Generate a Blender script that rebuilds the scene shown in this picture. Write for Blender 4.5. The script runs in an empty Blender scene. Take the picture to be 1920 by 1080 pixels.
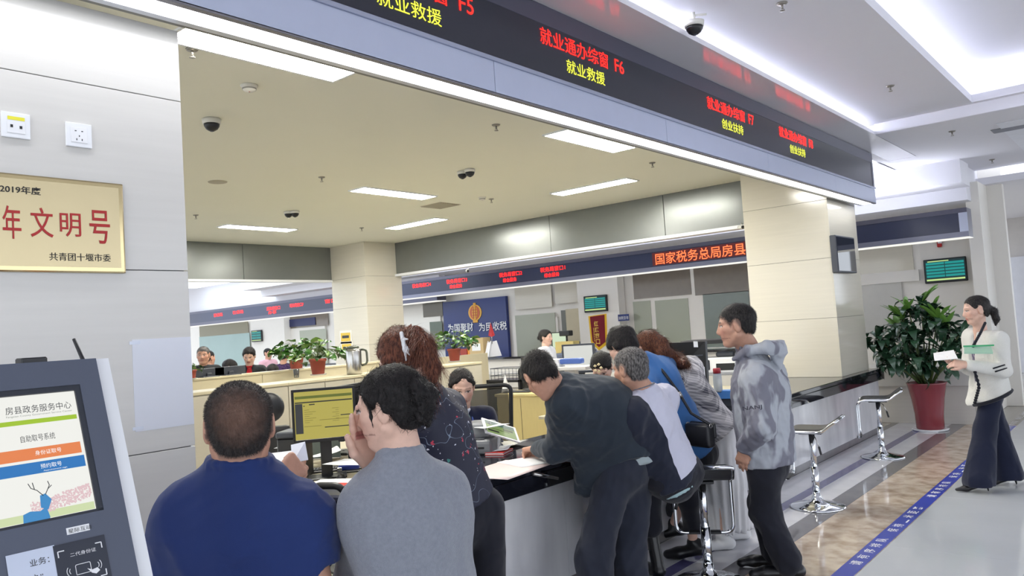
import bpy, bmesh, math, random
import numpy as np
from mathutils import Vector, Matrix
random.seed(7); np.random.seed(7)
scn = bpy.context.scene
COL = scn.collection
# ---------------------------------------------------------------- camera, world, exposure
FOC = 1462.7; EYE = 1.60
def _cam_axes(yaw, pitch, roll):
    f = np.array([-math.sin(yaw)*math.cos(pitch), math.cos(yaw)*math.cos(pitch), math.sin(pitch)])
    r = np.array([math.cos(yaw), math.sin(yaw), 0.0]); u = np.cross(r, f)
    r2 = r*math.cos(roll)+u*math.sin(roll); u2 = -r*math.sin(roll)+u*math.cos(roll)
    return np.stack([r2, u2, -f], 1)
CAM = _cam_axes(math.radians(39.909), math.radians(3.063), math.radians(-3.712))
cd = bpy.data.cameras.new('camera'); cd.sensor_width = 36; cd.lens = FOC/1920*36; cd.clip_end = 200; cd.clip_start = .05
cam = bpy.data.objects.new('camera', cd); COL.objects.link(cam)
cam.matrix_world = Matrix([[*CAM[i], (0, 0, EYE)[i]] for i in range(3)]+[[0, 0, 0, 1]])
scn.camera = cam
world = bpy.data.worlds.new('daylight'); scn.world = world; world.use_nodes = True
bg = world.node_tree.nodes['Background']; bg.inputs[0].default_value = (.86, .92, 1.0, 1); bg.inputs[1].default_value = 0.78
vs = scn.view_settings; vs.view_transform = 'Standard'; vs.look = 'None'; vs.gamma = 1; vs.use_curve_mapping = False
EXPO = 1.62; vs.exposure = EXPO
scn.cycles.max_bounces = 8; scn.cycles.diffuse_bounces = 4; scn.cycles.glossy_bounces = 3; scn.cycles.caustics_reflective = False; scn.cycles.caustics_refractive = False
def area(name, loc, size, power, col, rot=(0, 0, 0)):
    l = bpy.data.lights.new(name, 'AREA'); l.shape = 'RECTANGLE'; l.size, l.size_y = size; l.energy = power; l.color = col
    o = bpy.data.objects.new(name, l); COL.objects.link(o); o.location = loc; o.rotation_euler = rot
    return o

def W(px, py, d=None, X=None, Y=None, Z=None):
    """a point of the place seen in the photograph's direction (px,py), at a given distance or on a given plane"""
    v = CAM @ np.array([(px-960)/FOC, -(py-540)/FOC, -1.0]); c = np.array([0, 0, EYE])
    t = d if d is not None else X/v[0] if X is not None else Y/v[1] if Y is not None else (Z-EYE)/v[2]
    return Vector(c+v*t)

# ---------------------------------------------------------------- materials
def lin(c):
    if isinstance(c, str): c = [int(c[i:i+2], 16)/255 for i in (0, 2, 4)]
    elif max(c) > 1: c = [v/255 for v in c]
    return tuple(v/12.92 if v <= .04045 else ((v+.055)/1.055)**2.4 for v in c)
MATS = {}
def nd(nt, t, **kw):
    n = nt.nodes.new(t)
    for k, v in kw.items():
        if k.startswith('_'): setattr(n, k[1:], v)
        else: n.inputs[k].default_value = v
    return n
def mat(name, col, rough=.5, metal=0., spec=.5, var=.06, scale=8., bump=0., bscale=60., stretch=(1, 1, 1), emit=None, estr=0., alpha=1., trans=0., coat=0., col2=None, sharp=None, sheen=0., detail=4.):
    if name in MATS: return MATS[name]
    m = bpy.data.materials.new(name); m.use_nodes = True; nt = m.node_tree; L = nt.links.new
    b = nt.nodes['Principled BSDF']
    c = lin(col); c2 = lin(col2) if col2 is not None else tuple(max(0, v*(1-var*2)) for v in c)
    tc = nd(nt, 'ShaderNodeTexCoord'); mp = nd(nt, 'ShaderNodeMapping', Scale=stretch)
    L(tc.outputs['Object'], mp.inputs[0])
    nz = nd(nt, 'ShaderNodeTexNoise', Scale=scale, Detail=detail); L(mp.outputs[0], nz.inputs['Vector'])
    mx = nd(nt, 'ShaderNodeMix', _data_type='RGBA'); mx.inputs[6].default_value = (*c, 1); mx.inputs[7].default_value = (*c2, 1)
    if sharp:
        rp = nd(nt, 'ShaderNodeValToRGB'); rp.color_ramp.elements[0].position = sharp[0]; rp.color_ramp.elements[1].position = sharp[1]
        L(nz.outputs[0], rp.inputs[0]); L(rp.outputs[0], mx.inputs[0])
    else: L(nz.outputs[0], mx.inputs[0])
    L(mx.outputs[2], b.inputs['Base Color'])
    b.inputs['Roughness'].default_value = rough; b.inputs['Metallic'].default_value = metal
    b.inputs['Specular IOR Level'].default_value = spec; b.inputs['Coat Weight'].default_value = coat; b.inputs['Coat Roughness'].default_value = .05
    b.inputs['Sheen Weight'].default_value = sheen
    b.inputs['Transmission Weight'].default_value = trans
    if alpha < 1: b.inputs['Alpha'].default_value = alpha
    if emit is not None:
        b.inputs['Emission Color'].default_value = (*lin(emit), 1); b.inputs['Emission Strength'].default_value = estr
    if bump:
        bz = nd(nt, 'ShaderNodeTexNoise', Scale=bscale, Detail=5.); L(mp.outputs[0], bz.inputs['Vector'])
        bp = nd(nt, 'ShaderNodeBump', Strength=bump, Distance=.01); L(bz.outputs[0], bp.inputs['Height']); L(bp.outputs[0], b.inputs['Normal'])
    m['b'] = 1; MATS[name] = m
    return m
def glow(name, col, s, sample=False):
    if name in MATS: return MATS[name]
    m = mat(name, (20, 20, 20), emit=col, estr=s if sample else s/2**EXPO)
    if not sample: m.cycles.emission_sampling = 'NONE'
    return m

# ---------------------------------------------------------------- mesh helpers
def link(name, me, m, parent=None, smooth=False):
    o = bpy.data.objects.new(name, me); COL.objects.link(o)
    if m is not None and not me.materials: me.materials.append(m)
    if parent is not None: o.parent = parent
    if smooth: me.shade_smooth()
    return o
def root(name, label, cat, loc=(0, 0, 0), rz=0., group=None):
    o = bpy.data.objects.new(name, None); COL.objects.link(o); o.location = loc; o.rotation_euler = (0, 0, rz); o.empty_display_size = .1
    return tag(o, label, cat, group)
def tag(o, label, cat, group=None):
    o['label'] = label; o['category'] = cat
    if group: o['group'] = group
    return o
def struct(o, label=None):
    o['kind'] = 'structure'
    if label: o['label'] = label
    return o
def mesh(name, verts, faces):
    me = bpy.data.meshes.new(name); me.from_pydata([tuple(v) for v in verts], [], faces); me.update(); return me
def boxmesh(name, lo, hi, bev=0., seg=1):
    x0, y0, z0 = lo; x1, y1, z1 = hi
    bm = bmesh.new()
    v = [bm.verts.new(p) for p in ((x0, y0, z0), (x1, y0, z0), (x1, y1, z0), (x0, y1, z0), (x0, y0, z1), (x1, y0, z1), (x1, y1, z1), (x0, y1, z1))]
    for f in ((3, 2, 1, 0), (4, 5, 6, 7), (0, 1, 5, 4), (1, 2, 6, 5), (2, 3, 7, 6), (3, 0, 4, 7)): bm.faces.new([v[i] for i in f])
    if bev: bmesh.ops.bevel(bm, geom=bm.edges[:], offset=bev, segments=seg, affect='EDGES', profile=.6)
    me = bpy.data.meshes.new(name); bm.to_mesh(me); bm.free(); return me
def box(name, lo, hi, m, parent=None, bev=0., seg=1):
    lo2 = [min(a, b) for a, b in zip(lo, hi)]; hi2 = [max(a, b) for a, b in zip(lo, hi)]
    return link(name, boxmesh(name, lo2, hi2, bev, seg), m, parent)
def lathe(name, prof, m, parent=None, seg=24, loc=(0, 0, 0)):
    vs_, fs = [], []
    n = len(prof)
    for i in range(seg):
        a = 2*math.pi*i/seg
        for r, z in prof: vs_.append((loc[0]+r*math.cos(a), loc[1]+r*math.sin(a), loc[2]+z))
    for i in range(seg):
        j = (i+1) % seg
        for k in range(n-1): fs.append((i*n+k, j*n+k, j*n+k+1, i*n+k+1))
    fs.append([i*n+n-1 for i in range(seg)]); fs.append([i*n for i in range(seg)][::-1])
    return link(name, mesh(name, vs_, fs), m, parent, True)
def tube(name, pts, r, m, parent=None, seg=8, closed=False, flat=None):
    pts = [Vector(p) for p in pts]; n = len(pts); vs_, fs = [], []
    rs = r if hasattr(r, '__len__') else [r]*n
    ref = None
    for i, p in enumerate(pts):
        a = pts[(i-1) % n] if (closed or i > 0) else p; b = pts[(i+1) % n] if (closed or i < n-1) else p
        t = (b-a).normalized()
        if ref is None: ref = t.orthogonal().normalized()
        ref = (ref-t*ref.dot(t)).normalized(); u = t.cross(ref)
        for k in range(seg):
            w = 2*math.pi*k/seg; vs_.append(p+(ref*math.cos(w)+u*math.sin(w))*rs[i])
    for i in range(n if closed else n-1):
        j = (i+1) % n
        for k in range(seg): fs.append((i*seg+k, i*seg+(k+1) % seg, j*seg+(k+1) % seg, j*seg+k))
    if not closed: fs.append(list(range(seg))[::-1]); fs.append([(n-1)*seg+k for k in range(seg)])
    return link(name, mesh(name, vs_, fs), m, parent, True)
def arc(pts, n=6, r=.03):
    """round the corners of a polyline"""
    pts = [Vector(p) for p in pts]; out = [pts[0]]
    for i in range(1, len(pts)-1):
        a, b, c = pts[i-1], pts[i], pts[i+1]
        d1 = min(r, (a-b).length*.49); d2 = min(r, (c-b).length*.49)
        p = b+(a-b).normalized()*d1; q = b+(c-b).normalized()*d2
        for k in range(n+1):
            t = k/n; out.append(p*(1-t)**2+b*2*t*(1-t)+q*t*t)
    out.append(pts[-1]); return out
def slab(name, pts, thick, m, parent=None, n=None):
    """a polygon with thickness, extruded against its normal"""
    pts = [Vector(p) for p in pts]
    nn = n if n is not None else (pts[1]-pts[0]).cross(pts[2]-pts[0]).normalized()
    k = len(pts); v = pts+[p-Vector(nn)*thick for p in pts]
    f = [list(range(k)), list(range(2*k-1, k-1, -1))]+[((i+1) % k, i, k+i, k+(i+1) % k) for i in range(k)]
    return link(name, mesh(name, v, f), m, parent)
def frame(o, org, ex, ey):
    """put an object so that its local x,y lie along ex,ey at org"""
    ex = Vector(ex).normalized(); ey = Vector(ey).normalized(); ez = ex.cross(ey)
    o.matrix_world = Matrix(((ex.x, ey.x, ez.x, org[0]), (ex.y, ey.y, ez.y, org[1]), (ex.z, ey.z, ez.z, org[2]), (0, 0, 0, 1)))
    return o
_tc = {}
def text(name, s, org, ex, ey, h, m, parent=None, w=None, depth=.0015, bold=0., anchor='l'):
    """flat lettering: lower left corner at org, height h along ey, width w along ex"""
    key = (s, bold)
    if key not in _tc:
        cu = bpy.data.curves.new('lettering', 'FONT'); cu.body = s; cu.offset = bold; cu.resolution_u = 3
        ob = bpy.data.objects.new('lettering', cu); COL.objects.link(ob)
        bpy.context.view_layer.update()
        me = bpy.data.meshes.new_from_object(ob.evaluated_get(bpy.context.evaluated_depsgraph_get()))
        bpy.data.objects.remove(ob); bpy.data.curves.remove(cu)
        c = np.empty(len(me.vertices)*3); me.vertices.foreach_get('co', c); c = c.reshape(-1, 3)
        c[:, :2] -= c[:, :2].min(0); _tc[key] = (c, [tuple(p.vertices) for p in me.polygons]); bpy.data.meshes.remove(me)
    c, fs = _tc[key]; ext = c.max(0)
    sx = (w/ext[0]) if w else h/ext[1]; sy = h/ext[1]
    v = np.column_stack([c[:, 0]*sx, c[:, 1]*sy, np.full(len(c), depth)])
    me = mesh(name, v, fs); wd = ext[0]*sx
    o = link(name, me, m)
    org = Vector(org); e = Vector(ex).normalized()
    if anchor == 'c': org = org-e*wd/2
    if anchor == 'r': org = org-e*wd
    frame(o, org, ex, ey)
    if parent is not None: o.parent = parent; o.matrix_parent_inverse = parent.matrix_basis.inverted()
    return o
def adopt(parent, *obs):
    for o in obs: o.parent = parent; o.matrix_parent_inverse = parent.matrix_basis.inverted()
    return obs[0]
def copy_tree(o, parent=None):
    c = o.copy(); COL.objects.link(c); c.parent = parent
    for ch in o.children: copy_tree(ch, c)
    return c
YP = (0, 1, 0); XP = (1, 0, 0); ZP = (0, 0, 1)

# ---------------------------------------------------------------- palette
CREAM = mat('cream_stone', (212, 206, 190), .12, spec=.5, var=.05, scale=3, stretch=(.6, .6, 14), detail=6)
WHITESTONE = mat('pale_stone', (212, 209, 204), .14, var=.05, scale=3, stretch=(.6, .6, 14), detail=6)
PLASTER = mat('ceiling_paint', (230, 229, 236), .8, var=.01)
PLASTER_IN = mat('office_ceiling_paint', (231, 229, 214), .85, var=.015, scale=2)
GREYPANEL = mat('grey_metal_panel', (128, 131, 129), .26, .45, var=.04)
FASCIA = mat('blue_grey_aluminium', (188, 195, 218), .3, .15, var=.03)
FASCIADK = mat('dark_aluminium', (92, 92, 108), .35, .5, var=.03)
SCREEN = mat('led_board_black', (44, 46, 58), .3, spec=.5, var=.06)
BLACK = mat('black_plastic', (26, 27, 31), .4, var=.05)
DKGREY = mat('charcoal_plastic', (58, 62, 72), .45, var=.04)
CHROME = mat('chrome', (225, 228, 232), .06, 1., var=.0)
STEEL = mat('brushed_steel', (190, 188, 184), .25, 1., var=.05, stretch=(20, 20, 1))
WHITEP = mat('white_plastic', (232, 233, 236), .35, var=.01)
PAPER = mat('paper', (238, 238, 240), .8, var=.015)
BLUEPAPER = mat('bluish_paper', (226, 229, 238), .8, var=.01)
LIGHT = glow('panel_diffuser', (255, 252, 242), 27.0, True)
STRIP = glow('strip_diffuser', (248, 250, 255), 3.6, True)
LEDRED = glow('led_red', (255, 20, 10), 5)
LEDYEL = glow('led_yellow', (238, 246, 60), 1.9)
LEDORG = glow('led_orange', (255, 110, 60), 1.9)
MARBLE_DK = mat('black_marble', (24, 25, 33), .06, spec=.6, col2=(52, 54, 66), scale=5, sharp=(.52, .75), detail=10)
MARBLE_GR = mat('grey_marble', (228, 228, 230), .1, col2=(186, 187, 192), scale=2.6, stretch=(1, 1.6, .5), sharp=(.3, .8), detail=9)
BLUE = mat('deep_blue_board', (22, 44, 112), .35, var=.03)
DARKWIN = mat('dark_window_glass', (126, 116, 104), .15, var=.1)
FROST = mat('frosted_green_glass', (168, 172, 154), .3, var=.08, scale=1.5)
FROST2 = mat('frosted_aqua_glass', (150, 176, 172), .3, var=.1, scale=1.5)
WALLW = mat('warm_white_wall', (230, 226, 219), .5, var=.02)
TEAL = glow('teal_screen', (20, 165, 160), .75)
# ================================================================ THE SETTING
# ---- floor with its slabs
FL_HALL = mat('hall_marble', (208, 212, 216), .07, spec=.55, col2=(194, 198, 202), scale=2.2, detail=8)
FL_BROWN = mat('brown_marble', (210, 194, 176), .08, spec=.55, col2=(158, 136, 118), scale=7, sharp=(.4, .68), detail=9)
FL_GREY = mat('grey_marble_strip', (134, 132, 134), .08, spec=.55, col2=(104, 102, 106), scale=6, detail=8)
FL_WHITE = mat('white_marble_strip', (226, 226, 230), .08, spec=.55, col2=(196, 196, 202), scale=4, detail=8)
FL_PURP = mat('purple_marble_strip', (104, 100, 150), .08, spec=.55, col2=(92, 90, 128), scale=4, detail=6)
FL_IN = mat('office_floor', (170, 165, 155), .2, var=.04)
floor = struct(box('floor', (-34, -5, -.08), (9, 26, -.004), FL_IN), 'polished stone floor of the hall')
def strip(x0, x1, m, y0, y1, step, name):
    y = y0; me = boxmesh(name, (-(x1-x0)/2+.0008, -step/2+.0008, -.02), ((x1-x0)/2-.0008, step/2-.0008, 0), .0006)
    me.materials.append(m)
    while y < y1-.01:
        o = bpy.data.objects.new(name, me); COL.objects.link(o); o.location = ((x0+x1)/2, y+step/2, 0); o.parent = floor
        y += step
strip(-3.02, -2.93, FL_GREY, .4, 12.4, 1.2, 'border_slab')
strip(-2.93, -2.62, FL_WHITE, .4, 11.2, .8, 'pale_slab')
strip(-2.62, -2.52, FL_PURP, .4, 11.2, .8, 'purple_slab')
strip(-2.52, -2.30, FL_WHITE, .4, 11.2, .8, 'pale_slab')
strip(-2.30, -2.13, FL_GREY, .4, 11.2, .8, 'grey_slab')
strip(-2.13, -1.57, FL_BROWN, .4, 11.6, .8, 'brown_slab')
for i in range(5): strip(-1.57+.8*i, -.77+.8*i, FL_HALL, -.8, 13.6, .8, 'hall_slab')
tape = root('floor_tape', 'blue queue line tape printed with white characters on the floor', 'tape')
TAPEM = mat('blue_tape', (46, 66, 176), .3, var=.04)
box('tape_strip', (-1.69, .5, 0), (-1.575, 11.5, .0015), TAPEM, tape)
y = 5.05
for k in range(4):
    for s, dy in (('请有序排队', 0), ('保持一米距离', .86)):
        for i, ch in enumerate(s):
            text('character', ch, (-1.665, y+dy+i*.145+.05, .0017), (0, 1, 0), (-1, 0, 0), .07 if ch != '一' else .012, PAPER, tape, w=.085, depth=.0004, bold=.01)
    y += 2.05
# shift the character rows so that they sit in the middle of the tape
for c in tape.children:
    if c.name.startswith('character'): c.location.x = -1.6 if c.dimensions.y > .02 or c.dimensions.x > .02 else -1.6

# ---- pillars with their stone panels
def pillar(name, x0, x1, y0, y1, z1, m, zj, label, ygap=()):
    p = struct(box(name, (x0+.012, y0+.012, 0), (x1-.012, y1-.012, z1), DKGREY), label)
    zs = [0]+list(zj)+[z1]
    for a, b in zip(zs, zs[1:]):
        for lo, hi in (((x1-.012, y0, a+.0015), (x1, y1, b-.0015)), ((x0, y0, a+.0015), (x1-.012, y0+.012, b-.0015)),
                       ((x0, y0+.012, a+.0015), (x0+.012, y1, b-.0015)), ((x0, y1-.012, a+.0015), (x1-.012, y1, b-.0015))):
            box('stone_panel', lo, hi, m, p, .0015)
    return p
pillar('wall_pillar_near', -3.95, -2.95, -.6, 1.54, 2.885, WHITESTONE, (.55, 1.23, 1.915, 2.595), 'pale stone pillar with the gold plaque')
pillar('wall_pillar_far', -3.98, -2.95, 9.36, 10.42, 3.38, CREAM, (.81, 1.5, 2.2, 2.885), 'cream stone pillar at the far end of the counter')
pillar('wall_pillar_corner', -12.1, -11.1, 9.15, 10.02, 3.38, CREAM, (.81, 1.5, 2.2, 2.75), 'cream stone pillar at the back corner of the office')

# ---- ceilings
ci = struct(box('ceiling', (-12.25, -5, 3.38), (-2.9, 10.1, 3.46), PLASTER_IN), 'warm white office ceiling')
ZC = 3.52
ch = struct(box('ceiling_hall', (-2.35, 9.35, ZC), (9, 11.2, ZC+.1), PLASTER), 'white hall ceiling')
box('ledge', (-2.69, -5, ZC), (-2.36, 11.2, ZC+.04), mat('satin_white', (222, 220, 224), .14, var=.01), ch)
box('riser', (-2.36, 9.335, ZC+.002), (9, 9.349, ZC+.12), PLASTER, ch)
box('cove_ceiling', (-2.69, -5, ZC+.12), (-1.38, 9.4, ZC+.2), PLASTER, ch)
box('cove_ceiling', (-1.38, 9.25, ZC+.12), (9, 9.4, ZC+.2), PLASTER, ch)
box('recess_side', (-1.72, -5, ZC+.2), (-1.68, 9.5, ZC+.5), PLASTER, ch)
box('recess_end', (-1.7, 9.5, ZC+.2), (9, 9.54, ZC+.5), PLASTER, ch)
box('recess_floor', (-1.38, 9.4, ZC+.12), (9, 9.54, ZC+.2), PLASTER, ch)
box('recess_ceiling', (-1.72, -5, ZC+.5), (9, 9.54, ZC+.6), PLASTER, ch)
box('cove_back', (-2.72, -5, ZC), (-2.69, 10.4, ZC+.2), PLASTER, ch)
box('corridor_ceiling', (-34, 10.1, 3.72), (-2.8, 13.2, 3.8), PLASTER, ch)
box('corridor_step', (-2.82, 10.42, ZC), (-2.69, 11.2, 3.8), PLASTER, ch)
box('far_ceiling', (-2.82, 11.2, ZC), (9, 13.4, ZC+.1), PLASTER, ch)
box('far_ceiling_edge', (-2.84, 11.2, ZC), (-2.80, 13.2, 3.8), PLASTER, ch)
box('far_end_ceiling', (-3.4, 13.4, 3.3), (9, 24, 3.4), PLASTER, ch)
box('cove_strip', (-2.66, -3, ZC+.05), (-2.62, 9.2, ZC+.07), glow('cove_led', (235, 240, 255), 12, True), ch)
box('recess_strip', (-1.62, -3, ZC+.21), (-1.54, 9.4, ZC+.23), glow('recess_led', (235, 240, 255), 2.6, True), ch)
box('recess_strip', (-1.4, 9.43, ZC+.21), (6, 9.5, ZC+.23), glow('recess_led', (235, 240, 255), 2.6, True), ch)
# stepped cornice on the wall behind the far display, washed by a strip on top of it
COR = mat('satin_white', (222, 220, 224), .22)
cn = struct(box('trim_1', (-20, 12.6, 3.02), (-2.05, 13.6, 3.7), PLASTER), 'white stepped cornice above the far display')
box('cornice_step', (-20, 12.0, 3.2), (-2.0, 12.6, 3.7), PLASTER, cn)
box('cornice_light', (-13, 11.8, 2.811), (-2.3, 11.88, 2.818), glow('cove_led', (235, 240, 255), 12, True), cn)

# ---- bulkheads, panel by panel
bk = struct(box('wall_bulkhead_back', (-12.1, 9.93, 2.79), (-3.9, 9.99, 3.38), DKGREY), 'grey metal bulkhead along the back of the office')
xs = [W(747, 455, Y=9.9).x-.3, W(1030, 420, Y=9.9).x, W(1244, 390, Y=9.9).x, -3.9]
for a, b in zip(xs, xs[1:]): box('metal_panel', (a+.003, 9.9, 2.79), (b-.003, 9.93, 3.38), GREYPANEL, bk, .003)
box('white_lip', (-12.1, 9.86, 2.745), (-3.9, 10.05, 2.79), WHITEP, bk)
bl = struct(box('wall_bulkhead_side', (-12.19, -5, 2.76), (-12.13, 9.2, 3.38), DKGREY), 'grey metal bulkhead along the left of the office')
ys = [3.0, W(456, 490, X=-12.1).y, 9.15]
for a, b in zip(ys, ys[1:]): box('metal_panel', (-12.13, a+.003, 2.76), (-12.1, b-.003, 3.38), GREYPANEL, bl, .003)
box('white_lip', (-12.25, -5, 2.72), (-12.07, 9.15, 2.76), WHITEP, bl)

# ---- overhead display fascia
FX = -2.69
fa = root('overhead_display', 'long overhead display board with red and yellow window names above the counter', 'display board', (FX, 10.42, 2.885))
def fbox(n, lo, hi, m, b=0.): 
    o = box(n, lo, hi, m, None, b); return adopt(fa, o)
fbox('housing', (-2.895, -5, 2.9), (-2.70, 10.40, 3.50), FASCIADK)
fbox('top_trim', (-2.70, -5, 3.395), (FX, 10.42, 3.515), FASCIADK, .002)
fbox('display_panel', (-2.705, -5, 3.085), (FX-.004, 10.36, 3.395), SCREEN)
fbox('end_trim', (-2.705, 10.36, 3.085), (FX, 10.42, 3.395), FASCIADK, .002)
fbox('lower_trim', (-2.705, -5, 3.062), (FX+.012, 10.42, 3.085), mat('pale_trim', (176, 182, 204), .25, .4), .002)
yy = [-5, .4, W(928, 150, X=FX).y]
while yy[-1] < 10.3: yy.append(min(10.42, yy[-1]+1.9))
for a, b in zip(yy, yy[1:]): fbox('metal_panel', (-2.705, a+.002, 2.885), (FX, b-.002, 3.062), FASCIA, .0015)
fbox('soffit_edge', (-2.72, -5, 2.878), (FX, 10.42, 2.89), mat('grey_lip', (126, 124, 130), .4, .3))
fbox('light_strip', (-2.83, -5, 2.884), (-2.722, 10.36, 2.892), STRIP)
fbox('inner_rail', (-2.866, -5, 2.876), (-2.83, 10.38, 2.9), mat('rail_grey', (205, 207, 214), .3, .3))
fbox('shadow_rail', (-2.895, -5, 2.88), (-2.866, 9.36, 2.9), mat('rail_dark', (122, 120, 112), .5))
def led(s, pl, pr, yl, yr, m, hh):
    """a red or yellow line between two points of the board"""
    a = W(*pl, X=FX); b = W(*pr, X=FX)
    text('led_characters', s, (FX-.003, a.y, hh[0]), YP, ZP, hh[1]-hh[0], m, fa, w=b.y-a.y, depth=.002)
Zr = (3.272, 3.375); Zy = (3.15, 3.235)
y6 = W(1014, 75, X=FX).y; w6 = W(1170, 130, X=FX).y-y6
for i, (yc, l2) in enumerate((( W(888, 15, X=FX).y-w6, '就业救援'), (y6, '就业救援'), (W(1327, 200, X=FX).y, '创业扶持'), (W(1462, 255, X=FX).y, '创业扶持'))):
    wc = w6*.79
    text('led_characters', '就业通办综窗', (FX-.003, yc, Zr[0]), YP, ZP, Zr[1]-Zr[0], LEDRED, fa, w=wc, depth=.002)
    text('led_characters', 'F%d' % (5+i), (FX-.003, yc+wc+w6*.09, Zr[0]+.005), YP, ZP, Zr[1]-Zr[0]-.015, LEDRED, fa, w=w6*.12, depth=.002)
    text('led_characters', l2, (FX-.003, yc+w6*.27, Zy[0]), YP, ZP, Zy[1]-Zy[0], LEDYEL, fa, w=w6*.46, depth=.002)

# ---- far offices: back walls, windows, boards
YW = 13.6
bw = struct(box('wall_back', (-16, YW, 0), (-1.75, YW+.15, 3.72), WALLW), 'warm white wall behind the far counter')
def wq(name, p, q, m, y=YW, th=.03, parent=None, bev=0.):
    a = W(*p, Y=y); b = W(*q, Y=y)
    return box(name, (a.x, y-th, a.z), (b.x, y, b.z), m, parent, bev)
# windows and their panes
w1 = struct(wq('window_1', (1186, 517), (1412, 660), WALLW, th=.05), 'white framed office window behind the far counter')
wq('pane', (1186, 512), (1297, 552), DARKWIN, YW-.05, .012, w1); wq('pane', (1300, 500), (1412, 545), DARKWIN, YW-.05, .012, w1)
wq('pane', (1187, 566), (1226, 652), FROST, YW-.05, .012, w1); wq('pane', (1228, 564), (1297, 650), FROST, YW-.05, .012, w1)
wq('pane', (1318, 552), (1412, 655), mat('grey_glass', (120, 130, 124), .2), YW-.05, .012, w1)
w2 = struct(wq('window_2', (963, 600), (1054, 690), WALLW, th=.05), 'frosted office window beside the blue board')
wq('pane', (965, 540), (1036, 575), CREAM, YW-.05, .012, w2); wq('pane', (1040, 533), (1088, 566), CREAM, YW-.05, .012, w2)
wq('pane', (966, 592), (1046, 668), FROST, YW-.05, .012, w2)
d1 = struct(wq('door_1', (1054, 582), (1094, 700), mat('dark_frame', (110, 112, 104), .4), th=.05), 'beige office door beside the frosted window')
wq('door_leaf', (1061, 580), (1092, 640), mat('beige_door', (196, 186, 158), .4), YW-.05, .02, d1)
w3 = struct(wq('window_3', (792, 572), (832, 655), WALLW, th=.05), 'dark office window left of the blue board')
wq('pane', (793, 570), (831, 592), mat('brown_glass', (92, 84, 66), .2), YW-.05, .012, w3); wq('pane', (806, 604), (832, 655), mat('green_glass', (88, 100, 84), .2), YW-.05, .012, w3)
w4 = struct(wq('window_4', (1590, 470), (1716, 520), CREAM, th=.03), 'beige wall panel behind the tall plant')
wq('rail', (1590, 517), (1725, 526), WALLW, YW-.03, .03, w4); wq('pane', (1590, 534), (1700, 640), mat('pale_glass', (198, 196, 190), .3), YW-.03, .012, w4)
# blue board with emblem and motto
bb = root('blue_backdrop', 'deep blue backdrop board with lantern emblem and white motto', 'sign', W(897, 665, Y=YW-.1))
adopt(bb, wq('board', (834, 567), (961, 700), BLUE, YW-.02, .08))
yb = YW-.1; c0 = W(891, 586, Y=yb)
GOLD = mat('emblem_gold', (232, 172, 50), .35, var=.05); ORANGE = mat('emblem_red', (205, 92, 40), .35)
def disc(name, cx, cz, rx, rz, m, y0, th, n=28, parent=None):
    o = slab(name, [(cx+rx*math.cos(2*math.pi*i/n), y0, cz+rz*math.sin(2*math.pi*i/n)) for i in range(n)], th, m, None, (0, -1, 0)); adopt(parent, o); return o
disc('emblem_body', c0.x, c0.z, .21, .19, GOLD, yb-.012, .02, parent=bb)
disc('emblem_field', c0.x, c0.z, .155, .165, ORANGE, yb-.018, .02, parent=bb)
disc('emblem_core', c0.x, c0.z, .085, .17, GOLD, yb-.024, .02, parent=bb)
for dx in (-.035, .035): adopt(bb, box('emblem_rib', (c0.x+dx-.008, yb-.03, c0.z-.14), (c0.x+dx+.008, yb-.024, c0.z+.14), ORANGE))
for dz in (-.06, .0, .06): adopt(bb, box('emblem_bar', (c0.x-.075, yb-.03, c0.z+dz-.008), (c0.x+.075, yb-.024, c0.z+dz+.008), ORANGE))
adopt(bb, box('emblem_foot', (c0.x-.08, yb-.02, c0.z-.24), (c0.x+.08, yb-.0, c0.z-.17), GOLD, None, .01)); adopt(bb, box('emblem_top', (c0.x-.045, yb-.02, c0.z+.17), (c0.x+.045, yb, c0.z+.23), GOLD, None, .01))
for s, xa, xb, yl in (('为国聚财', 841, 888, 622), ('为民收税', 899, 951, 620)):
    a = W(xa, yl, Y=yb); b = W(xb, yl-6, Y=yb)
    text('motto', s, (a.x, yb-.003, a.z-.02), XP, ZP, .2, WHITEP, bb, w=b.x-a.x, depth=.012, bold=.012)
# lit pillar with screen, pennant and sign
pl = struct(wq('wall_pier', (1093, 520), (1183, 715), WALLW, YW-.02, .25), 'white pier with the green queue screen')
yp = YW-.27
def tv(name, p, q, y, label, rows=6):
    a = W(*p, Y=y); b = W(*q, Y=y)
    t = root(name, label, 'screen', ((a.x+b.x)/2, y, b.z)); dx = (b.x-a.x); dz = a.z-b.z
    adopt(t, box('casing', (a.x, y-.05, b.z), (b.x, y, a.z), BLACK, None, .008))
    adopt(t, box('screen_glass', (a.x+.02, y-.054, b.z+.03), (b.x-.02, y-.05, a.z-.02), glow('screen_dark_teal', (10, 60, 66), .6)))
    for i in range(rows-1):
        z1 = a.z-.055-(dz-.13)*i/(rows-1); z0 = z1-(dz-.13)/(rows-1)*.72
        for u0, u1 in ((.06, .49), (.51, .95)): adopt(t, box('row', (a.x+dx*u0, y-.0555, z0), (a.x+dx*u1, y-.054, z1), TEAL))
    adopt(t, box('ticker', (a.x+.03, y-.0555, b.z+.036), (b.x-.03, y-.054, b.z+.062), glow('ticker_green', (205, 235, 150), .9)))
    adopt(t, box('header', (a.x+dx*.1, y-.0555, a.z-.045), (a.x+dx*.6, y-.054, a.z-.03), glow('ticker_green', (205, 235, 150), .9)))
    return t
tv('queue_screen', (1096, 556), (1141, 583), yp, 'green queue screen hung above the red pennant')
pn = root('pennant', 'dark red velvet pennant with yellow fringe and gold characters', 'pennant', W(1121, 652, Y=yp))
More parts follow.
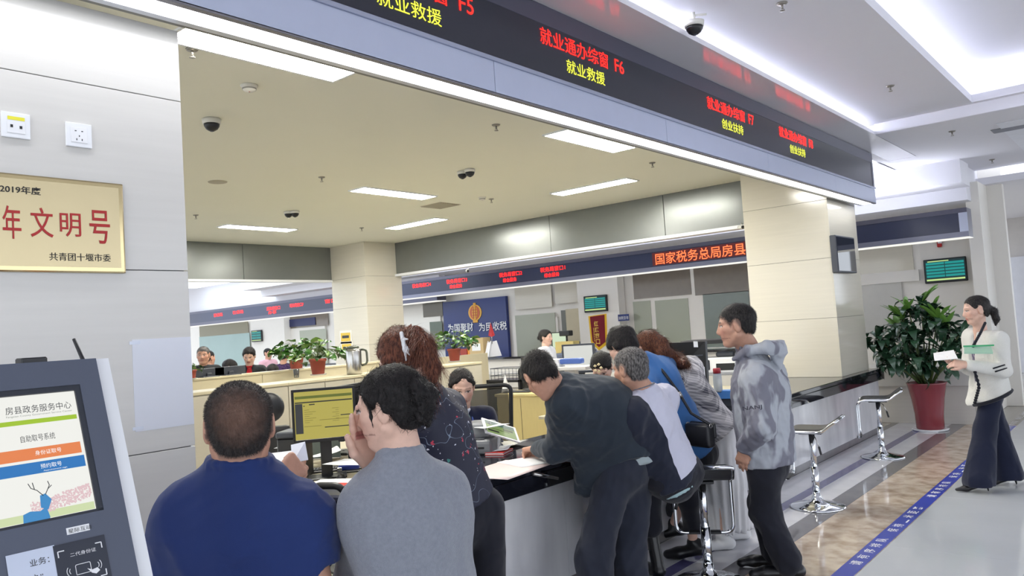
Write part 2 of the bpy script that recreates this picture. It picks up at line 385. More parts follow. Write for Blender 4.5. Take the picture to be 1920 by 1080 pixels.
def poly(name, pxs, y, th, m, parent): o = slab(name, [W(px, py, Y=y) for px, py in pxs], th, m, None, (0, -1, 0)); adopt(parent, o); return o
poly('fringe', [(1103, 593), (1108, 642), (1123, 657), (1139, 645), (1137, 588)], yp-.005, .01, mat('yellow_fringe', (238, 190, 40), .7), pn)
poly('velvet', [(1106, 594), (1111, 640), (1123, 651), (1135, 641), (1133, 590)], yp-.012, .006, mat('red_velvet', (128, 16, 34), .8, var=.1), pn)
for i, chs in enumerate('红旗窗口'):
    p = W(1119+i*1.2, 606+i*11.3, Y=yp); text('gold_character', chs, (p.x-.06, yp-.0125, p.z-.06), XP, ZP, .105, mat('gold_thread', (240, 200, 90), .6), pn, w=.1, bold=.02)
p = W(1114, 618, Y=yp); text('gold_line', '赠', (p.x-.012, yp-.0125, p.z-.25), XP, ZP, .3, mat('gold_thread', (240, 200, 90), .6), pn, w=.025)
sg = root('office_sign', 'small blue sign with white lettering on the white pier', 'sign', W(1169, 600, Y=yp))
adopt(sg, wq('plate', (1159, 590), (1180, 601), BLUE, yp, .012)); a = W(1161, 597, Y=yp); text('lettering', '纳税咨询', (a.x, yp-.013, a.z-.03), XP, ZP, .07, WHITEP, sg, w=.22)
sg2 = root('office_sign', 'long dark blue sign above the left far office window', 'sign', W(570, 606, Y=15.2))
# far right pier with second screen
tv('queue_screen', (1732, 488), (1816, 526), YW-.02, 'large teal queue screen right of the tall plant')
al = root('fire_alarm', 'small red fire alarm above the teal queue screen', 'alarm', W(1762, 462, Y=YW))
adopt(al, wq('housing', (1757, 450), (1767, 463), mat('alarm_red', (205, 40, 40), .35), YW, .05, bev=.01)); adopt(al, wq('lens', (1758, 451), (1766, 456), WHITEP, YW-.05, .01))
pr = struct(box('wall_pier_end', (W(1822, 500, Y=12.9).x, 12.9, 0), (W(1848, 500, Y=12.9).x, YW, 3.3), WALLW), 'bright white end pier of the far counter')
# the far end of the hall, right
we = struct(box('wall_end', (-3.2, 19.8, 0), (-.7, 20, 3.32), mat('beige_grey_wall', (196, 192, 190), .5)), 'grey beige wall at the end of the hall')
dr = struct(box('door_2', (-2.5, 19.55, 0), (-.8, 19.8, 2.45), mat('white_frame', (214, 216, 226), .4)), 'white framed glass door at the end of the hall')
a = W(1862, 507, Y=19.5); b = W(1882, 700, Y=19.5); box('glass', (a.x, 19.5, .1), (b.x, 19.55, a.z), mat('grey_blue_glass', (140, 152, 158), .15), dr)
box('post', (W(1908, 500, Y=18).x, 17.9, 0), (W(1935, 500, Y=18).x, 18.2, 2.35), mat('white_frame', (214, 216, 226), .4), dr)

# ---- far counter and its fascia
tc_ = root('far_counter', 'white stone counter of the far offices with a thick pale worktop', 'counter', (-8, 11.5, 0))
xx = -20.0
while xx < -1.9:
    adopt(tc_, box('stone_panel', (xx+.002, 11.5, 0), (min(xx+1.2, -1.75)-.002, 11.56, .5), WHITESTONE, None, .002)); xx += 1.2
adopt(tc_, box('worktop', (-20, 11.44, .5), (-1.7, 12.1, .76), mat('pale_worktop', (212, 210, 206), .2), None, .006))
adopt(tc_, box('upper_ledge', (-20, 12.1, .5), (-4.2, 12.35, 1.02), WALLW)); adopt(tc_, box('dark_ledge', (-20, 12.0, 1.02), (-4.2, 12.4, 1.06), MARBLE_DK))
YF = 11.6
ff = root('far_display', 'far overhead display band with red window names of the tax offices', 'display board', (-8, YF, 2.42))
zb = W(1100, 523.5, Y=YF).z
xr = W(1817, 442, Y=YF).x
adopt(ff, box('housing', (-14.2, YF+.02, 2.43), (xr, YF+.3, 2.81), FASCIADK)); adopt(ff, box('lower_trim', (-14.2, YF, 2.43), (xr, YF+.03, 2.50), mat('mid_trim', (126, 128, 148), .35, .3))); adopt(ff, box('upper_trim', (-14.2, YF, 2.75), (xr, YF+.03, 2.81), FASCIADK))
adopt(ff, box('display_panel', (-14.2, YF+.01, 2.5), (xr-.1, YF+.03, 2.75), mat('led_board_blue', (40, 48, 80), .3))); adopt(ff, box('end_trim', (xr-.1, YF+.002, 2.5), (xr-.001, YF+.03, 2.75), FASCIA)); adopt(ff, box('light_lip', (-14.2, YF, 2.422), (xr, YF+.3, 2.43), glow('lip_glow', (250, 248, 240), 1.0)))
for s, xa, xb, y_ in (('税务局窗口4', 773, 808, 541), ('税务局窗口3', 837, 876, 533), ('税务局窗口2', 936, 979, 519), ('税务局窗口1', 1013, 1060, 509)):
    a = W(xa, y_, Y=YF); b = W(xb, y_, Y=YF)
    text('led_characters', s, (a.x, YF+.005, 2.64), XP, ZP, .09, LEDRED, ff, w=b.x-a.x, depth=.002)
    if '4' not in s: text('led_characters', '综合服务', (a.x+.15*(b.x-a.x), YF+.005, 2.535), XP, ZP, .08, LEDRED, ff, w=(b.x-a.x)*.6, depth=.002)
a = W(1229, 488, Y=YF); b = W(1440, 460, Y=YF)
adopt(ff, box('red_background', (a.x-.06, YF+.004, 2.52), (b.x, YF+.012, 2.735), glow('led_dim_red', (120, 12, 16), .5)))
text('led_characters', '国家税务总局房县税务局', (a.x, YF+.001, 2.53), XP, ZP, .19, LEDORG, ff, w=(b.x-a.x)*1.12, depth=.002, bold=.01)
# the left far office, through the side opening
YL = 13.0
fl = root('far_display', 'far left overhead display band with small red window names', 'display board', (-20, YL, 2.4))
adopt(fl, box('hanger', (-32, YL+.1, 2.87), (-13.2, YL+.3, 3.72), PLASTER)); adopt(fl, box('housing', (-32, YL+.02, 2.41), (-13.2, YL+.3, 2.87), FASCIADK)); adopt(fl, box('lower_trim', (-32, YL, 2.41), (-13.2, YL+.03, 2.5), FASCIADK)); adopt(fl, box('display_panel', (-32, YL+.008, 2.5), (-13.2, YL+.03, 2.8), mat('led_board_blue', (40, 48, 80), .3))); adopt(fl, box('light_lip', (-32, YL, 2.392), (-13.2, YL+.3, 2.41), glow('lip_glow', (250, 248, 240), 1.6)))
for s, xa, xb, y_ in (('医保局', 401, 417, 591), ('社保局', 436, 456, 586), ('民政局窗口', 500, 525, 579), ('司法局窗口7', 543, 569, 573), ('窗口', 609, 630, 565)):
    a = W(xa, y_, Y=YL); b = W(xb, y_, Y=YL); text('led_characters', s, (a.x, YL+.004, a.z-.06), XP, ZP, .11, LEDRED, fl, w=b.x-a.x, depth=.002)
a = W(503, 585, Y=YL); b = W(518, 585, Y=YL); text('led_characters', '办事', (a.x, YL+.004, a.z-.07), XP, ZP, .1, LEDRED, fl, w=b.x-a.x, depth=.002)
Y2 = 15.2
box2 = struct(box('wall_far_left', (-38, Y2, 0), (-15.4, Y2+.15, 3.3), WALLW), 'white wall of the far left offices')
w5 = struct(wq('window_5', (372, 622), (470, 700), WALLW, Y2, .05), 'aqua frosted window in the far left office')
wq('pane', (374, 632), (471, 690), FROST2, Y2-.05, .012, w5); wq('pane', (374, 612), (466, 624), mat('olive_panel', (130, 124, 100), .4), Y2-.05, .012, w5)
w6_ = struct(wq('window_6', (535, 595), (616, 700), WALLW, Y2, .05), 'dark office window under the far left sign')
wq('pane', (536, 590), (616, 610), DARKWIN, Y2-.05, .012, w6_); wq('pane', (562, 620), (616, 700), FROST, Y2-.05, .012, w6_)
adopt(sg2, wq('plate', (537, 600), (592, 609), mat('navy_sign', (26, 34, 84), .35), Y2-.07, .02))
box('wall_far_left_pier', (W(472, 640, Y=Y2-.3).x, Y2-.3, 0), (W(534, 640, Y=Y2-.3).x, Y2, 2.9), WALLW)['kind'] = 'structure'
tv('queue_screen', (473, 620), (493, 640), Y2-.32, 'small teal queue screen in the far left office', 4)
lc = root('skylight_grid', 'bright luminous ceiling grid seen above the far left display', 'light', (-19, 10.8, 3.6))
for i in range(5):
    for j in range(2):
        adopt(lc, box('luminous_panel', (-24+i*2.4, 9.9+j*1.5, 3.60), (-21.75+i*2.4, 11.25+j*1.5, 3.64), glow('luminous_ceiling', (235, 248, 255), 1.1, True)))
lc2 = root('skylight_grid', 'bright luminous ceiling panel glimpsed beyond the end of the display board', 'light', (-4.5, 11.6, 3.6))
for i in range(4):
    adopt(lc2, box('luminous_panel', (-7.6+i*1.2, 11.5, 3.66), (-6.5+i*1.2, 12.9, 3.70), glow('luminous_ceiling', (235, 248, 255), 1.1, True)))
# ================================================================ FIXTURES ON CEILINGS AND PILLARS
ZI = 3.38
lights = [(503, 103, 'A', 'large bright ceiling panel light nearest the display board'), (485, 427, 'A', 'ceiling panel light at the far left of the office'),
          (740, 362, 'A', 'ceiling panel light in the middle of the office'), (779, 419, 'B', 'ceiling panel light in front of the corner pillar'),
          (1112, 350, 'B', 'ceiling panel light close to the back bulkhead'), (1110, 264, 'A', 'ceiling panel light beside the far part of the display board')]
for px, py, ori, lab in lights:
    p = W(px, py, Z=ZI); t = root('ceiling_light', lab, 'ceiling light', (p.x, p.y, ZI), 0 if ori == 'A' else math.pi/2, 'office ceiling panel lights')
    box('diffuser', (-.13, -.58, -.012), (.13, .58, -.004), LIGHT, t)
    for lo, hi in (((-.15, -.6, -.014), (-.13, .6, 0)), ((.13, -.6, -.014), (.15, .6, 0)), ((-.13, -.6, -.014), (.13, -.58, 0)), ((-.13, .58, -.014), (.13, .6, 0))): box('frame_bar', lo, hi, WHITEP, t)
SPK = mat('sprinkler_metal', (150, 146, 138), .35, .7)
def sprinkler(px, py, z, lab):
    p = W(px, py, Z=z); t = root('sprinkler', lab, 'sprinkler', (p.x, p.y, z), 0, 'ceiling sprinklers')
    lathe('escutcheon', [(.0, -.012), (.03, -.01), (.038, 0)], SPK, t, 14); tube('body', [(0, 0, -.005), (0, 0, -.04)], .008, SPK, t, 8); lathe('deflector', [(0, -.055), (.018, -.053), (.018, -.05), (0, -.05)], SPK, t, 12)
    tube('arm', [(.008, 0, -.038), (.014, 0, -.045), (.004, 0, -.052)], .002, SPK, t, 5)
for px, py, z, lab in ((360, 92, ZI, 'ceiling sprinkler beside the near end of the large panel light'), (930, 234, ZI, 'ceiling sprinkler under the middle of the display board'),
        (603, 332, ZI, 'ceiling sprinkler left of the middle panel light'), (367, 403, ZI, 'ceiling sprinkler above the far left panel light'), (678, 427, ZI, 'ceiling sprinkler above the corner pillar'),
        (921, 373, ZI, 'ceiling sprinkler next to the small alarm box'), (1223, 305, ZI, 'ceiling sprinkler right of the back panel light'),
        (1466, 6, ZC+.12, 'hall ceiling sprinkler at the top edge above the red window names'), (1669, 161, ZC+.12, 'hall ceiling sprinkler between board and bright recess'), (1785, 246, ZC, 'hall ceiling sprinkler just past the ceiling step'), (1860, 299, ZC, 'farthest hall ceiling sprinkler on the right')):
    sprinkler(px, py, z, lab)
DOMEW = mat('dome_white', (224, 222, 214), .4)
def dome(px, py, z, lab, s=1., drop=.0):
    p = W(px, py, Z=z-.04*s-drop); t = root('dome_camera', lab, 'security camera', (p.x, p.y, z), 0, 'dome security cameras')
    if drop: tube('drop_pole', [(0, 0, 0), (0, 0, -drop)], .012, DOMEW, t); tube('bracket', [(0, 0, -.02), (.07, .05, -.02)], .008, DOMEW, t)
    lathe('mount', [(.0, -.035*s-drop), (.058*s, -.035*s-drop), (.062*s, -.005-drop), (.05*s, -drop)], DOMEW, t, 20)
    lathe('dark_dome', [(0, -.085*s-drop), (.02*s, -.082*s-drop), (.038*s, -.07*s-drop), (.05*s, -.05*s-drop), (.052*s, -.034*s-drop)], BLACK, t, 20)
    lathe('lens', [(0, -.0875*s-drop), (.012*s, -.0868*s-drop), (.014*s, -.083*s-drop)], mat('lens_glass', (70, 74, 84), .05), t, 10)
for a_ in ((397, 234, ZI, 'single dark dome camera on the near left office ceiling', 1.15), (867, 328, ZI, 'left dome of the camera pair over the middle office'), (881, 324, ZI, 'right dome of the camera pair over the middle office'), (541, 402, ZI, 'left dome of the camera pair at the far left'), (553, 401, ZI, 'right dome of the camera pair at the far left')): dome(*a_)
dome(1302, 52, ZC+.12, 'dome camera on a bracket on the hall ceiling beside the board', 1.1, .06)
dome(1860, 366, ZC-.02, 'dome camera hanging on a drop pole at the far right', 1.3, .18)
def smoke(px, py, lab, s=1.):
    p = W(px, py, Z=ZI); t = root('smoke_detector', lab, 'smoke detector', (p.x, p.y, ZI), 0, 'smoke detectors')
    lathe('housing', [(0, -.045*s), (.03*s, -.043*s), (.045*s, -.03*s), (.05*s, -.012), (.058*s, -.008), (.058*s, 0)], DOMEW, t, 20)
    lathe('slot_ring', [(.0, -.031*s), (.0465*s, -.031*s), (.0475*s, -.022*s), (0, -.022*s)], mat('slot_grey', (150, 148, 140), .6), t, 20); lathe('indicator', [(0, -.047*s), (.006, -.046*s), (.006, -.042*s)], mat('indicator_red', (170, 60, 50), .4), t, 8)
smoke(467, 160, 'round white smoke detector behind the large panel light'); smoke(904, 370, 'small square looking alarm unit near the back lights', .9)
p = W(408, 341, Z=ZI); t = root('ceiling_speaker', 'flat round ceiling loudspeaker at the left of the office', 'speaker', (p.x, p.y, ZI)); lathe('rim', [(.075, -.008), (.095, -.006), (.1, 0), (.075, 0)], mat('vent_grey', (176, 168, 148), .6), t, 24); lathe('grille', [(0, -.004), (.076, -.006), (.076, 0)], mat('grille_grey', (196, 188, 168), .6), t, 24)
p = W(826, 385, Z=ZI); t = root('air_vent', 'square beige air vent behind the middle panel light', 'vent', (p.x, p.y, ZI)); box('backing', (-.2, -.2, -.004), (.2, .2, 0), mat('grille_grey', (196, 188, 168), .6), t)
for i in range(9): box('slat', (-.19, -.19+i*.043, -.012), (.19, -.165+i*.043, -.004), mat('vent_grey', (176, 168, 148), .6), t)
p = W(1908, 238, Z=ZC); t = root('air_vent', 'grey slatted air vent at the right edge of the hall ceiling', 'vent', (p.x, p.y, ZC)); box('backing', (-.25, -.12, -.004), (.25, .12, 0), GREYPANEL, t)
for i in range(6): box('slat', (-.24, -.11+i*.037, -.012), (.24, -.09+i*.037, -.004), mat('slat_grey', (150, 152, 162), .5), t)
p = W(1868, 232, Z=ZC); tray = struct(box('trim_2', (p.x, p.y, ZC-.008), (p.x+2.5, p.y+2.2, ZC-.001), mat('bright_tray', (238, 240, 248), .5)), 'bright shallow ceiling tray at the right')
for px, py, lab, y_ in ((876, 507, 'small bullet camera under the back bulkhead lip', 9.85), (1388, 425, 'small bullet camera beside the far pillar', 9.85)):
    p = W(px, py, Y=y_); t = root('bullet_camera', lab, 'security camera', p); tube('arm', [(0, .05, .05), (0, .02, .01)], .008, DOMEW, t); tube('barrel', [(-.04, .04, 0), (.05, -.04, -.015)], .026, DOMEW, t, 12); tube('lens_cap', [(.05, -.04, -.015), (.058, -.046, -.017)], .022, BLACK, t, 12)

# ---- things on the near pillar
PX = -2.95
def on_pillar(px, py): return W(px, py, X=PX)
pq = root('brass_plaque', 'polished brass plaque with red brush characters on the near pillar', 'plaque', on_pillar(230, 513))
a = on_pillar(228, 346); b = on_pillar(233, 513)
BRASS = mat('polished_brass', (206, 188, 144), .12, 1., var=.04); BRASS2 = mat('satin_brass', (204, 188, 150), .32, .8, var=.03)
adopt(pq, box('plate', (PX, a.y-.62, b.z), (PX+.012, a.y, a.z), BRASS, None, .006, 2)); adopt(pq, box('face', (PX+.012, a.y-.6, b.z+.02), (PX+.0135, a.y-.018, a.z-.018), BRASS2))
BLK = mat('print_black', (34, 32, 30), .5); RED = mat('print_red', (176, 34, 34), .5)
xp = PX+.0137
c = on_pillar(74, 365); d = on_pillar(0, 362); text('lettering', '2019年度', (xp, d.y-.005, c.z-.005), YP, ZP, .027, BLK, pq, w=c.y-d.y+.005, bold=.015)
for s, x0, x1, y0, y1 in (('青', -52, -12, 392, 446), ('年', 3, 36, 388, 448), ('文', 55, 96, 392, 445), ('明', 110, 148, 402, 444), ('号', 166, 202, 397, 457)):
    u = on_pillar(x0, y1); v = on_pillar(x1, y0); text('red_character', s, (xp, u.y, u.z), YP, ZP, v.z-u.z, RED, pq, w=v.y-u.y, bold=.006)
c = on_pillar(90, 489); d = on_pillar(204, 473); text('lettering', '共青团十堰市委', (xp, c.y, c.z), YP, ZP, .028, BLK, pq, w=d.y-c.y, bold=.004)
for x0, y0, lab, sticker in ((0, 208, 'white wall socket with a yellow sticker near the left edge', True), (121, 228, 'plain white wall socket right of the stickered one', False)):
    a = on_pillar(x0, y0); s = .088
    t = root('wall_socket', lab, 'socket', (PX, a.y+s/2, a.z-s/2)); box('plate', (0, -s/2, -s/2), (.009, s/2, s/2), WHITEP, t, .003, 2); box('insert', (.009, -.028, -.028), (.0105, .028, .028), mat('socket_insert', (238, 238, 240), .3), t, .001)
    for (yy_, zz, w_, h_) in ((-.012, .014, .006, .003), (.01, .014, .006, .003), (0, -.004, .003, .006), (-.009, -.017, .003, .007), (.009, -.017, .003, .007)) if not sticker else ((-.014, -.004, .008, .01), (.014, -.006, .008, .01)):
        box('slot', (.0105, yy_-w_/2, zz-h_/2), (.0112, yy_+w_/2, zz+h_/2), BLACK, t)
    if sticker: box('yellow_sticker', (.0105, -.026, .017), (.0112, .026, .029), mat('sticker_yellow', (232, 224, 60), .5), t)
a = on_pillar(247, 637); b = on_pillar(362, 795)
t = root('wall_notice', 'white paper notice sheet taped to the near pillar above the kiosk', 'notice', (PX, (a.y+b.y)/2, b.z)); adopt(t, box('sheet', (PX+.0005, a.y, b.z), (PX+.002, b.y+.004, a.z), BLUEPAPER))
for zz in (a.z-.012, b.z+.012): adopt(t, box('clear_tape', (PX+.002, a.y-.01, zz-.006), (PX+.0024, a.y+.03, zz+.006), mat('clear_tape', (222, 228, 242), .2)))
# ---- television on the far pillar (seen edge on), its glass mirroring the hall
a = W(1567, 440, X=-2.87); b = W(1608, 512, X=-2.87)
t = root('wall_television', 'flat television hung sideways on the hall face of the far pillar', 'television', (-2.95, (a.y+b.y)/2, b.z)); adopt(t, box('casing', (-2.945, a.y, b.z), (-2.875, min(b.y, 10.4), a.z), DKGREY, None, .006)); adopt(t, box('glass', (-2.875, a.y+.02, b.z+.02), (-2.871, min(b.y, 10.4)-.02, a.z-.02), mat('tv_glass', (30, 34, 44), .04, spec=.8))); adopt(t, box('bracket', (-2.95, (a.y+b.y)/2-.08, b.z+.1), (-2.945, (a.y+b.y)/2+.08, a.z-.1), BLACK))

# ================================================================ COUNTER
ct = root('service_counter', 'long service counter with black marble worktop and grey marble front', 'counter', (-2.93, 5.9, 0))
WT = .81; CX = -2.85
y = 1.56
while y < 10.6:
    y1 = min(y+1.15, 10.66)
    adopt(ct, box('front_panel', (-2.948, y+.0015, .08), (-2.92, y1-.0015, .67), MARBLE_GR, None, .0015)); y = y1
adopt(ct, box('plinth', (-2.948, 1.56, .001), (-2.94, 10.66, .08), FL_GREY)); adopt(ct, box('apron', (-2.9, 1.55, .67), (CX, 10.7, .765), MARBLE_DK, None, .004))
adopt(ct, box('worktop', (-3.62, 1.55, .765), (CX, 9.35, WT), MARBLE_DK, None, .006)); adopt(ct, box('end_ledge', (-2.948, 9.35, .765), (CX, 10.7, WT), MARBLE_DK, None, .006)); adopt(ct, box('body', (-3.5, 1.56, .001), (-2.96, 9.33, .67), WALLW))
DESK = mat('pale_wood_desk', (206, 196, 170), .35, var=.06, stretch=(1, 12, 1))
WOODY = mat('yellow_wood', (222, 202, 138), .4, var=.06, stretch=(10, 1, 1))
for y0, y1, x0, lab in ((1.7, 3.3, -5.3, 'pale wooden staff desk under the yellow form monitor'), (5.95, 9.0, -4.75, 'pale wooden staff desk behind the far part of the counter')):
    dk = root('staff_desk', lab, 'desk', (-4.2, (y0+y1)/2, 0), 0, 'staff desks'); adopt(dk, box('top', (x0, y0, .72), (-3.64, y1, .75), DESK, None, .004))
    if y0 < 2: adopt(dk, box('return_top', (x0-.5, y1, .72), (-4.75, y1+.9, .75), DESK, None, .004)); adopt(dk, box('support', (x0-.45, y1+.85, 0), (-4.8, y1+.88, .72), DESK))
    for yv in (y0+.05, y1-.08): adopt(dk, box('support', (x0+.05, yv, 0), (-3.7, yv+.03, .72), DESK))
    adopt(dk, box('back_rail', (-3.66, y0, .1), (-3.64, y1, .72), DESK))
# filing cabinets in a row
CABM = mat('cabinet_cream', (206, 198, 178), .4, var=.04, stretch=(1, 1, 8)); CABT = mat('cabinet_top', (216, 204, 170), .35, var=.05)
ZK = 1.2; XK = W(608, 710, Z=ZK).x; yR = W(903, 682, X=XK).y
joints = [yR, W(822, 690, X=XK).y, W(716, 700, X=XK).y, W(609, 710, X=XK).y, W(540, 715, X=XK).y, W(440, 725, X=XK).y, W(345, 735, X=XK).y]
names = ['rightmost cream cabinet beside the seated clerk', 'cream cabinet under the small potted plant', 'cream cabinet behind the standing floral woman', 'cream cabinet under the steel flask', 'cream cabinet under the two plants', 'leftmost cream cabinet behind the seated man']
for k, (b, a) in enumerate(zip(joints, joints[1:])):
    t = root('filing_cabinet', names[k], 'cabinet', (XK, (a+b)/2, 0), 0, 'row of cream cabinets'); w2_ = (b-a)/2
    box('body', (-.42, -w2_+.002, .04), (-.02, w2_-.002, ZK-.03), CABM, t); box('plinth', (-.4, -w2_+.01, 0), (-.05, w2_-.01, .04), DKGREY, t); box('top', (-.44, -w2_, ZK-.03), (.01, w2_, ZK), CABT, t, .004)
    for s in (-1, 1) if w2_ > .3 else (1,):
        lo, hi = (0, w2_) if s > 0 else (-w2_, 0)
        if w2_ <= .3: lo = -w2_
        d_ = box('door', (-.02, lo+.004, .06), (0, hi-.004, ZK-.04), CABM, t, .003); box('handle', (0, lo+.03 if s > 0 else hi-.05, .62), (.018, lo+.045 if s > 0 else hi-.035, .76), STEEL, d_, .003)
# taller ledge of the far side desks behind them
XU = -9.9; zu = W(460, 701, X=XU).z
t = root('partition_ledge', 'pale wooden partition ledge behind the cabinet row', 'partition', (XU, 6, 0)); yl = 3.0
while yl < 10:
    adopt(t, box('wood_panel', (XU-.05, yl+.003, 0), (XU, yl+1.6-.003, zu-.03), CABT, None, .002)); yl += 1.6
adopt(t, box('cap', (XU-.25, 3.0, zu-.03), (XU+.02, 9.1, zu), CABT, None, .004))

# ================================================================ KIOSK
KX = -1.9
ka = W(148, 722, X=KX); kb = W(193, 957, Y=ka.y)
kn = Vector((kb.x-ka.x, 0, kb.z-ka.z)).normalized(); kz = -kn; kf = Vector((0, 1, 0)).cross(kz)     # up along the tilted face, outward normal
ks = root('queue_kiosk', 'dark grey self service queue ticket kiosk with a lit touch screen', 'kiosk', (KX-.15, ka.y-.25, 0))
def K(u, v, n=0.):   # point on the tilted face: u along +Y from the screen's right edge, v up from the screen's top
    return Vector((ka.x, ka.y+u, ka.z))+kz*v+kf*n
def kslab(name, u0, u1, v0, v1, n, th, m):
    o = slab(name, [K(u0, v0, n), K(u1, v0, n), K(u1, v1, n), K(u0, v1, n)], th, m); return adopt(ks, o)
SL = (kb-ka).length; SWD = .40
kw = .045; L_ = -SWD-.055
kslab('side_shell', L_-.04, kw+.032, -1.05, .062, -.004, .22, WHITEP)
for u0, u1, v0, v1 in ((L_, kw, 0, .06), (L_, -SWD, -SL, 0), (0, kw, -SL, 0), (L_, kw, -.72, -SL)): kslab('front_panel', u0, u1, v0, v1, .006, .01, mat('kiosk_slate', (84, 90, 106), .45, var=.03))
for u0, u1, v0, v1 in ((-SWD, 0, -.012, 0), (-.012, 0, -SL, -.012), (-SWD, 0, -SL, -SL+.006)): kslab('bezel', u0, u1, v0, v1, .004, .01, mat('bezel_grey', (44, 48, 58), .5))
kslab('touch_screen', -SWD, -.012, -SL+.006, -.012, -.002, .004, glow('screen_white', (246, 246, 240), .93))
def kt(s, u, v, h, m, w, nn=.0, b=.0, col=None): return text('screen_text', s, K(u, v, -.0015+nn), (0, 1, 0), kz, h, m, ks, w=w, depth=.0004, bold=b)
fx = SL/238.0   # metres per photo pixel down the face
GT = glow('screen_text_grey', (70, 74, 80), .5); WT_ = glow('screen_text_white', (255, 255, 255), 1.)
uu = lambda px: (px-150)*.00102
kt('房县政务服务中心', uu(1), -.052, .017, GT, uu(127)-uu(1))
kt('Fangxian County Government Service Center', uu(1), -.06, .005, glow('screen_text_pale', (150, 160, 150), .7), uu(127)-uu(1))
def kbar(name, u0, u1, v0, v1, m, n=-.0012): return kslab(name, u0, u1, v0, v1, n, .0006, m)
kbar('green_bar', uu(-130), uu(134), -.077, -.067, glow('bar_green', (176, 214, 48), .8))
kt('自助取号系统', uu(20), -.116, .015, GT, uu(85)-uu(20))
kbar('orange_button', uu(-130), uu(131), -.155, -.13, glow('bar_orange', (245, 140, 80), .85)); kt('身份证取号', uu(42), -.147, .01, WT_, uu(92)-uu(42), .0005)
kbar('blue_button', uu(-130), uu(134), -.186, -.161, glow('bar_blue', (42, 128, 205), .8)); kt('预约取号', uu(48), -.177, .01, WT_, uu(88)-uu(48), .0005)
kt('Appointment sign', uu(52), -.184, .0035, WT_, uu(97)-uu(52), .0005)
# meadow and deer picture at the foot of the screen
kbar('meadow', -SWD+.002, -.014, -SL+.008, -SL+.024, glow('meadow_green', (214, 228, 178), .9))
PINK = glow('blossom_pink', (236, 200, 205), .9); PINK2 = glow('blossom_rose', (232, 200, 204), .9)
rr = random.Random(3)
bmf = []
for i in range(420):
    u = rr.uniform(-.135, -.016); v = -SL+.016+rr.uniform(0, .03)+.018*(u+.135)/.12; s = rr.uniform(.0012, .0026)
    bmf.append([K(u+s*math.cos(k*math.pi/3), v+s*math.sin(k*math.pi/3), -.0008) for k in range(6)])
o = link('blossoms', mesh('blossoms', [p for q in bmf for p in q], [tuple(range(6*i, 6*i+6)) for i in range(len(bmf))]), PINK2); o['kind'] = 'stuff'; adopt(ks, o)
DEER = glow('deer_blue', (66, 150, 214), .8)
def kpoly(name, pts, m, n=-.0006): return adopt(ks, slab(name, [K(u, v, n) for u, v in pts], .0004, m))
dq = lambda x, y: (uu(x), -(y-722+(x-148)*-.0)*fx*.985)
for pts in ([(3, 968), (16, 962), (34, 961), (46, 953), (50, 970), (47, 985), (30, 978), (14, 982), (5, 996), (1, 985)], [(36, 955), (38, 934), (48, 930), (58, 940), (49, 958)], [(40, 980), (48, 978), (47, 1004), (42, 1004)], [(3, 982), (11, 982), (9, 1008), (4, 1008)]):
    kpoly('deer_shape', [(uu(x), -(y-722)*fx-(148-x)*fx*-.19) for x, y in pts][::-1], DEER)
for pts in ([(44, 934), (34, 925), (24, 922), (20, 914)], [(30, 924), (28, 912)], [(48, 932), (54, 922), (58, 915), (56, 908)], [(54, 922), (62, 915)]):
    adopt(ks, tube('antler', [K(uu(x), -(y-722)*fx+(148-x)*fx*.19, -.0005) for x, y in pts], .0008, GT, None, 5))
kbar('maker_label', uu(72), uu(116), -SL-.036, -SL-.022, PAPER, .0065); text('lettering', '星际互动', K(uu(75), -SL-.034, .0067), YP, kz, .009, BLK, ks, w=.045, depth=.0003)
# card reader and note below
kbar('card_reader', uu(42), uu(140), -SL-.155, -SL-.052, mat('reader_grey', (50, 54, 66), .35), .0085)
for sx, sy in ((-1, 1), (1, 1), (1, -1)):
    cx_, cy_ = uu(90)+sx*.042, -SL-.1+sy*.034
    kbar('corner_mark', cx_-(.012 if sx > 0 else 0), cx_+(0 if sx > 0 else .012), cy_-.001, cy_+.001, PAPER, .0092); kbar('corner_mark', cx_-.001, cx_+.001, cy_-(.012 if sy > 0 else 0), cy_+(0 if sy > 0 else .012), PAPER, .0092)
text('lettering', '二代身份证', K(uu(70), -SL-.082, .0088), YP, kz, .008, PAPER, ks, w=.05, depth=.0003)
adopt(ks, tube('card_icon', arc([K(uu(76), -SL-.12, .009), K(uu(104), -SL-.12, .009), K(uu(104), -SL-.1, .009), K(uu(76), -SL-.1, .009), K(uu(76), -SL-.119, .009)], 3, .003), .0007, PAPER, None, 5))
for s, base in ((-1, 72), (1, 112)):
    for r_ in (.008, .013): adopt(ks, tube('wave_icon', [K(uu(base)+s*r_*math.cos(q), -SL-.11+r_*math.sin(q), .009) for q in np.linspace(-.7, .7, 7)], .0007, PAPER, None, 5))
adopt(ks, slab('hand_icon', [K(uu(x), -SL-.1-(y)*.001, .009) for x, y in ((97, 12), (106, 17), (116, 15), (120, 22), (112, 27), (104, 23))][::-1], .0004, PAPER))
kbar('paper_note', uu(-40), uu(45), -SL-.16, -SL-.05, mat('laminated_note', (206, 214, 232), .3), .008)
for i, s in enumerate(('业务：', '办”', '综合受理”')): text('lettering', s, K(uu(-2), -SL-.082-i*.03, .0082), YP, kz, .014, GT if 0 else BLK, ks, w=(.035, .02, .05)[i], depth=.0003)
q = K(uu(83), .062, -.03)
adopt(ks, box('camera_module', (q.x-.05, q.y-.027, q.z-.01), (q.x-.01, q.y+.027, q.z+.022), BLACK, None, .003))
adopt(ks, tube('antenna', [K(uu(182), .055, -.03), K(uu(181), .075, -.032), K(uu(172), .128, -.036)], [.006, .005, .004], BLACK, None, 8)); adopt(ks, box('pedestal', (KX-.42, ka.y+L_+.02, 0), (KX-.16, ka.y+kw-.02, .75), WHITEP, None, .01))
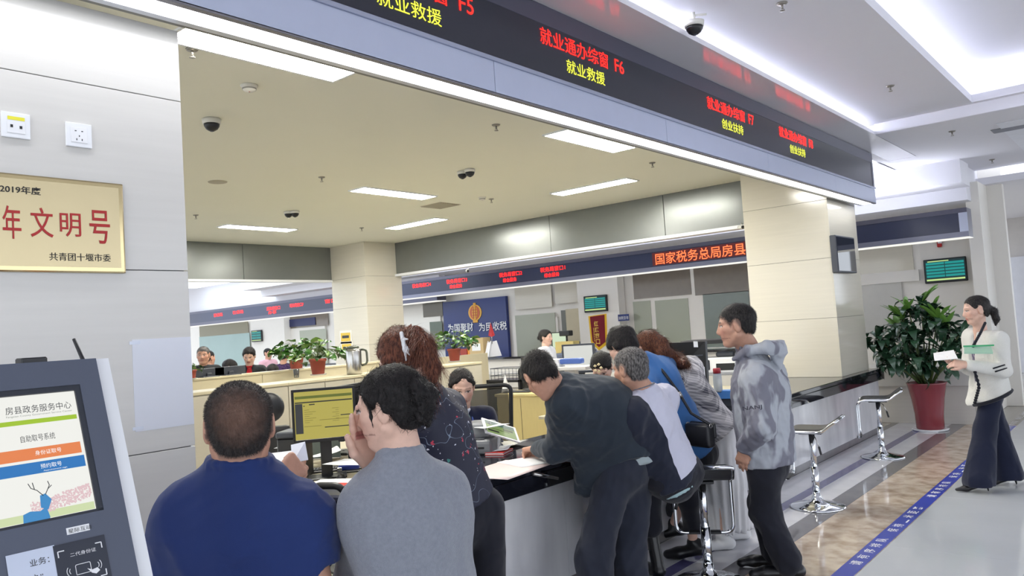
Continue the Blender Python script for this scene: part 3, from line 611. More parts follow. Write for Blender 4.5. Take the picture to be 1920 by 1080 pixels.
# ================================================================ STOOLS
BLKLEATHER = mat('black_leather', (30, 31, 36), .38, var=.08, bump=.15, bscale=300)
def stool(loc, rz, zs, label):
    """gas lift stool: lip at local +x, foot rest towards -x"""
    t = root('bar_stool', label, 'stool', (*loc, 0), rz, 'chrome bar stools with black seats')
    lathe('base', [(.0, .0), (.215, .0), (.22, .006), (.2, .016), (.12, .03), (.055, .05), (.034, .085), (.03, .12), (0, .12)], CHROME, t, 36)
    tube('outer_column', [(0, 0, .1), (0, 0, zs*.52)], .03, CHROME, t, 20); tube('inner_column', [(0, 0, zs*.5), (0, 0, zs-.03)], .024, CHROME, t, 20)
    box('mount', (-.09, -.07, zs-.035), (.09, .07, zs-.018), BLACK, t, .004)
    prof = arc([(-.175, zs-.03), (-.15, zs+.0), (.11, zs-.005), (.17, zs+.05), (.225, zs+.085)], 6, .06)
    prof = [(p[0], p[1]) for p in [Vector((a, b, 0)) for a, b in [(q.x, q.y) for q in arc([(-.175, zs-.03, 0), (-.15, zs, 0), (.11, zs-.005, 0), (.165, zs+.045, 0), (.225, zs+.085, 0)], 6, .06)]]]
    wv = .165; vs_, fs = [], []
    for x, z in prof:
        for yy_, dz in ((-wv, -.012), (-wv, .012), (-wv+.03, .02), (wv-.03, .02), (wv, .012), (wv, -.012)): vs_.append((x, yy_, z+dz))
    n = 6
    for i in range(len(prof)-1):
        for k in range(n): fs.append((i*n+k, (i+1)*n+k, (i+1)*n+(k+1) % n, i*n+(k+1) % n))
    fs += [tuple(range(n)), tuple(range((len(prof)-1)*n, len(prof)*n))[::-1]]
    link('seat_pad', mesh('seat_pad', vs_, fs), BLKLEATHER, t, False)
    path = []
    side = [(q.x, q.y) for q in arc([(.235, zs+.088, 0), (.165, zs+.043, 0), (.11, zs-.006, 0), (-.16, zs, 0), (-.205, zs-.05, 0), (-.205, zs-.37, 0)], 6, .05)]
    wy = wv+.012
    lp = [(x, -wy, z) for x, z in side]+[(-.205, -wy+.03, zs-.395), (-.205, wy-.03, zs-.395)]+[(x, wy, z) for x, z in side[::-1]]
    tube('frame_tube', arc([(.235, 0, zs+.09)]+lp+[(.235, 0, zs+.09)], 3, .03), .0115, CHROME, t, 10)
    box('foot_rest', (-.228, -.1, zs-.402), (-.182, .1, zs-.384), BLACK, t, .005)
    tube('lever', [(0, -.03, zs-.03), (.05, -.12, zs-.05), (.08, -.15, zs-.12)], .004, STEEL, t, 6); tube('lever_grip', [(.08, -.15, zs-.12), (.095, -.165, zs-.18)], .009, BLACK, t, 8)
    return t
stool(W(1533, 950, Z=0).xy, math.radians(8), .63, 'chrome bar stool with black seat right of the grey jacket man')
stool(W(1655, 857, Z=0).xy, math.radians(14), .62, 'chrome bar stool with black seat nearest the tall plant')
stool(W(1330, 1092, Z=0).xy, math.radians(-62), .64, 'chrome bar stool under the man in the white and navy jacket')
stool(W(452, 1330, d=2.2).xy, math.radians(-28), .46, 'bar stool under the man in the navy shirt')
stool(W(790, 1290, d=2.2).xy, math.radians(-40), .48, 'bar stool under the woman in the grey cardigan')
t = stool((-2.42, 1.98), math.radians(-10), .72, 'bar stool pushed against the counter between the two seated people')

# ================================================================ PLANTS
LEAFA = mat('glossy_dark_leaf', (54, 88, 64), .22, var=.25, scale=9, coat=.2); LEAFB = mat('fresh_leaf', (112, 160, 70), .35, var=.15, scale=9); LEAFC = mat('pothos_leaf', (64, 112, 44), .3, var=.3, scale=12)
LEAFD = mat('pale_pothos_leaf', (120, 156, 70), .3, var=.2, scale=12)
TERRA = mat('terracotta', (176, 84, 66), .6, var=.1); MAROON = mat('maroon_glaze', (136, 58, 66), .22, var=.06); SOIL = mat('soil', (60, 48, 38), .9, bump=.6); STEM = mat('green_stem', (86, 104, 56), .5)
def leafmesh(name, ln, wd, droop, heart=False, n=6):
    vs_, fs = [], []
    for i in range(n+1):
        s = i/n; y_ = ln*s*math.cos(droop*s*.8); z_ = ln*s*(.35-droop*s*.55)
        w = wd*(math.sin(math.pi*min(1, s*.92+.05))**(.7 if heart else .9)) if i < n else .001
        if heart: w = wd*(1-s)**.6*min(1, .55+s*3) if i < n else .001
        wav = .12*wd*math.sin(s*9)
        vs_ += [(-w, y_, z_+.22*w+wav), (-w*.5, y_, z_+.05*w), (0, y_, z_-.0), (w*.5, y_, z_+.05*w), (w, y_, z_+.22*w-wav)]
    for i in range(n):
        for k in range(4): fs.append((i*5+k, i*5+k+1, i*5+6+k, i*5+5+k))
    return mesh(name, vs_, fs)
def leaves(t, meshes, spots):
    for (p, yaw, pitch, roll, sc, k) in spots:
        o = bpy.data.objects.new('leaf', meshes[k]); COL.objects.link(o); o.parent = t
        o.location = p; o.rotation_euler = (pitch, roll, yaw); o.scale = (sc,)*3
def lm(name, m, *a):
    me = leafmesh(name, *a); me.materials.append(m); me.shade_smooth(); return me
rg = random.Random(11)
pp = W(1745, 806, Z=0)
t = root('potted_dracaena', 'tall leafy dracaena in a maroon pot at the end of the counter', 'plant', (pp.x, pp.y, 0))
lathe('saucer', [(0, 0), (.2, 0), (.215, .018), (.2, .02), (0, .012)], WHITEP, t, 28)
lathe('pot', [(0, .015), (.15, .015), (.16, .03), (.165, .2), (.19, .4), (.225, .58), (.235, .6), (.215, .6), (.2, .57), (0, .56)], MAROON, t, 36)
lathe('soil', [(0, .566), (.2, .566), (.2, .56)], SOIL, t, 20)
M4 = [lm('leaf', LEAFA, .36, .05, .9), lm('leaf', LEAFA, .3, .046, 1.3), lm('leaf', LEAFB, .28, .035, .4), lm('leaf', LEAFA, .3, .055, 1.6)]
heads = [(-.1, -.05, 1.52), (.12, .0, 1.50), (.0, .12, 1.62), (-.28, .08, 1.3), (.28, -.08, 1.28), (-.05, -.22, 1.22), (.18, .2, 1.36), (-.2, -.18, 1.02), (.22, -.2, 1.0), (-.36, -.02, 1.0), (.38, .06, 1.04), (.02, -.1, .94), (-.1, .22, 1.1), (-.26, .2, .86), (.26, .16, .86), (0, -.28, .86)]
heads += [(-.42, -.22, 1.2), (-.4, .2, 1.14), (.42, -.2, 1.2), (-.3, -.34, .92), (.05, .3, 1.4), (-.18, -.02, 1.42), (.2, -.1, 1.4)]
for hx, hy, hz in heads:
    hx *= 1.12; hy *= 1.12
    tube('stem', [(hx*.12, hy*.12, .56), (hx*.5, hy*.5, .56+(hz-.56)*.5), (hx, hy, hz)], [.014, .011, .008], STEM, t, 6)
    sp = []
    for k in range(18):
        el = rg.uniform(-.1, 1.15) if k > 4 else rg.uniform(.9, 1.35)
        sp.append(((hx+rg.uniform(-.02, .02), hy+rg.uniform(-.02, .02), hz-.13*rg.random()*(1.3-el)), rg.uniform(0, 6.28), el-.5, rg.uniform(-.3, .3), rg.uniform(.8, 1.15), (2 if el > 1.0 and hz > 1.25 else rg.choice((0, 1, 3)))))
    leaves(t, M4, sp)
ML = [lm('leaf', LEAFC, .105, .045, .8, True), lm('leaf', LEAFC, .085, .04, 1.2, True), lm('leaf', LEAFD, .095, .04, .6, True)]
def pothos(p, s, label, nl=46, hgt=.2, spread=.24, hang=0):
    t = root('potted_pothos', label, 'plant', p, 0, 'small pothos plants on the cabinets')
    lathe('pot', [(0, 0), (.052*s, 0), (.055*s, .01), (.072*s, .12*s), (.08*s, .122*s), (.08*s, .145*s), (.072*s, .145*s), (.068*s, .12*s), (0, .12*s)], TERRA, t, 24); lathe('saucer', [(0, -.004), (.07*s, -.004), (.075*s, .008), (0, .004)], mat('clear_saucer', (200, 196, 186), .2), t, 20); lathe('soil', [(0, .128*s), (.068*s, .126*s), (.068*s, .12*s)], SOIL, t, 16)
    sp = []
    for k in range(nl):
        a = rg.uniform(0, 6.28); r_ = spread*math.sqrt(rg.random()); h = .145*s+hgt*rg.random()*(1.2-r_/spread*.8)
        q = (math.cos(a)*r_, math.sin(a)*r_, h)
        sp.append((q, a-math.pi/2+rg.uniform(-.6, .6), rg.uniform(-.9, .5), rg.uniform(-.5, .5), s*rg.uniform(.8, 1.35), rg.choice((0, 0, 1, 2))))
        if k % 3 == 0: tube('stem', [(0, 0, .12*s), (q[0]*.5, q[1]*.5, h*.9+.05), q], .003, STEM, t, 4)
    leaves(t, ML, sp)
    return t
q = W(597, 703, Z=ZK); pothos((q.x, q.y, ZK+.004), 1.35, 'potted pothos with drooping leaves beside the steel flask', 60, .24, .3)
q = W(556, 690, X=-9.8); pothos((q.x, q.y, zu+.004), 1.5, 'potted pothos on the ledge behind the two plants\' front pot', 50, .24, .32)
q = W(848, 678, Z=ZK); pothos((q.x+.05, q.y, ZK+.004), 1.25, 'potted pothos on the cabinet in front of the blue board', 70, .3, .3)
q = W(359, 690, X=-9.85); pothos((q.x, q.y, zu+.004), .8, 'small pothos half hidden by the near pillar', 16, .12, .12)
# a small seedling in a glass
q = W(556, 708, Z=ZK); t = root('seedling_glass', 'single leaf cutting in a small glass on the cabinet', 'plant', (q.x, q.y, ZK)); lathe('glass', [(0, .004), (.03, .0), (.035, .1), (.033, .1), (.028, .008)], mat('clear_glass', (235, 238, 240), .05, trans=.9), t, 16); tube('stem', [(0, 0, .01), (.02, .02, .12), (.06, .06, .2)], .004, mat('red_stem', (150, 70, 50), .5), t, 5); leaves(t, ML, [((.05, .05, .17), .6, -.3, 0, 1.5, 0)])
# steel flask
q = W(665, 702, Z=ZK); t = root('steel_flask', 'steel vacuum flask with grey handle on the cabinets', 'flask', (q.x, q.y, ZK), -.7)
lathe('body', [(0, .0), (.085, .0), (.09, .012), (.09, .27), (.082, .295), (.07, .3), (0, .3)], STEEL, t, 28); lathe('lid', [(0, .33), (.05, .335), (.066, .322), (.07, .298), (0, .298)], mat('flask_grey', (92, 96, 84), .4), t, 24); tube('handle', arc([(0, .085, .285), (0, .15, .28), (0, .155, .12), (0, .09, .1)], 5, .04), .013, mat('flask_grey', (92, 96, 84), .4), t, 8); tube('spout', [(0, -.06, .3), (0, -.1, .318)], .018, mat('flask_grey', (92, 96, 84), .4), t, 8)
# stickers on the corner pillar
for px, py, lab in ((648, 632, 'upper yellow notice on the corner pillar'), (650, 653, 'lower yellow notice on the corner pillar, half behind the flask')):
    q = W(px, py, Y=9.14); t = root('pillar_notice', lab, 'notice', (q.x, 9.15, q.z)); box('backing', (-.17, -.01, -.12), (.17, 0, .12), WALLW, t); box('print', (-.14, -.012, -.08), (.14, -.01, .08), mat('notice_yellow', (226, 190, 60), .5), t); box('print_line', (-.1, -.0135, -.02), (.1, -.012, .03), BLK, t)

# ================================================================ EQUIPMENT
def face(o, p, d, up=(0, 0, 1)):
    """stand an object at p with its front (local -y) towards d"""
    o.location = p; o.rotation_euler = (0, 0, math.atan2(d[1], d[0])+math.pi/2); return o
SCRBLK = mat('screen_off', (18, 20, 26), .12)
def monitor(p, d, w, h, z0, label, screen=None, stand=True, frame_m=None, tilt=0., name='monitor'):
    """p: point on the desk; z0: height of the lower edge above the desk"""
    t = root(name, label, 'monitor', p); face(t, p, d); fm = frame_m or BLACK
    c = box('casing', (-w/2, 0, z0), (w/2, .035, z0+h), fm, t, .005); box('bezel', (-w/2, -.006, z0), (w/2, 0, z0+.022), fm, t, .002)
    for lo, hi in (((-w/2, -.006, z0+.022), (-w/2+.016, 0, z0+h)), ((w/2-.016, -.006, z0+.022), (w/2, 0, z0+h)), ((-w/2+.016, -.006, z0+h-.016), (w/2-.016, 0, z0+h))): box('bezel', lo, hi, fm, t)
    box('screen', (-w/2+.016, -.003, z0+.022), (w/2-.016, -.001, z0+h-.016), screen or SCRBLK, t)
    if stand: box('neck', (-.035, .03, 0), (.035, .06, z0+h*.4), fm, t, .004); box('foot', (-.12, -.05, 0), (.12, .12, .012), fm, t, .004)
    return t
tocam = Vector((.62, -.78))
DZ = .75
q = W(607, 905, Z=DZ); q = W(608, 778, d=4.9); yl_ = glow('form_yellow', (196, 184, 88), .78)
m1 = monitor((q.x, q.y, DZ), (.80, -.60), .39, .335, q.z-DZ-.165, 'monitor with a yellow form on screen behind the seated man', yl_)
dkline = glow('form_dark', (70, 72, 60), .45); z0 = q.z-DZ-.165
for lo, hi, mm in (((-.175, .245), (.175, .262), glow('form_green', (120, 132, 48), .6)), ((-.175, .218), (.175, .226), dkline), ((-.175, .03), (-.13, .215), glow('form_side', (72, 76, 80), .45)), ((-.09, .203), (-.055, .21), dkline), ((-.125, .197), (-.115, .202), dkline),
        ((.1, .125), (.175, .131), dkline), ((-.03, .105), (.175, .108), glow('form_line', (150, 138, 60), .6)), ((-.125, .07), (-.02, .073), glow('form_line', (150, 138, 60), .6)), ((.0, .056), (.175, .062), dkline)):
    box('form_element', (lo[0], -.0042, z0+lo[1]+.03), (hi[0], -.003, z0+hi[1]+.03), mm, m1)
for i in range(7): box('form_element', (-.12, -.0042, z0+.125+i*.013), (-.12+.03+.02*(i % 3), -.003, z0+.1275+i*.013), glow('form_line', (150, 138, 60), .6), m1); box('form_element', (.05+.02*(i % 2), -.0042, z0+.125+i*.013), (.09, -.003, z0+.1275+i*.013), glow('form_line', (150, 138, 60), .6), m1)
q = W(668, 780, d=5.3); monitor((q.x, q.y, DZ), (.9, .43), .44, .36, q.z-DZ-.14, 'dark monitor seen edge on behind the yellow form screen')
q = W(553, 830, d=5.0); t = root('card_printer', 'black boxy card printer left of the yellow form monitor', 'printer', (q.x, q.y, DZ), .6); box('body', (-.08, -.1, 0), (.08, .1, .26), BLACK, t, .008); box('lid', (-.085, -.105, .26), (.085, .105, .3), DKGREY, t, .008); box('slot', (-.05, -.103, .16), (.05, -.1, .175), mat('slot_black', (8, 8, 10), .4), t); box('tray', (-.05, -.15, .1), (.05, -.1, .115), DKGREY, t, .003)
# desk clutter between the two seated people
def sheet(px, py, z, w, h, rz, label, m=PAPER, curl=.0, group='loose papers on the counter', th=.0015):
    q = W(px, py, Z=z); n = 5; vs_ = []
    for i in range(n+1):
        for j in range(n+1):
            u, v = i/n-.5, j/n-.5; vs_.append((u*w, v*h, th+curl*(u+.5)**2*.6+curl*.3*math.sin(v*5)*u+abs(curl)*.4))
    fs = [(i*(n+1)+j, (i+1)*(n+1)+j, (i+1)*(n+1)+j+1, i*(n+1)+j+1) for i in range(n) for j in range(n)]
    o = link('paper_sheet', mesh('paper_sheet', vs_, fs), m, None, True); o.location = (q.x, q.y, z); o.rotation_euler = (0, 0, rz)
    md = o.modifiers.new('thickness', 'SOLIDIFY'); md.thickness = .001
    return tag(o, label, 'paper', group)
sheet(562, 842, DZ+.06, .3, .22, .4, 'curled white sheet nearest the black card printer', curl=.05)
sheet(600, 838, DZ+.05, .34, .2, .9, 'white sheet below the yellow form screen', curl=.04)
sheet(660, 868, DZ+.09, .3, .21, .2, 'white sheet on the glass tray beside the grey cardigan', curl=.01)
sheet(610, 860, DZ+.05, .2, .15, 1.2, 'small folded sheet beside the document camera', curl=.06)
sheet(632, 905, WT, .3, .22, .5, 'white form on the counter at the cardigan woman\'s elbow')
q = W(645, 880, Z=DZ); t = root('keyboard', 'black computer keyboard on the staff desk', 'keyboard', (q.x, q.y, DZ), math.radians(50)); box('tray', (-.21, -.07, 0), (.21, .07, .016), BLACK, t, .004)
kme = boxmesh('key', (-.0075, -.0075, 0), (.0075, .0075, .007), .0015); kme.materials.append(mat('key_grey', (58, 60, 66), .5))
for i in range(20):
    for j in range(5):
        o = bpy.data.objects.new('key', kme); COL.objects.link(o); o.parent = t; o.location = (-.19+i*.02, -.045+j*.021, .016)
q = W(640, 850, Z=DZ); t = root('document_camera', 'black folding document camera with curved arms on the desk', 'camera', (q.x, q.y, DZ), .5); box('base', (-.1, -.12, 0), (.1, .1, .02), BLACK, t, .006); tube('arm', arc([(-.08, .08, .02), (-.09, .09, .14), (.02, -.02, .17), (.12, -.08, .13)], 5, .05), .012, BLACK, t, 8); box('head', (.08, -.12, .1), (.17, -.04, .14), BLACK, t, .01); tube('cable', arc([(-.1, .0, .03), (-.16, -.04, .07), (.0, -.14, .06), (.08, -.12, .04)], 6, .06), .006, mat('cable_white', (205, 206, 210), .4), t, 6)
q = W(655, 886, Z=DZ); t = root('stapler', 'blue stapler on the staff desk', 'stapler', (q.x, q.y, DZ), .9); box('base', (-.07, -.018, 0), (.07, .018, .012), BLACK, t, .003); o = box('arm', (-.07, -.016, .018), (.065, .016, .05), mat('stapler_blue', (30, 52, 140), .35), t, .01, 2); box('hinge', (-.075, -.018, .01), (-.045, .018, .04), STEEL, t, .003)
q = W(640, 900, Z=DZ); t = root('computer_mouse', 'black computer mouse beside the keyboard', 'mouse', (q.x, q.y, DZ), .9); lathe('shell', [(0, .034), (.018, .032), (.028, .02), (.031, .004), (.03, 0)], BLACK, t, 18); box('wheel', (-.004, .008, .028), (.004, .02, .037), DKGREY, t, .002)
q = W(684, 866, Z=DZ); t = root('pen_holder', 'brown box pen holder beside a small glass', 'pen holder', (q.x, q.y, DZ), .6); box('cup', (-.04, -.04, 0), (.04, .04, .16), mat('brown_card', (150, 100, 58), .6), t, .003)
for i, (dx, dy, cc) in enumerate(((.0, .01, (30, 40, 110)), (.018, -.012, (200, 200, 205)), (-.015, .0, (40, 40, 44)))): tube('pen', [(dx, dy, .02), (dx*1.8, dy*1.8, .22)], .005, mat('pen_%d' % i, cc, .4), t, 6)
q = W(670, 860, Z=DZ); t = root('glass_screen', 'grey glass panel standing at the cardigan woman\'s hand', 'panel', (q.x-.25, q.y-.1, DZ), .65); box('pane', (-.12, -.004, .01), (.12, .004, .3), mat('smoked_glass', (92, 104, 102), .1, trans=.2), t, .002); box('foot', (-.12, -.03, 0), (.12, .03, .012), STEEL, t, .003)
for px, py, lab, cc in ((535, 850, 'small white and black paper cup on the staff desk', (225, 225, 222)), (565, 850, 'small brown paper cup on the staff desk', (186, 150, 112))):
    q = W(px, py, Z=DZ); t = root('cup', lab, 'cup', (q.x, q.y, DZ)); lathe('wall', [(0, .003), (.026, 0), (.036, .095), (.038, .096), (.034, .094), (.025, .006)], mat('cup_%d' % px, cc, .5), t, 20); lathe('band', [(.0305, .03), (.034, .06), (.0345, .06), (.031, .03)], mat('cup_band', (60, 62, 60), .5), t, 20)
for px, py, lab in ((622, 917, 'red booklet on the counter between the seated pair'), (936, 849, 'red booklet beside the bending man\'s hand')):
    q = W(px, py, Z=WT); t = root('booklet', lab, 'booklet', (q.x, q.y, WT), .35, 'red booklets'); box('cover', (-.065, -.09, 0), (.065, .09, .004), mat('booklet_red', (196, 44, 42), .45), t, .001); box('pages', (-.062, -.088, .004), (.062, .088, .012), PAPER, t); box('top_cover', (-.065, -.09, .012), (.065, .09, .016), mat('booklet_red', (196, 44, 42), .45), t, .001)
q = W(625, 935, Z=WT); t = root('telephone', 'dark blue handset lying on the counter edge', 'telephone', (q.x, q.y, WT), .4); box('base', (-.1, -.09, 0), (.1, .09, .035), mat('phone_blue', (34, 40, 66), .4), t, .01); tube('handset', arc([(-.09, -.05, .05), (-.06, -.05, .075), (.06, -.05, .075), (.09, -.05, .05)], 4, .03), .018, BLACK, t, 10)
# on the worktop before the bending man
pk = mat('pink_form', (226, 206, 204), .5, var=.05, scale=20, stretch=(1, 8, 1))
sheet(950, 880, WT, .36, .52, .12, 'pinkish form under clear film at the counter edge', pk); sheet(1010, 862, WT+.002, .28, .42, -.3, 'white form under the bending man\'s hand')
sheet(915, 848, WT, .3, .2, .5, 'white leaflet behind the red booklet', curl=.03); sheet(935, 835, WT, .34, .24, .2, 'printed leaflet stack below the tablet', mat('leaflet', (206, 204, 192), .5, var=.2, scale=60), curl=.02); sheet(1025, 842, WT+.001, .2, .3, .1, 'white form at the bending man\'s elbow')
q = W(940, 832, Z=WT); t = root('tablet', 'white tablet with a green page on an angled stand', 'tablet', (q.x, q.y, WT))
tc2 = W(939, 806, d=5.1)
ex = Vector((.45, .86, -.38)).normalized(); ey = Vector((-.60, .22, .42)); ey = (ey-ex*ey.dot(ex)).normalized(); ez = ex.cross(ey)
def tb(name, u0, u1, v0, v1, n, th, m): o = slab(name, [tc2+ex*u+ey*v+ez*n for u, v in ((u0, v0), (u1, v0), (u1, v1), (u0, v1))], th, m); adopt(t, o)
tb('shell', -.125, .125, -.085, .085, 0, .009, WHITEP); tb('screen', -.108, .108, -.07, .07, .001, .0008, glow('tablet_green', (150, 176, 110), .7)); tb('banner', -.108, .108, .03, .07, .0015, .0004, glow('tablet_teal', (100, 132, 122), .6)); tb('block', -.1, -.02, -.05, -.03, .0015, .0004, dkline); tb('block', .02, .09, -.0, .02, .0015, .0004, dkline); tb('line', -.1, .06, -.015, -.01, .0015, .0004, dkline)
adopt(t, tube('stand_arm', [tc2-ez*.01, tc2-ez*.06-Vector((0, 0, .07)), Vector((tc2.x-.05, tc2.y+.02, WT+.01))], .009, WHITEP)); adopt(t, lathe('stand_base', [(0, .012), (.06, .01), (.065, 0)], WHITEP, None, 20, (tc2.x-.05, tc2.y+.02, WT)))
q = W(893, 850, Z=WT); t = root('card_reader', 'grey rounded card reading machine beside the floral blouse', 'device', (q.x, q.y+.05, WT), .45); box('body', (-.11, -.13, 0), (.11, .13, .1), mat('device_grey', (128, 130, 134), .45), t, .03, 3); box('head', (-.1, -.05, .09), (.09, .13, .2), mat('device_grey', (128, 130, 134), .45), t, .035, 3); box('slot', (-.06, -.132, .04), (.06, -.125, .052), BLACK, t); box('keypad', (-.07, -.12, .1), (.06, -.06, .104), DKGREY, t, .002)
t = root('counter_flap', 'black flap with a steel bar under the counter edge', 'flap', (CX+.01, 3.8, .7)); a = W(1000, 888, X=CX+.015); b = W(1045, 897, X=CX+.015); adopt(t, tube('steel_bar', [a, b], .012, STEEL)); adopt(t, box('plate', (CX+.001, 3.62, .68), (CX+.006, 3.98, .755), BLACK))
# mesh office chair of the clerk
def office_chair(p, d, label, hgt=.98):
    t = root('office_chair', label, 'chair', p); face(t, p, d)
    box('seat', (-.24, -.24, .42), (.24, .22, .5), BLACK, t, .03, 2)
    mm = MATS.get('chair_mesh')
    if not mm:
        mm = mat('chair_mesh', (70, 68, 62), .7, alpha=.62)
    box('mesh_back', (-.21, .235, .55), (.21, .245, hgt-.03), mm, t)
    tube('back_frame', arc([(-.2, .25, .52), (-.235, .25, hgt), (.235, .25, hgt), (.2, .25, .52), (-.19, .25, .52)], 5, .06), .018, BLACK, t, 8)
    tube('spine', [(0, .2, .44), (0, .28, .5), (0, .26, .62)], .022, BLACK, t, 8); tube('gas_post', [(0, 0, .1), (0, 0, .42)], .028, BLACK, t, 10)
    for i in range(5):
        a = i*1.2566; tube('base_leg', [(0, 0, .1), (.28*math.cos(a), .28*math.sin(a), .06)], .02, BLACK, t, 8); tube('castor', [(.28*math.cos(a)-.012, .28*math.sin(a), .03), (.28*math.cos(a)+.012, .28*math.sin(a), .03)], .03, BLACK, t, 10)
    return t
q = W(935, 790, d=6.0); office_chair((q.x-.14, q.y-.05, 0), (.6, -.8), 'black mesh office chair behind the clerk in the navy blazer', 1.16)
q = W(966, 700, d=9.3); office_chair((q.x, q.y, 0), (-.2, -1), 'black mesh office chair beside the yellow wooden stand', 1.12)
# yellow wooden stand with monitor and chair behind
q = W(931, 742, d=8.5); zt = W(960, 737, d=8.5).z
t = root('wooden_stand', 'yellow wooden cabinet block between clerk and bending man', 'cabinet', (q.x, q.y, 0), .15); box('carcass', (0, 0, 0), (.62, .45, zt-.03), WOODY, t, .004); box('top', (-.015, -.02, zt-.03), (.635, .47, zt), WOODY, t, .004); box('door_seam', (.3, -.003, .05), (.303, 0, zt-.05), BLK, t)
q2 = W(985, 722, d=8.7); monitor((q2.x, q2.y+.1, zt), (-.35, -.93), .36, .3, .08, 'black monitor on the yellow wooden cabinet'); 
q2 = W(958, 735, d=8.6); t = root('keyboard', 'dark keyboard on the yellow wooden cabinet', 'keyboard', (q2.x+.1, q2.y, zt), .2); box('tray', (-.16, -.05, 0), (.16, .05, .014), BLACK, t, .004)
for i in range(14):
    for j in range(4):
        o = bpy.data.objects.new('key', kme); COL.objects.link(o); o.parent = t; o.location = (-.14+i*.0215, -.033+j*.021, .014)
q2 = W(948, 722, d=8.65); t = root('paper_stand', 'white folded card standing on the yellow wooden cabinet', 'card', (q2.x, q2.y, zt), .3); slab('leaf', [(-.04, -.04, 0), (.04, -.04, 0), (.0, 0, .2)], .004, PAPER, t); slab('leaf', [(.04, .04, 0), (-.04, .04, 0), (.0, 0, .2)], .004, PAPER, t)
# mid background: black shelf with wire racks, green thing
q = W(912, 715, d=9.9); t = root('black_shelf', 'low black shelf with a wire basket right of the cabinets', 'shelf', (q.x, q.y, 0), .0); zz = W(925, 712, d=9.9).z
for z_ in (.3, zz-.4, zz): box('board', (0, 0, z_-.03), (.55, .35, z_), BLACK, t, .003)
for x_ in (.0, .52): box('side', (x_, 0, 0), (x_+.03, .35, zz), BLACK, t)
for z_ in (zz+.05, zz+.14): tube('basket_rim', [(.05, .03, z_), (.5, .03, z_), (.5, .3, z_), (.05, .3, z_)], .005, DKGREY, t, 5, True)
for i in range(8): tube('basket_wire', [(.06+i*.06, .03, zz), (.06+i*.06, .03, zz+.14)], .003, DKGREY, t, 4)
q = W(921, 738, d=9.9); q = Vector((q.x+.05, q.y+.12, zz-.4+.06)); t = root('green_bottle', 'bright green bottle on the low black shelf', 'bottle', (q.x, q.y, q.z-.06)); lathe('bottle_body', [(0, 0), (.05, 0), (.055, .02), (.055, .1), (.03, .13), (0, .13)], mat('bottle_green', (60, 160, 60), .3), t, 16); lathe('bottle_cap', [(0, .16), (.022, .16), (.024, .13), (0, .13)], WHITEP, t, 12)
# on the far dark ledge
LZ = 1.06; YLd = 12.2
def put(px, z=LZ, y=YLd): q = W(px, 680, Y=y); return (q.x, y, z)
p_ = put(902); t = root('cardboard_box', 'beige box on the far dark ledge before the blue board', 'box', p_); box('carton', (-.2, -.12, 0), (.2, .12, .42), mat('beige_card', (206, 180, 132), .6), t, .005); box('label', (-.12, -.123, .15), (.12, -.12, .3), PAPER, t)
p_ = put(884); t = root('folder_stack', 'red and orange folders standing on the far dark ledge', 'folder', p_); box('red_folder', (-.22, -.1, 0), (-.02, .1, .2), mat('folder_red', (168, 58, 40), .5), t, .004); box('orange_folder', (.0, -.1, 0), (.14, .1, .26), mat('folder_orange', (236, 150, 50), .5), t, .004)
p_ = put(925); t = root('desk_flag', 'small red flag and white papers on the far dark ledge', 'flag', p_); lathe('flag_foot', [(0, .03), (.05, .02), (.06, 0)], STEEL, t, 14); tube('pole', [(0, 0, 0), (0, 0, .72)], .008, STEEL, t, 6); slab('flag_cloth', [(0, -.005, .72), (.1, -.01, .45), (.03, -.03, .42), (-.08, -.01, .45)], .006, mat('flag_red', (190, 40, 44), .6), t)
p_ = put(918); t = root('paper_pile', 'crumpled white paper pile on the far dark ledge', 'paper', p_)
for i, (dx, dz, a) in enumerate(((-.12, .0, .3), (.02, .0, -.4), (.1, .0, .8))): o = slab('sheet_fold', [(-.18, -.1, .0), (.18, -.12, .02), (.1, 0, .34), (-.1, .02, .3)], .012, PAPER, t); o.location = (dx, 0, dz); o.rotation_euler = (0, 0, a)
q = W(1049, 640, Y=11.9); monitor((q.x, 11.9, LZ), (.1, -1), .34, .34, .1, 'far monitor with a green and white page beside the clerk in white', glow('page_mint', (214, 232, 200), .9))
q = W(1067, 640, Y=11.9); t = root('yellow_device', 'yellow boxed device with a black camera on top', 'device', (q.x, 11.85, LZ)); box('box', (-.22, -.1, 0), (.2, .1, .26), mat('device_yellow', (212, 190, 120), .5), t, .006); tube('camera_post', [(-.02, 0, .26), (-.02, 0, .36)], .012, BLACK, t); box('camera_head', (-.13, -.08, .36), (.1, .06, .46), BLACK, t, .012); box('button', (.0, -.108, .06), (.07, -.1, .13), BLACK, t)
q = W(1078, 655, Y=11.5); t = root('printer', 'blue grey printer on the far counter under the pennant', 'printer', (q.x, 11.62, .86), .1); box('body', (-.42, -.2, 0), (.4, .2, .26), mat('printer_slate', (96, 106, 132), .4), t, .03, 2); box('paper_slot', (-.3, -.205, .16), (.1, -.2, .18), BLACK, t); box('top_lid', (-.3, -.15, .26), (.3, .15, .3), mat('printer_slate2', (116, 126, 150), .4), t, .02)
for s in (-1, 1): box('riser_block', (s*.3-.05, -.15, -.1), (s*.3+.05, .15, 0), DKGREY, t)
q = W(1085, 675, d=7.3); monitor((q.x, q.y, .75), (.25, -.97), .32, .27, q.z-.75-.12, 'monitor with a blank white screen left of the seated clerk\'s dark head', glow('blank_white', (226, 228, 222), .85), frame_m=DKGREY)
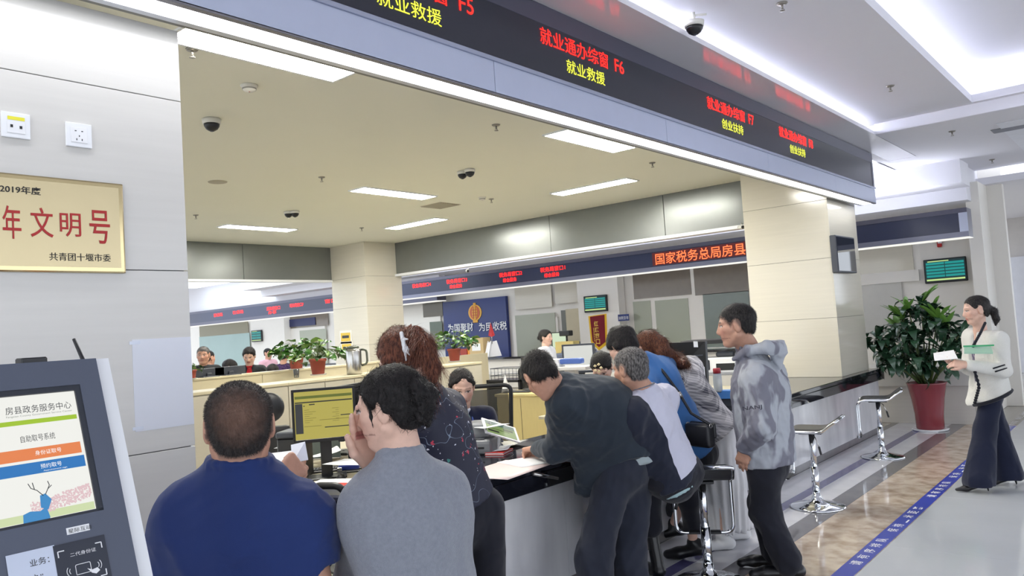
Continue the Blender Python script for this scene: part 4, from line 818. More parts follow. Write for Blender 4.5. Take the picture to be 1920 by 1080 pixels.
q = W(1070, 676, d=6.9); t = root('tape_dispenser', 'blue tape dispenser and white papers before the blank screen', 'tape dispenser', (q.x, q.y, q.z-.03), .15); box('dispenser_body', (-.1, -.04, 0), (.12, .04, .05), mat('dispenser_blue', (72, 104, 178), .4), t, .02, 2); box('white_box', (-.26, -.07, -.02), (-.09, .07, .05), PAPER, t, .004); box('shelf_board', (-.3, -.12, -.05), (.2, .12, -.02), WALLW, t, .004); box('shelf_post', (-.05, -.04, DZ-q.z+.03), (.05, .04, -.05), WALLW, t)
# the workstation beside the man in the grey jacket
q = W(1243, 665, d=7.8); t = root('wide_screen_back', 'wide black monitor back with a small white label above the plaid blouse', 'monitor', (q.x, q.y, DZ)); a = W(1215, 645, d=7.3); b = W(1322, 640, d=7.0); c = W(1326, 720, d=7.0); e = W(1240, 730, d=7.3)
adopt(t, slab('back_panel', [e, c, b, a], .04, BLACK)); adopt(t, slab('white_label', [W(1301, 651, d=6.98), W(1309, 651, d=6.98), W(1308, 640, d=6.98), W(1300, 640, d=6.98)], .002, PAPER)); adopt(t, slab('lower_rib', [W(1272, 671, d=7.0), W(1318, 667, d=6.97), W(1318, 665, d=6.97), W(1272, 669, d=7.0)], .01, DKGREY)); adopt(t, box('stand', (q.x+.05, q.y-.1, DZ), (q.x+.15, q.y, 1.2), BLACK, None, .01))
q = W(1352, 693, d=10.2); t = root('printer', 'white and black printer on the grey shelf beside the grey jacket man', 'printer', (q.x, q.y, q.z-.03), .2); box('body', (-.24, -.16, 0), (.24, .16, .2), WHITEP, t, .02, 2); box('dark_mouth', (-.02, -.165, .03), (.22, -.155, .12), BLACK, t, .004); box('scanner_lid', (-.02, -.15, .2), (.22, .15, .27), DKGREY, t, .02); box('side_grip', (-.18, -.166, .04), (-.1, -.158, .17), DKGREY, t, .01)
zz = q.z-.03
t = root('equipment_shelf', 'grey metal equipment shelf behind the grey jacket man', 'shelf', (q.x, q.y, 0), .2); box('upper_board', (-.4, -.2, zz-.03), (.3, .25, zz), mat('shelf_grey', (150, 152, 158), .35), t, .004); box('lower_board', (-.4, -.2, zz-.3), (.3, .25, zz-.27), mat('shelf_grey', (150, 152, 158), .35), t, .004); box('dark_top', (-.45, -.22, zz+.38), (.32, .27, zz+.43), BLACK, t, .004)
for x_ in (-.4, .27): box('upright', (x_, -.18, 0), (x_+.03, .22, zz+.38), DKGREY, t)
q = W(1347, 735, d=6.9); zc_ = WT if False else .86
t = root('drink_bottle', 'clear bottle with a red lid beside the grey jacket man', 'bottle', (q.x, q.y, q.z)); lathe('bottle_body', [(0, 0), (.036, 0), (.038, .01), (.038, .15), (.03, .165), (0, .165)], mat('bottle_clear', (196, 204, 214), .1, trans=.5), t, 18); lathe('bottle_lid', [(0, .21), (.03, .21), (.034, .2), (.034, .165), (0, .165)], mat('lid_red', (150, 34, 46), .35), t, 18)
zq = q.z; q = W(1352, 735, d=7.0); t = root('document_tray', 'bright blue document tray under the red lid bottle', 'tray', (q.x, q.y, 0), .2); box('tray_floor', (-.16, -.12, zq-.015), (.16, .12, zq), mat('tray_blue', (70, 132, 206), .4), t, .003); box('tray_front', (-.16, -.13, zq-.06), (.16, -.12, zq+.012), mat('tray_blue', (70, 132, 206), .4), t, .003); box('tray_stand', (-.14, -.1, WT), (.14, .1, zq-.015), DKGREY, t)
q = W(1296, 700, d=6.6); t = root('paper_ream', 'wrapped white paper reams with a blue logo behind the plaid blouse', 'paper', (q.x, q.y, q.z-.1), .3)
for i in range(2): box('ream', (-.12, -.1, i*.1-.05), (.1, .1, i*.1+.048), PAPER, t, .006)
box('blue_mark', (.03, -.103, -.02), (.08, -.1, .08), mat('ream_blue', (86, 120, 190), .5), t); box('support_stand', (-.12, -.09, DZ-(q.z-.1)), (.1, .1, -.05), DESK, t)
q = W(1534, 700, Z=WT); t = root('pen_stand', 'black counter pen on a round base near the far pillar', 'pen', (q.x, q.y, WT)); lathe('pen_base', [(0, .035), (.03, .03), (.05, .012), (.052, 0)], BLACK, t, 18); tube('pen_stick', [(0, 0, .03), (.0, -.01, .2)], [.008, .005], BLACK, t, 8); tube('pen_cord', arc([(.03, 0, .02), (.06, .02, .06), (.02, .02, .12)], 5, .03), .003, BLACK, t, 5)
for px, lab in ((1237, 'left of the two small white bottles on the far window sill'), (1244, 'right of the two small white bottles on the far window sill')):
    q = W(px, 645, Y=13.2); t = root('soap_bottle', lab, 'bottle', (q.x, 13.2, q.z-.06), 0, 'white pump bottles'); lathe('bottle_body', [(0, 0), (.045, 0), (.05, .02), (.05, .13), (.02, .16), (0, .16)], WHITEP, t, 14); tube('pump', [(0, 0, .16), (0, 0, .21), (.04, 0, .21)], .008, WHITEP, t, 6)
q = W(1240, 650, Y=13.2); wsl = struct(box('trim_3', (-8.3, 13.05, q.z-.12), (-5.2, 13.6, q.z-.06), WALLW), 'sill of the far office window')
# monitors of the far left desks
for px, py, lab in ((389, 706, 'dark monitor before the man in black at the far left'), (430, 703, 'dark monitor left of the woman in red')):
    q = W(px, py, X=-10.02); o = monitor((-10.02, q.y, zu), (-1, .0), .46, .11, .01, lab, frame_m=DKGREY)
# ================================================================ FIGURES: smooth blended solids turned into one continuous skin
def V(*a): return np.array(a, dtype=np.float64)
def nrm(v): v = np.asarray(v, float); return v/(np.linalg.norm(v)+1e-9)
class Solid:
    """ops: ('rc',a,b,ra,rb,k,axis,f) | ('el',c,R,radii,k) | ('sub',...) | ('cut',p,n) applied in order"""
    def __init__(s): s.ops = []
    def rc(s, a, b, ra, rb=None, k=.02, ax=None, f=1.): s.ops.append(('rc', V(*a), V(*b), ra, ra if rb is None else rb, k, None if ax is None else nrm(ax), f)); return s
    def chain(s, pts, rs, k=.02, ax=None, f=1.):
        for i in range(len(pts)-1): s.rc(pts[i], pts[i+1], rs[i], rs[i+1], k, ax, f)
        return s
    def el(s, c, R, r, k=.02): s.ops.append(('el', V(*c), np.asarray(R, float), V(*r), k)); return s
    def sub_rc(s, a, b, ra, rb=None, k=.01): s.ops.append(('srs', V(*a), V(*b), ra, ra if rb is None else rb, k)); return s
    def sub_el(s, c, R, r, k=.01): s.ops.append(('sel', V(*c), np.asarray(R, float), V(*r), k)); return s
    def cut(s, p, n): s.ops.append(('cut', V(*p), nrm(n))); return s      # removes what lies on the n side
    def fn(s, f): s.ops.append(('fn', f)); return s                         # D = f(D, P)
    @staticmethod
    def _drc(P, a, b, ra, rb, ax=None, f=1.):
        ba = b-a; L2 = float(ba @ ba)+1e-12; pa = P-a.astype(np.float32)
        t = np.clip((pa @ ba.astype(np.float32))/L2, 0, 1)[..., None]; v = pa-t*ba.astype(np.float32)
        d2 = (v*v).sum(-1)
        if ax is not None and f != 1.: c = v @ ax.astype(np.float32); d2 = d2+(f*f-1)*c*c
        return np.sqrt(d2)-(ra+(rb-ra)*t[..., 0])
    @staticmethod
    def _del(P, c, R, r):
        q = (P-c.astype(np.float32)) @ R.astype(np.float32); r = r.astype(np.float32)
        k0 = np.sqrt(((q/r)**2).sum(-1)); k1 = np.sqrt(((q/(r*r))**2).sum(-1))+1e-9
        return k0*(k0-1)/k1
    def mesh(s, res, wr=None):
        lo = V(9e9, 9e9, 9e9); hi = -lo
        for o in s.ops:
            if o[0] == 'rc': m = max(o[3], o[4]); lo = np.minimum(lo, np.minimum(o[1], o[2])-m); hi = np.maximum(hi, np.maximum(o[1], o[2])+m)
            elif o[0] == 'el': m = max(o[3]); lo = np.minimum(lo, o[1]-m); hi = np.maximum(hi, o[1]+m)
        lo -= 4*res; hi += 4*res
        n = np.ceil((hi-lo)/res).astype(int)+1
        D = np.full(n, 1.0, np.float32)
        axs = [lo[i]+res*np.arange(n[i]) for i in range(3)]
        def block(b0, b1):
            i0 = np.maximum(0, np.floor((b0-lo)/res).astype(int)); i1 = np.minimum(n, np.ceil((b1-lo)/res).astype(int)+1)
            sl = tuple(slice(i0[i], i1[i]) for i in range(3))
            P = np.stack(np.meshgrid(*[axs[i][sl[i]] for i in range(3)], indexing='ij'), -1).astype(np.float32)
            return sl, P
        for o in s.ops:
            if o[0] in ('rc', 'srs'):
                m = max(o[3], o[4])+o[5]+2*res; sl, P = block(np.minimum(o[1], o[2])-m, np.maximum(o[1], o[2])+m)
                d = s._drc(P, o[1], o[2], o[3], o[4], *(o[6:8] if o[0] == 'rc' else ())); k = o[5]
            elif o[0] in ('el', 'sel'):
                m = max(o[3])+o[4]+2*res; sl, P = block(o[1]-m, o[1]+m); d = s._del(P, o[1], o[2], o[3]); k = o[4]
            else:
                sl, P = block(lo, hi)
                if o[0] == 'cut': d = (P-o[1].astype(np.float32)) @ o[2].astype(np.float32); D = np.maximum(D, d)
                else: D = o[1](D, P).astype(np.float32)
                continue
            A = D[sl]
            if o[0] in ('srs', 'sel'): d = -d; h = np.maximum(k-np.abs(A-d), 0)/k; D[sl] = np.maximum(A, d)+h*h*k*.25
            else: h = np.maximum(k-np.abs(A-d), 0)/k; D[sl] = np.minimum(A, d)-h*h*k*.25
        if wr:
            idx = np.nonzero(np.abs(D) < .035)
            P = np.stack([axs[i][idx[i]] for i in range(3)], -1); D[idx] += wr(P).astype(np.float32)
        return surf_net(D, lo, res)
def surf_net(D, lo, res):
    S = D < 0
    c = np.zeros(tuple(x-1 for x in D.shape), np.int8)
    sl = [slice(0, -1), slice(1, None)]
    cs = [(i, j, k) for i in (0, 1) for j in (0, 1) for k in (0, 1)]
    for i, j, k in cs: c += S[sl[i], sl[j], sl[k]]
    cell = np.argwhere((c > 0) & (c < 8))
    if len(cell) == 0: return np.zeros((0, 3)), np.zeros((0, 4), int)
    ids = np.full(c.shape, -1, np.int32); ids[tuple(cell.T)] = np.arange(len(cell))
    val = {q: D[cell[:, 0]+q[0], cell[:, 1]+q[1], cell[:, 2]+q[2]] for q in cs}
    acc = np.zeros((len(cell), 3)); cnt = np.zeros(len(cell))
    for a in cs:
        for ax in range(3):
            if a[ax]: continue
            b = list(a); b[ax] = 1; b = tuple(b); va, vb = val[a], val[b]; m = (va < 0) != (vb < 0)
            t = np.where(m, va/(va-vb+1e-12), 0); p = np.tile(np.array(a, float), (len(cell), 1)); p[:, ax] += t
            acc[m] += p[m]; cnt[m] += 1
    vert = lo+res*(cell+acc/cnt[:, None])
    faces = []
    for ax in range(3):
        a = [slice(None)]*3; b = [slice(None)]*3; a[ax] = slice(0, -1); b[ax] = slice(1, None)
        m = S[tuple(a)] != S[tuple(b)]; e = np.argwhere(m); u, v = (ax+1) % 3, (ax+2) % 3
        ok = (e[:, u] > 0) & (e[:, v] > 0) & (e[:, u] < c.shape[u]) & (e[:, v] < c.shape[v]); e = e[ok]
        def g(du, dv): q = e.copy(); q[:, u] -= du; q[:, v] -= dv; return ids[tuple(q.T)]
        f = np.stack([g(1, 1), g(0, 1), g(0, 0), g(1, 0)], 1); fl = S[tuple(e.T)]
        f[~fl] = f[~fl][:, ::-1]; faces.append(f)
    F = np.concatenate(faces); F = F[(F >= 0).all(1)]
    return vert, F
def npmesh(name, v, f, smooth=True):
    me = bpy.data.meshes.new(name); me.vertices.add(len(v)); me.vertices.foreach_set('co', np.asarray(v, np.float32).ravel())
    f = np.asarray(f); k = f.shape[1]; me.loops.add(len(f)*k); me.loops.foreach_set('vertex_index', f.ravel().astype(np.int32))
    me.polygons.add(len(f)); me.polygons.foreach_set('loop_start', np.arange(0, len(f)*k, k, dtype=np.int32)); me.polygons.foreach_set('loop_total', np.full(len(f), k, np.int32))
    me.update(calc_edges=True); me.validate()
    if smooth: me.shade_smooth()
    return me
def folds(amp, freq=16., seed=0, ax=(0, 0, 1), st=2.2):
    """soft creases that run mostly along ax"""
    r = np.random.RandomState(seed); ax = nrm(ax); fr = freq if freq > 36 else freq*3.4
    ks = [nrm(r.normal(size=3))*(1+.55*i) for i in range(5)]; ws = [nrm(r.normal(size=3)) for i in range(5)]; ph = r.rand(5)*6
    def f(P):
        q = P*fr; q = q-(q @ ax)[:, None]*ax*(1-1/st); n = np.zeros(len(P))
        for i in range(5):
            t = q @ ks[i]*1.25+2.2*np.sin(q @ ws[i]*.45+ph[i])+ph[i]; n += (np.abs(np.sin(t*.5))**.8*2-1.1)/(1+i*.35)*(.6+.4*np.sin(q @ ws[i-1]*.3+i))
        return amp*n*.62
    return f

def folds2(a1, f1, a2, f2, seed, ax=(0, 0, 1), st=1.5):
    g, h = folds(a1, f1, seed, ax, st), folds(a2, f2, seed+1, ax, st)
    return lambda P: g(P)+h(P)
def split_mesh(v, f, planes):
    """cut a mesh along planes [(point, normal)]; faces behind every plane come second"""
    me = npmesh('cut', v, f, False); bm = bmesh.new(); bm.from_mesh(me); bpy.data.meshes.remove(me)
    for p_, n_ in planes: bmesh.ops.bisect_plane(bm, geom=bm.verts[:]+bm.edges[:]+bm.faces[:], plane_co=tuple(p_), plane_no=tuple(n_), dist=1e-5)
    bmesh.ops.triangulate(bm, faces=bm.faces[:]); bm.verts.index_update()
    V_ = np.array([x.co[:] for x in bm.verts]); F_ = np.array([[x.index for x in q.verts] for q in bm.faces]); bm.free()
    c = V_[F_].mean(1); m = np.ones(len(F_), bool)
    for p_, n_ in planes: m &= (c-p_) @ n_ > 0
    out = []
    for k in (m, ~m): idx, inv = np.unique(F_[k], return_inverse=True); out.append((V_[idx], inv.reshape(-1, 3)))
    return out
# ---- skin, hair and cloth materials
def skin_mat():
    m = bpy.data.materials.new('skin'); m.use_nodes = True; nt = m.node_tree; b = nt.nodes['Principled BSDF']
    at = nd(nt, 'ShaderNodeVertexColor', _layer_name='tint'); tc = nd(nt, 'ShaderNodeTexCoord'); nz = nd(nt, 'ShaderNodeTexNoise', Scale=45., Detail=4.)
    nt.links.new(tc.outputs['Object'], nz.inputs['Vector']); mx = nd(nt, 'ShaderNodeMix', _data_type='RGBA', _blend_type='MULTIPLY'); mx.inputs[0].default_value = .25
    nt.links.new(at.outputs[0], mx.inputs[6]); nt.links.new(nz.outputs[0], mx.inputs[7]); nt.links.new(mx.outputs[2], b.inputs['Base Color'])
    bp = nd(nt, 'ShaderNodeBump', Strength=.12, Distance=.004); nz2 = nd(nt, 'ShaderNodeTexNoise', Scale=180., Detail=3.); nt.links.new(tc.outputs['Object'], nz2.inputs['Vector']); nt.links.new(nz2.outputs[0], bp.inputs['Height']); nt.links.new(bp.outputs[0], b.inputs['Normal'])
    b.inputs['Roughness'].default_value = .48; b.inputs['Subsurface Weight'].default_value = .0
    return m
SKIN = skin_mat()
def cloth(name, col, col2=None, scale=6., rough=.85, weave=500., wb=.25, var=.08, sheen=.15, sharp=None):
    new = name not in MATS; m = mat(name, col, rough, var=var, scale=scale, col2=col2, sharp=sharp, bump=wb, bscale=weave, sheen=sheen, spec=.25)
    if new: soft_folds(m)
    return m
def soft_folds(m, s=6., st=.4):
    """broad creases of the cloth, below the size the mesh carries"""
    nt = m.node_tree; b = nt.nodes['Principled BSDF']; tc = nd(nt, 'ShaderNodeTexCoord'); nz = nd(nt, 'ShaderNodeTexNoise', Scale=s, Detail=.8, Distortion=.9); nt.links.new(tc.outputs['Object'], nz.inputs['Vector'])
    bp = nd(nt, 'ShaderNodeBump', Strength=st, Distance=.035); nt.links.new(nz.outputs[0], bp.inputs['Height'])
    lk = b.inputs['Normal'].links
    if lk: nt.links.new(lk[0].from_socket, bp.inputs['Normal'])
    nt.links.new(bp.outputs[0], b.inputs['Normal']); return m
def hairmat(name, c1, c2): return mat(name, c1, .5, var=.2, scale=130, col2=c2, stretch=(1, 1, .35), bump=.7, bscale=120, detail=5, spec=.22, sharp=(.38, .66))
HBLACK = hairmat('hair_black', (24, 22, 23), (42, 38, 38)); HBROWN = hairmat('hair_brown', (72, 42, 36), (136, 84, 64)); HGREY = hairmat('hair_grey', (56, 54, 54), (134, 130, 128)); HDARK = hairmat('hair_dark', (30, 28, 28), (60, 56, 54))
def basis(fwd, up):
    f = nrm(fwd); u = np.asarray(up, float); u = nrm(u-f*(u @ f)); r = np.cross(f, u); return np.stack([r, f, u], 1)     # columns right, forward, up
SKINC = {'m': (206, 156, 132), 'f': (228, 186, 166), 'o': (200, 152, 128)}
class Head:
    def __init__(s, c, fwd, up=(0, 0, 1), h=.235, w=1.): s.c = V(*c); s.B = basis(fwd, up); s.h = h; s.w = w
    def p(s, x, y, z): return s.c+s.B @ (V(x*s.w, y, z)*s.h)
    def loc(s, P): return ((P-s.c) @ s.B)/s.h
    def build(s, S, fine=True):
        h = s.h; E = lambda c, r, k=.06: S.el(s.p(*c), s.B, V(r[0]*s.w, r[1], r[2])*h, k*h)
        C = lambda a, b, ra, rb=None, k=.05: S.rc(s.p(*a), s.p(*b), ra*h, (rb if rb is not None else ra)*h, k*h)
        E((0, -.07, .16), (.325, .40, .335)); E((0, .1, -.1), (.265, .265, .36)); E((0, .2, -.38), (.13, .13, .1))
        for q in (-1, 1):
            C((q*.22, -.02, -.2), (q*.09, .19, -.39), .09, .08); C((q*.17, .2, -.06), (q*.2, .08, -.08), .1, .09)
        if fine:
            C((0, .325, .07), (0, .395, -.11), .034, .05, .06); C((-.045, .35, -.13), (.045, .35, -.13), .042, .042, .05)
            for q in (-1, 1):
                C((q*.19, .26, .105), (q*.04, .315, .1), .04, .04, .05); S.sub_el(s.p(q*.125, .375, .025), s.B, V(.07, .05, .036)*h, .04*h); E((q*.125, .275, .02), (.06, .055, .05), .01)
            C((-.075, .315, -.235), (.075, .315, -.235), .028, .028, .03); C((-.06, .31, -.275), (.06, .31, -.275), .03, .03, .03)
            S.sub_rc(s.p(-.1, .36, -.255), s.p(.1, .36, -.255), .014*h, .014*h, .02*h)
            for q in (-1, 1):
                E((q*.325, -.06, .0), (.045, .085, .155), .03); S.sub_el(s.p(q*.372, -.045, .02), s.B, V(.03, .045, .085)*h, .02*h)
        return S
    def tint(s, P, base, brow=(40, 32, 30), lip=(176, 98, 92), fem=False):
        q = s.loc(P); x, y, z = q[:, 0]/s.w, q[:, 1], q[:, 2]; c = np.tile(np.array(lin(base)), (len(P), 1)); near = (np.abs(x) < .45) & (y > .1) & (y < .385+.06*(np.abs(x) < .07)) & (np.abs(z) < .6)
        def mix(m, col, a):
            m = np.clip(m, 0, 1)[:, None]*a*near[:, None]; c[:] = c*(1-m)+np.array(lin(col))*m
        mix(np.exp(-((np.abs(x)-.17)/.09)**2-((z+.1)/.1)**2), (214, 130, 112), .35)
        mix((np.abs(x) < .095+.0*z) & (np.abs(z+.255) < .048-.25*x*x*10*.1) & (y > .27), lip, .85 if fem else .5)
        ax = np.abs(x)
        mix((np.abs(z-(.115+.04*(ax-.1)-(ax > .16)*(ax-.16)*.5)) < (.011 if fem else .02)) & (ax > .045) & (ax < .205), brow, .5 if fem else .75)
        mix(((ax-.125)/.07)**2+((z-.022)/.026)**2 < 1, (228, 222, 218), .7); mix(((ax-.125)/.03)**2+((z-.022)/.028)**2 < 1, (30, 24, 22), .95); mix((np.abs(z-.048+(ax-.125)**2*4) < .011) & (ax > .05) & (ax < .2), (40, 32, 30), .85)
        mix(np.abs(z+.258) < .006, (110, 60, 58), .6*1.)
        return c
def capsolid(H, grow=1.05, k=.05):
    S = Solid(); h = H.h
    S.el(H.p(0, -.075, .165), H.B, V(.325*H.w, .40, .335)*h*grow, k*h); S.el(H.p(0, -.17, -.05), H.B, V(.285*H.w, .27, .3)*h*grow, k*h)
    return S
def hairline(H, front=.27, side=.03, nape=-.26, sideburn=True, taper=.016):
    """keep hair above a line that runs forehead - temple - over the ear - nape"""
    ys = np.array([-.6, -.4, -.2, -.09, -.03, .03, .1, .16, .24, .34, .6]); zs = np.array([nape, nape, nape+.05, side-.0, side+.1, side+.1, side-.02 if sideburn else side+.1, side+.1, front-.05, front, front+.1])
    def f(D, P):
        q = ((P-H.c.astype(np.float32)) @ H.B.astype(np.float32))/H.h; line = np.interp(q[..., 1], ys, zs)+.018*np.sin(q[..., 1]*37+q[..., 0]*29)+.012*np.sin(q[..., 0]*71); t = np.clip((line+.2-q[..., 2])/.2, 0, 1)
        return np.maximum(D+t*taper*H.h, (line-q[..., 2])*H.h*.7)
    return f
def strands(v, f, n, ln, w, H, flow, seed=0, lift=.5, seg=1, spread=.25):
    """thin blades of hair growing from a surface; flow(P, N) gives their lie"""
    r = np.random.RandomState(seed); a, b, c = v[f[:, 0]], v[f[:, 1]], v[f[:, 2]]; N = np.cross(b-a, c-a); A = np.linalg.norm(N, axis=1); N = N/(A[:, None]+1e-12)
    i = r.choice(len(f), n, p=A/A.sum()); u = r.rand(n, 1); t = r.rand(n, 1); P = a[i]*(1-u)+b[i]*u*(1-t)+v[f[i, 2]]*u*t; Nn = N[i]
    F = flow(P, Nn)+r.normal(size=(n, 3))*spread; F = F-Nn*(F*Nn).sum(1)[:, None]; F /= np.linalg.norm(F, axis=1)[:, None]+1e-9
    S_ = np.cross(Nn, F); L = ln*(.6+.8*r.rand(n, 1)); V_, Fs = [], []
    pts = [P-Nn*.002]
    for k in range(1, seg+1):
        s = k/seg; pts.append(P+F*L*s*(1-.3*lift)+Nn*(L*lift*s*(1-.45*s)+.001))
    wd = [w*(1-.75*k/seg) for k in range(seg+1)]
    for k in range(seg+1): V_ += [pts[k]-S_*wd[k]*.5, pts[k]+S_*wd[k]*.5]
    V_ = np.concatenate(V_); base = np.arange(n)
    for k in range(seg): Fs.append(np.stack([base+2*k*n, base+(2*k+1)*n, base+(2*k+3)*n, base+(2*k+2)*n], 1))
    return V_, np.concatenate(Fs)
def join(parts):
    vs_, fs, o = [], [], 0
    for v, f in parts:
        if len(v) == 0: continue
        vs_.append(v); fs.append(np.asarray(f)+o); o += len(v)
    return np.concatenate(vs_), np.concatenate(fs)

def hand(S, wrist, direc, palm_n, side, curl=(.35, .4, .45, .5), thumb=.5, sc=1., spread=.1, kf=.006):
    """five fingers on a palm: direc = along the hand, palm_n = the way the palm faces, side = +1 when the thumb lies towards cross(direc, palm_n)"""
    d = nrm(direc); n = nrm(np.asarray(palm_n, float)-d*(np.dot(palm_n, d))); s_ = np.cross(d, n)*side; w = V(*wrist)
    S.rc(w, w+d*.03*sc, .026*sc, .028*sc, .02, n, 1.35)
    for t_ in (-.024, -.008, .008, .024): S.rc(w+d*.02*sc+s_*t_*.6*sc, w+d*.088*sc+s_*t_*1.25*sc, .019*sc, .0135*sc, .012, n, 1.15)
    ln = (.072, .082, .076, .058); off = (.028, .0095, -.0095, -.028); rad = (.0092, .0096, .0092, .0082)
    for i in range(4):
        a = w+d*(.09-.006*abs(i-1))*sc+s_*off[i]*sc; ang = 0; dirf = nrm(d+s_*spread*(1.5-i)*.35); p = a
        for j, fr in enumerate((.45, .3, .25)):
            ang += curl[i]*(1.0, 1.15, .8)[j]; dd = dirf*math.cos(ang)+n*math.sin(ang); q = p+dd*ln[i]*fr*sc; S.rc(p, q, rad[i]*sc*(1-.1*j), rad[i]*sc*(.93-.1*j), kf); p = q
    b = w+d*.028*sc+s_*.026*sc; dt = nrm(d*.75+s_*(.75-.4*thumb)+n*thumb*.6); m_ = b+dt*.042*sc; S.rc(b, m_, .015*sc, .0115*sc, .012); dt2 = nrm(d*.95+s_*(.3-.55*thumb)+n*thumb*.55); S.rc(m_, m_+dt2*.03*sc, .0112*sc, .0102*sc, .006); S.rc(m_+dt2*.03*sc, m_+dt2*.052*sc, .0102*sc, .0085*sc, .005)
    return S
def person(label, group, base, parts, tintfn, mats=None, name='person'):
    """base: list of (verts, quads) that make the body's skin; parts: list of (name, verts, faces, material)"""
    v, f = join(base); me = npmesh('person', v, f); o = bpy.data.objects.new(name, me); COL.objects.link(o); me.materials.append(SKIN)
    ca = me.color_attributes.new('tint', 'FLOAT_COLOR', 'POINT'); col = np.ones((len(me.vertices), 4), np.float32)
    co = np.empty(len(me.vertices)*3, np.float32); me.vertices.foreach_get('co', co); col[:, :3] = tintfn(co.reshape(-1, 3).astype(float)); ca.data.foreach_set('color', col.ravel())
    tag(o, label, 'person', group)
    for nm, v, f, m in parts:
        if len(v) == 0: continue
        link(nm, npmesh(nm, v, f), m, o)
    return o
def shoe(S, ankle, toe_dir, ln=.26, r=.045, heel=0., up=(0, 0, 1)):
    a = V(*ankle); d = nrm(V(toe_dir[0], toe_dir[1], 0)); z0 = .0
    hl = V(a[0], a[1], 0)-d*.05; S.rc((hl[0], hl[1], r*.85+heel), tuple(hl+d*(ln-.1)+V(0, 0, r*.8)), r, r*.95, .02, (0, 0, 1), 1.25); S.rc(tuple(hl+d*(ln-.1)+V(0, 0, r*.8)), tuple(hl+d*(ln-.03)+V(0, 0, r*.62)), r*.95, r*.7, .02, (0, 0, 1), 1.2)
    S.rc((hl[0], hl[1], r+heel), tuple(a+V(0, 0, .01)), r*.95, r*.85, .02); S.cut((0, 0, .003), (0, 0, -1)); return S
# ================================================================ PEOPLE
def J(px, py, d): return np.array(W(px, py, d=d))
def lerp(a, b, t): return a+(b-a)*t
def axes(j):
    u = nrm(j['chest']-j['pelvis']); r = nrm(j['shR']-j['shL']); f = nrm(np.cross(u, r)); return u, r, f
def limb_pts(j, s, t):
    """arm polyline of side s cut at t (0 shoulder, 1 elbow, 2 wrist)"""
    a, b, c = j['sh'+s], j['el'+s], j['wr'+s]
    return [a, lerp(a, b, t)] if t <= 1 else [a, b, lerp(b, c, t-1)]
def skin_parts(j, H, res=.008, hres=.005, tone='m', arms=True, legs=False, fine=True, neck_r=.056, handres=.0045, dh=('L', 'R')):
    out = []
    S = Solid(); H.build(S, fine); nb = j['neck']; S.rc(H.p(0, -.1, -.15), lerp(H.p(0, -.1, -.15), nb, .8), neck_r, neck_r*1.02, .03); S.rc(lerp(H.p(0, -.1, -.15), nb, .75), nb-axes(j)[0]*.05, neck_r*1.02, neck_r*1.12, .03)
    out.append(S.mesh(hres))
    u, r, f = axes(j); S = Solid(); S.rc(j['pelvis'], j['chest'], .105, .115, .04, f, 1.4); S.rc(j['chest'], nb, .11, .05, .04, f, 1.3); S.rc(j['shL'], j['shR'], .05, .05, .04)
    if arms:
        for s in ('L', 'R'):
            if 'el'+s in j: S.chain([j['sh'+s], j['el'+s], j['wr'+s]], [.045, .038, .026], .03)
    for s in ('L', 'R'):
        if 'hip'+s in j: S.chain([j['hip'+s], j['kn'+s], j['an'+s]], [.055, .042, .03], .03)
    out.append(S.mesh(max(res, .01)))
    for s in dh:
        if 'hand'+s in j:
            S = Solid(); hd = j['hand'+s]; e = j['el'+s]; w = j['wr'+s]; S.rc(lerp(e, w, .35), w, .036, .027, .02); hand(S, w, *hd); out.append(S.mesh(handres))
    return out
def torso(j, chest=.165, waist=.15, hip=.16, shr=.07, hem=.1, sq=1.45, arm=(.066, .055, .045), sl=(2, 2), k=.05, neckr=.07, nk=.058, cutneck=True, flare=0., mid=.5, hemn=None, capT=True):
    u, r, f = axes(j); S = Solid(); p, c = j['pelvis'], j['chest']; m = lerp(p, c, mid)
    if 'mid' in j: m = j['mid']
    S.rc(p-u*(hem+.04), p, hip+flare, hip, k, f, sq); S.rc(p, m, hip, waist, k, f, sq); S.rc(m, c, waist, chest, k, f, sq)
    S.rc(c, lerp(c, j['neck'], .85), chest*.95, neckr, k, f, sq*.9)
    for s in ('L', 'R'): S.rc(lerp(c, j['neck'], .82), j['sh'+s], neckr*.9, shr*.92, k)
    S.cut(p-u*hem, -u if hemn is None else hemn)
    for s, t in (('L', sl[0]), ('R', sl[1])):
        if 'el'+s not in j or t <= 0: continue
        pts = limb_pts(j, s, t); rs = [arm[0], arm[1], arm[2]] if t > 1 else [arm[0], lerp(arm[0], arm[1], t)]
        S.rc(pts[0], pts[1], rs[0], rs[1], k*1.8)
        if len(pts) > 2: S.rc(pts[1], pts[2], rs[1], rs[2], k*.5)
    if cutneck: S.sub_rc(j['neck']+u*(.028+nk*.6), j['neck']+u*.16, nk, nk*1.15, .012)
    return S
def sleeve_cut(S, j, s, t, r=.08):
    """flat cuff"""
    a, b = (j['sh'+s], j['el'+s]) if t <= 1 else (j['el'+s], j['wr'+s]); tt = t if t <= 1 else t-1; e = lerp(a, b, tt); d = nrm(b-a)
    S.sub_rc(e+d*(.052), e+d*.2, .06, .07, .004); return S
def collar(S, j, r=.066, th=.014, hgt=.03, tilt=None, frontgap=0.):
    u, rr, f = axes(j); c = j['neck']+u*.005; n = 18; pts = []
    for i in range(n+1):
        a = 2*math.pi*i/n; pts.append(c+(rr*math.cos(a)*r+f*math.sin(a)*r*.92)+u*(hgt*.5))
    for i in range(n): S.rc(pts[i], pts[i+1], th, th, .012)
    return S
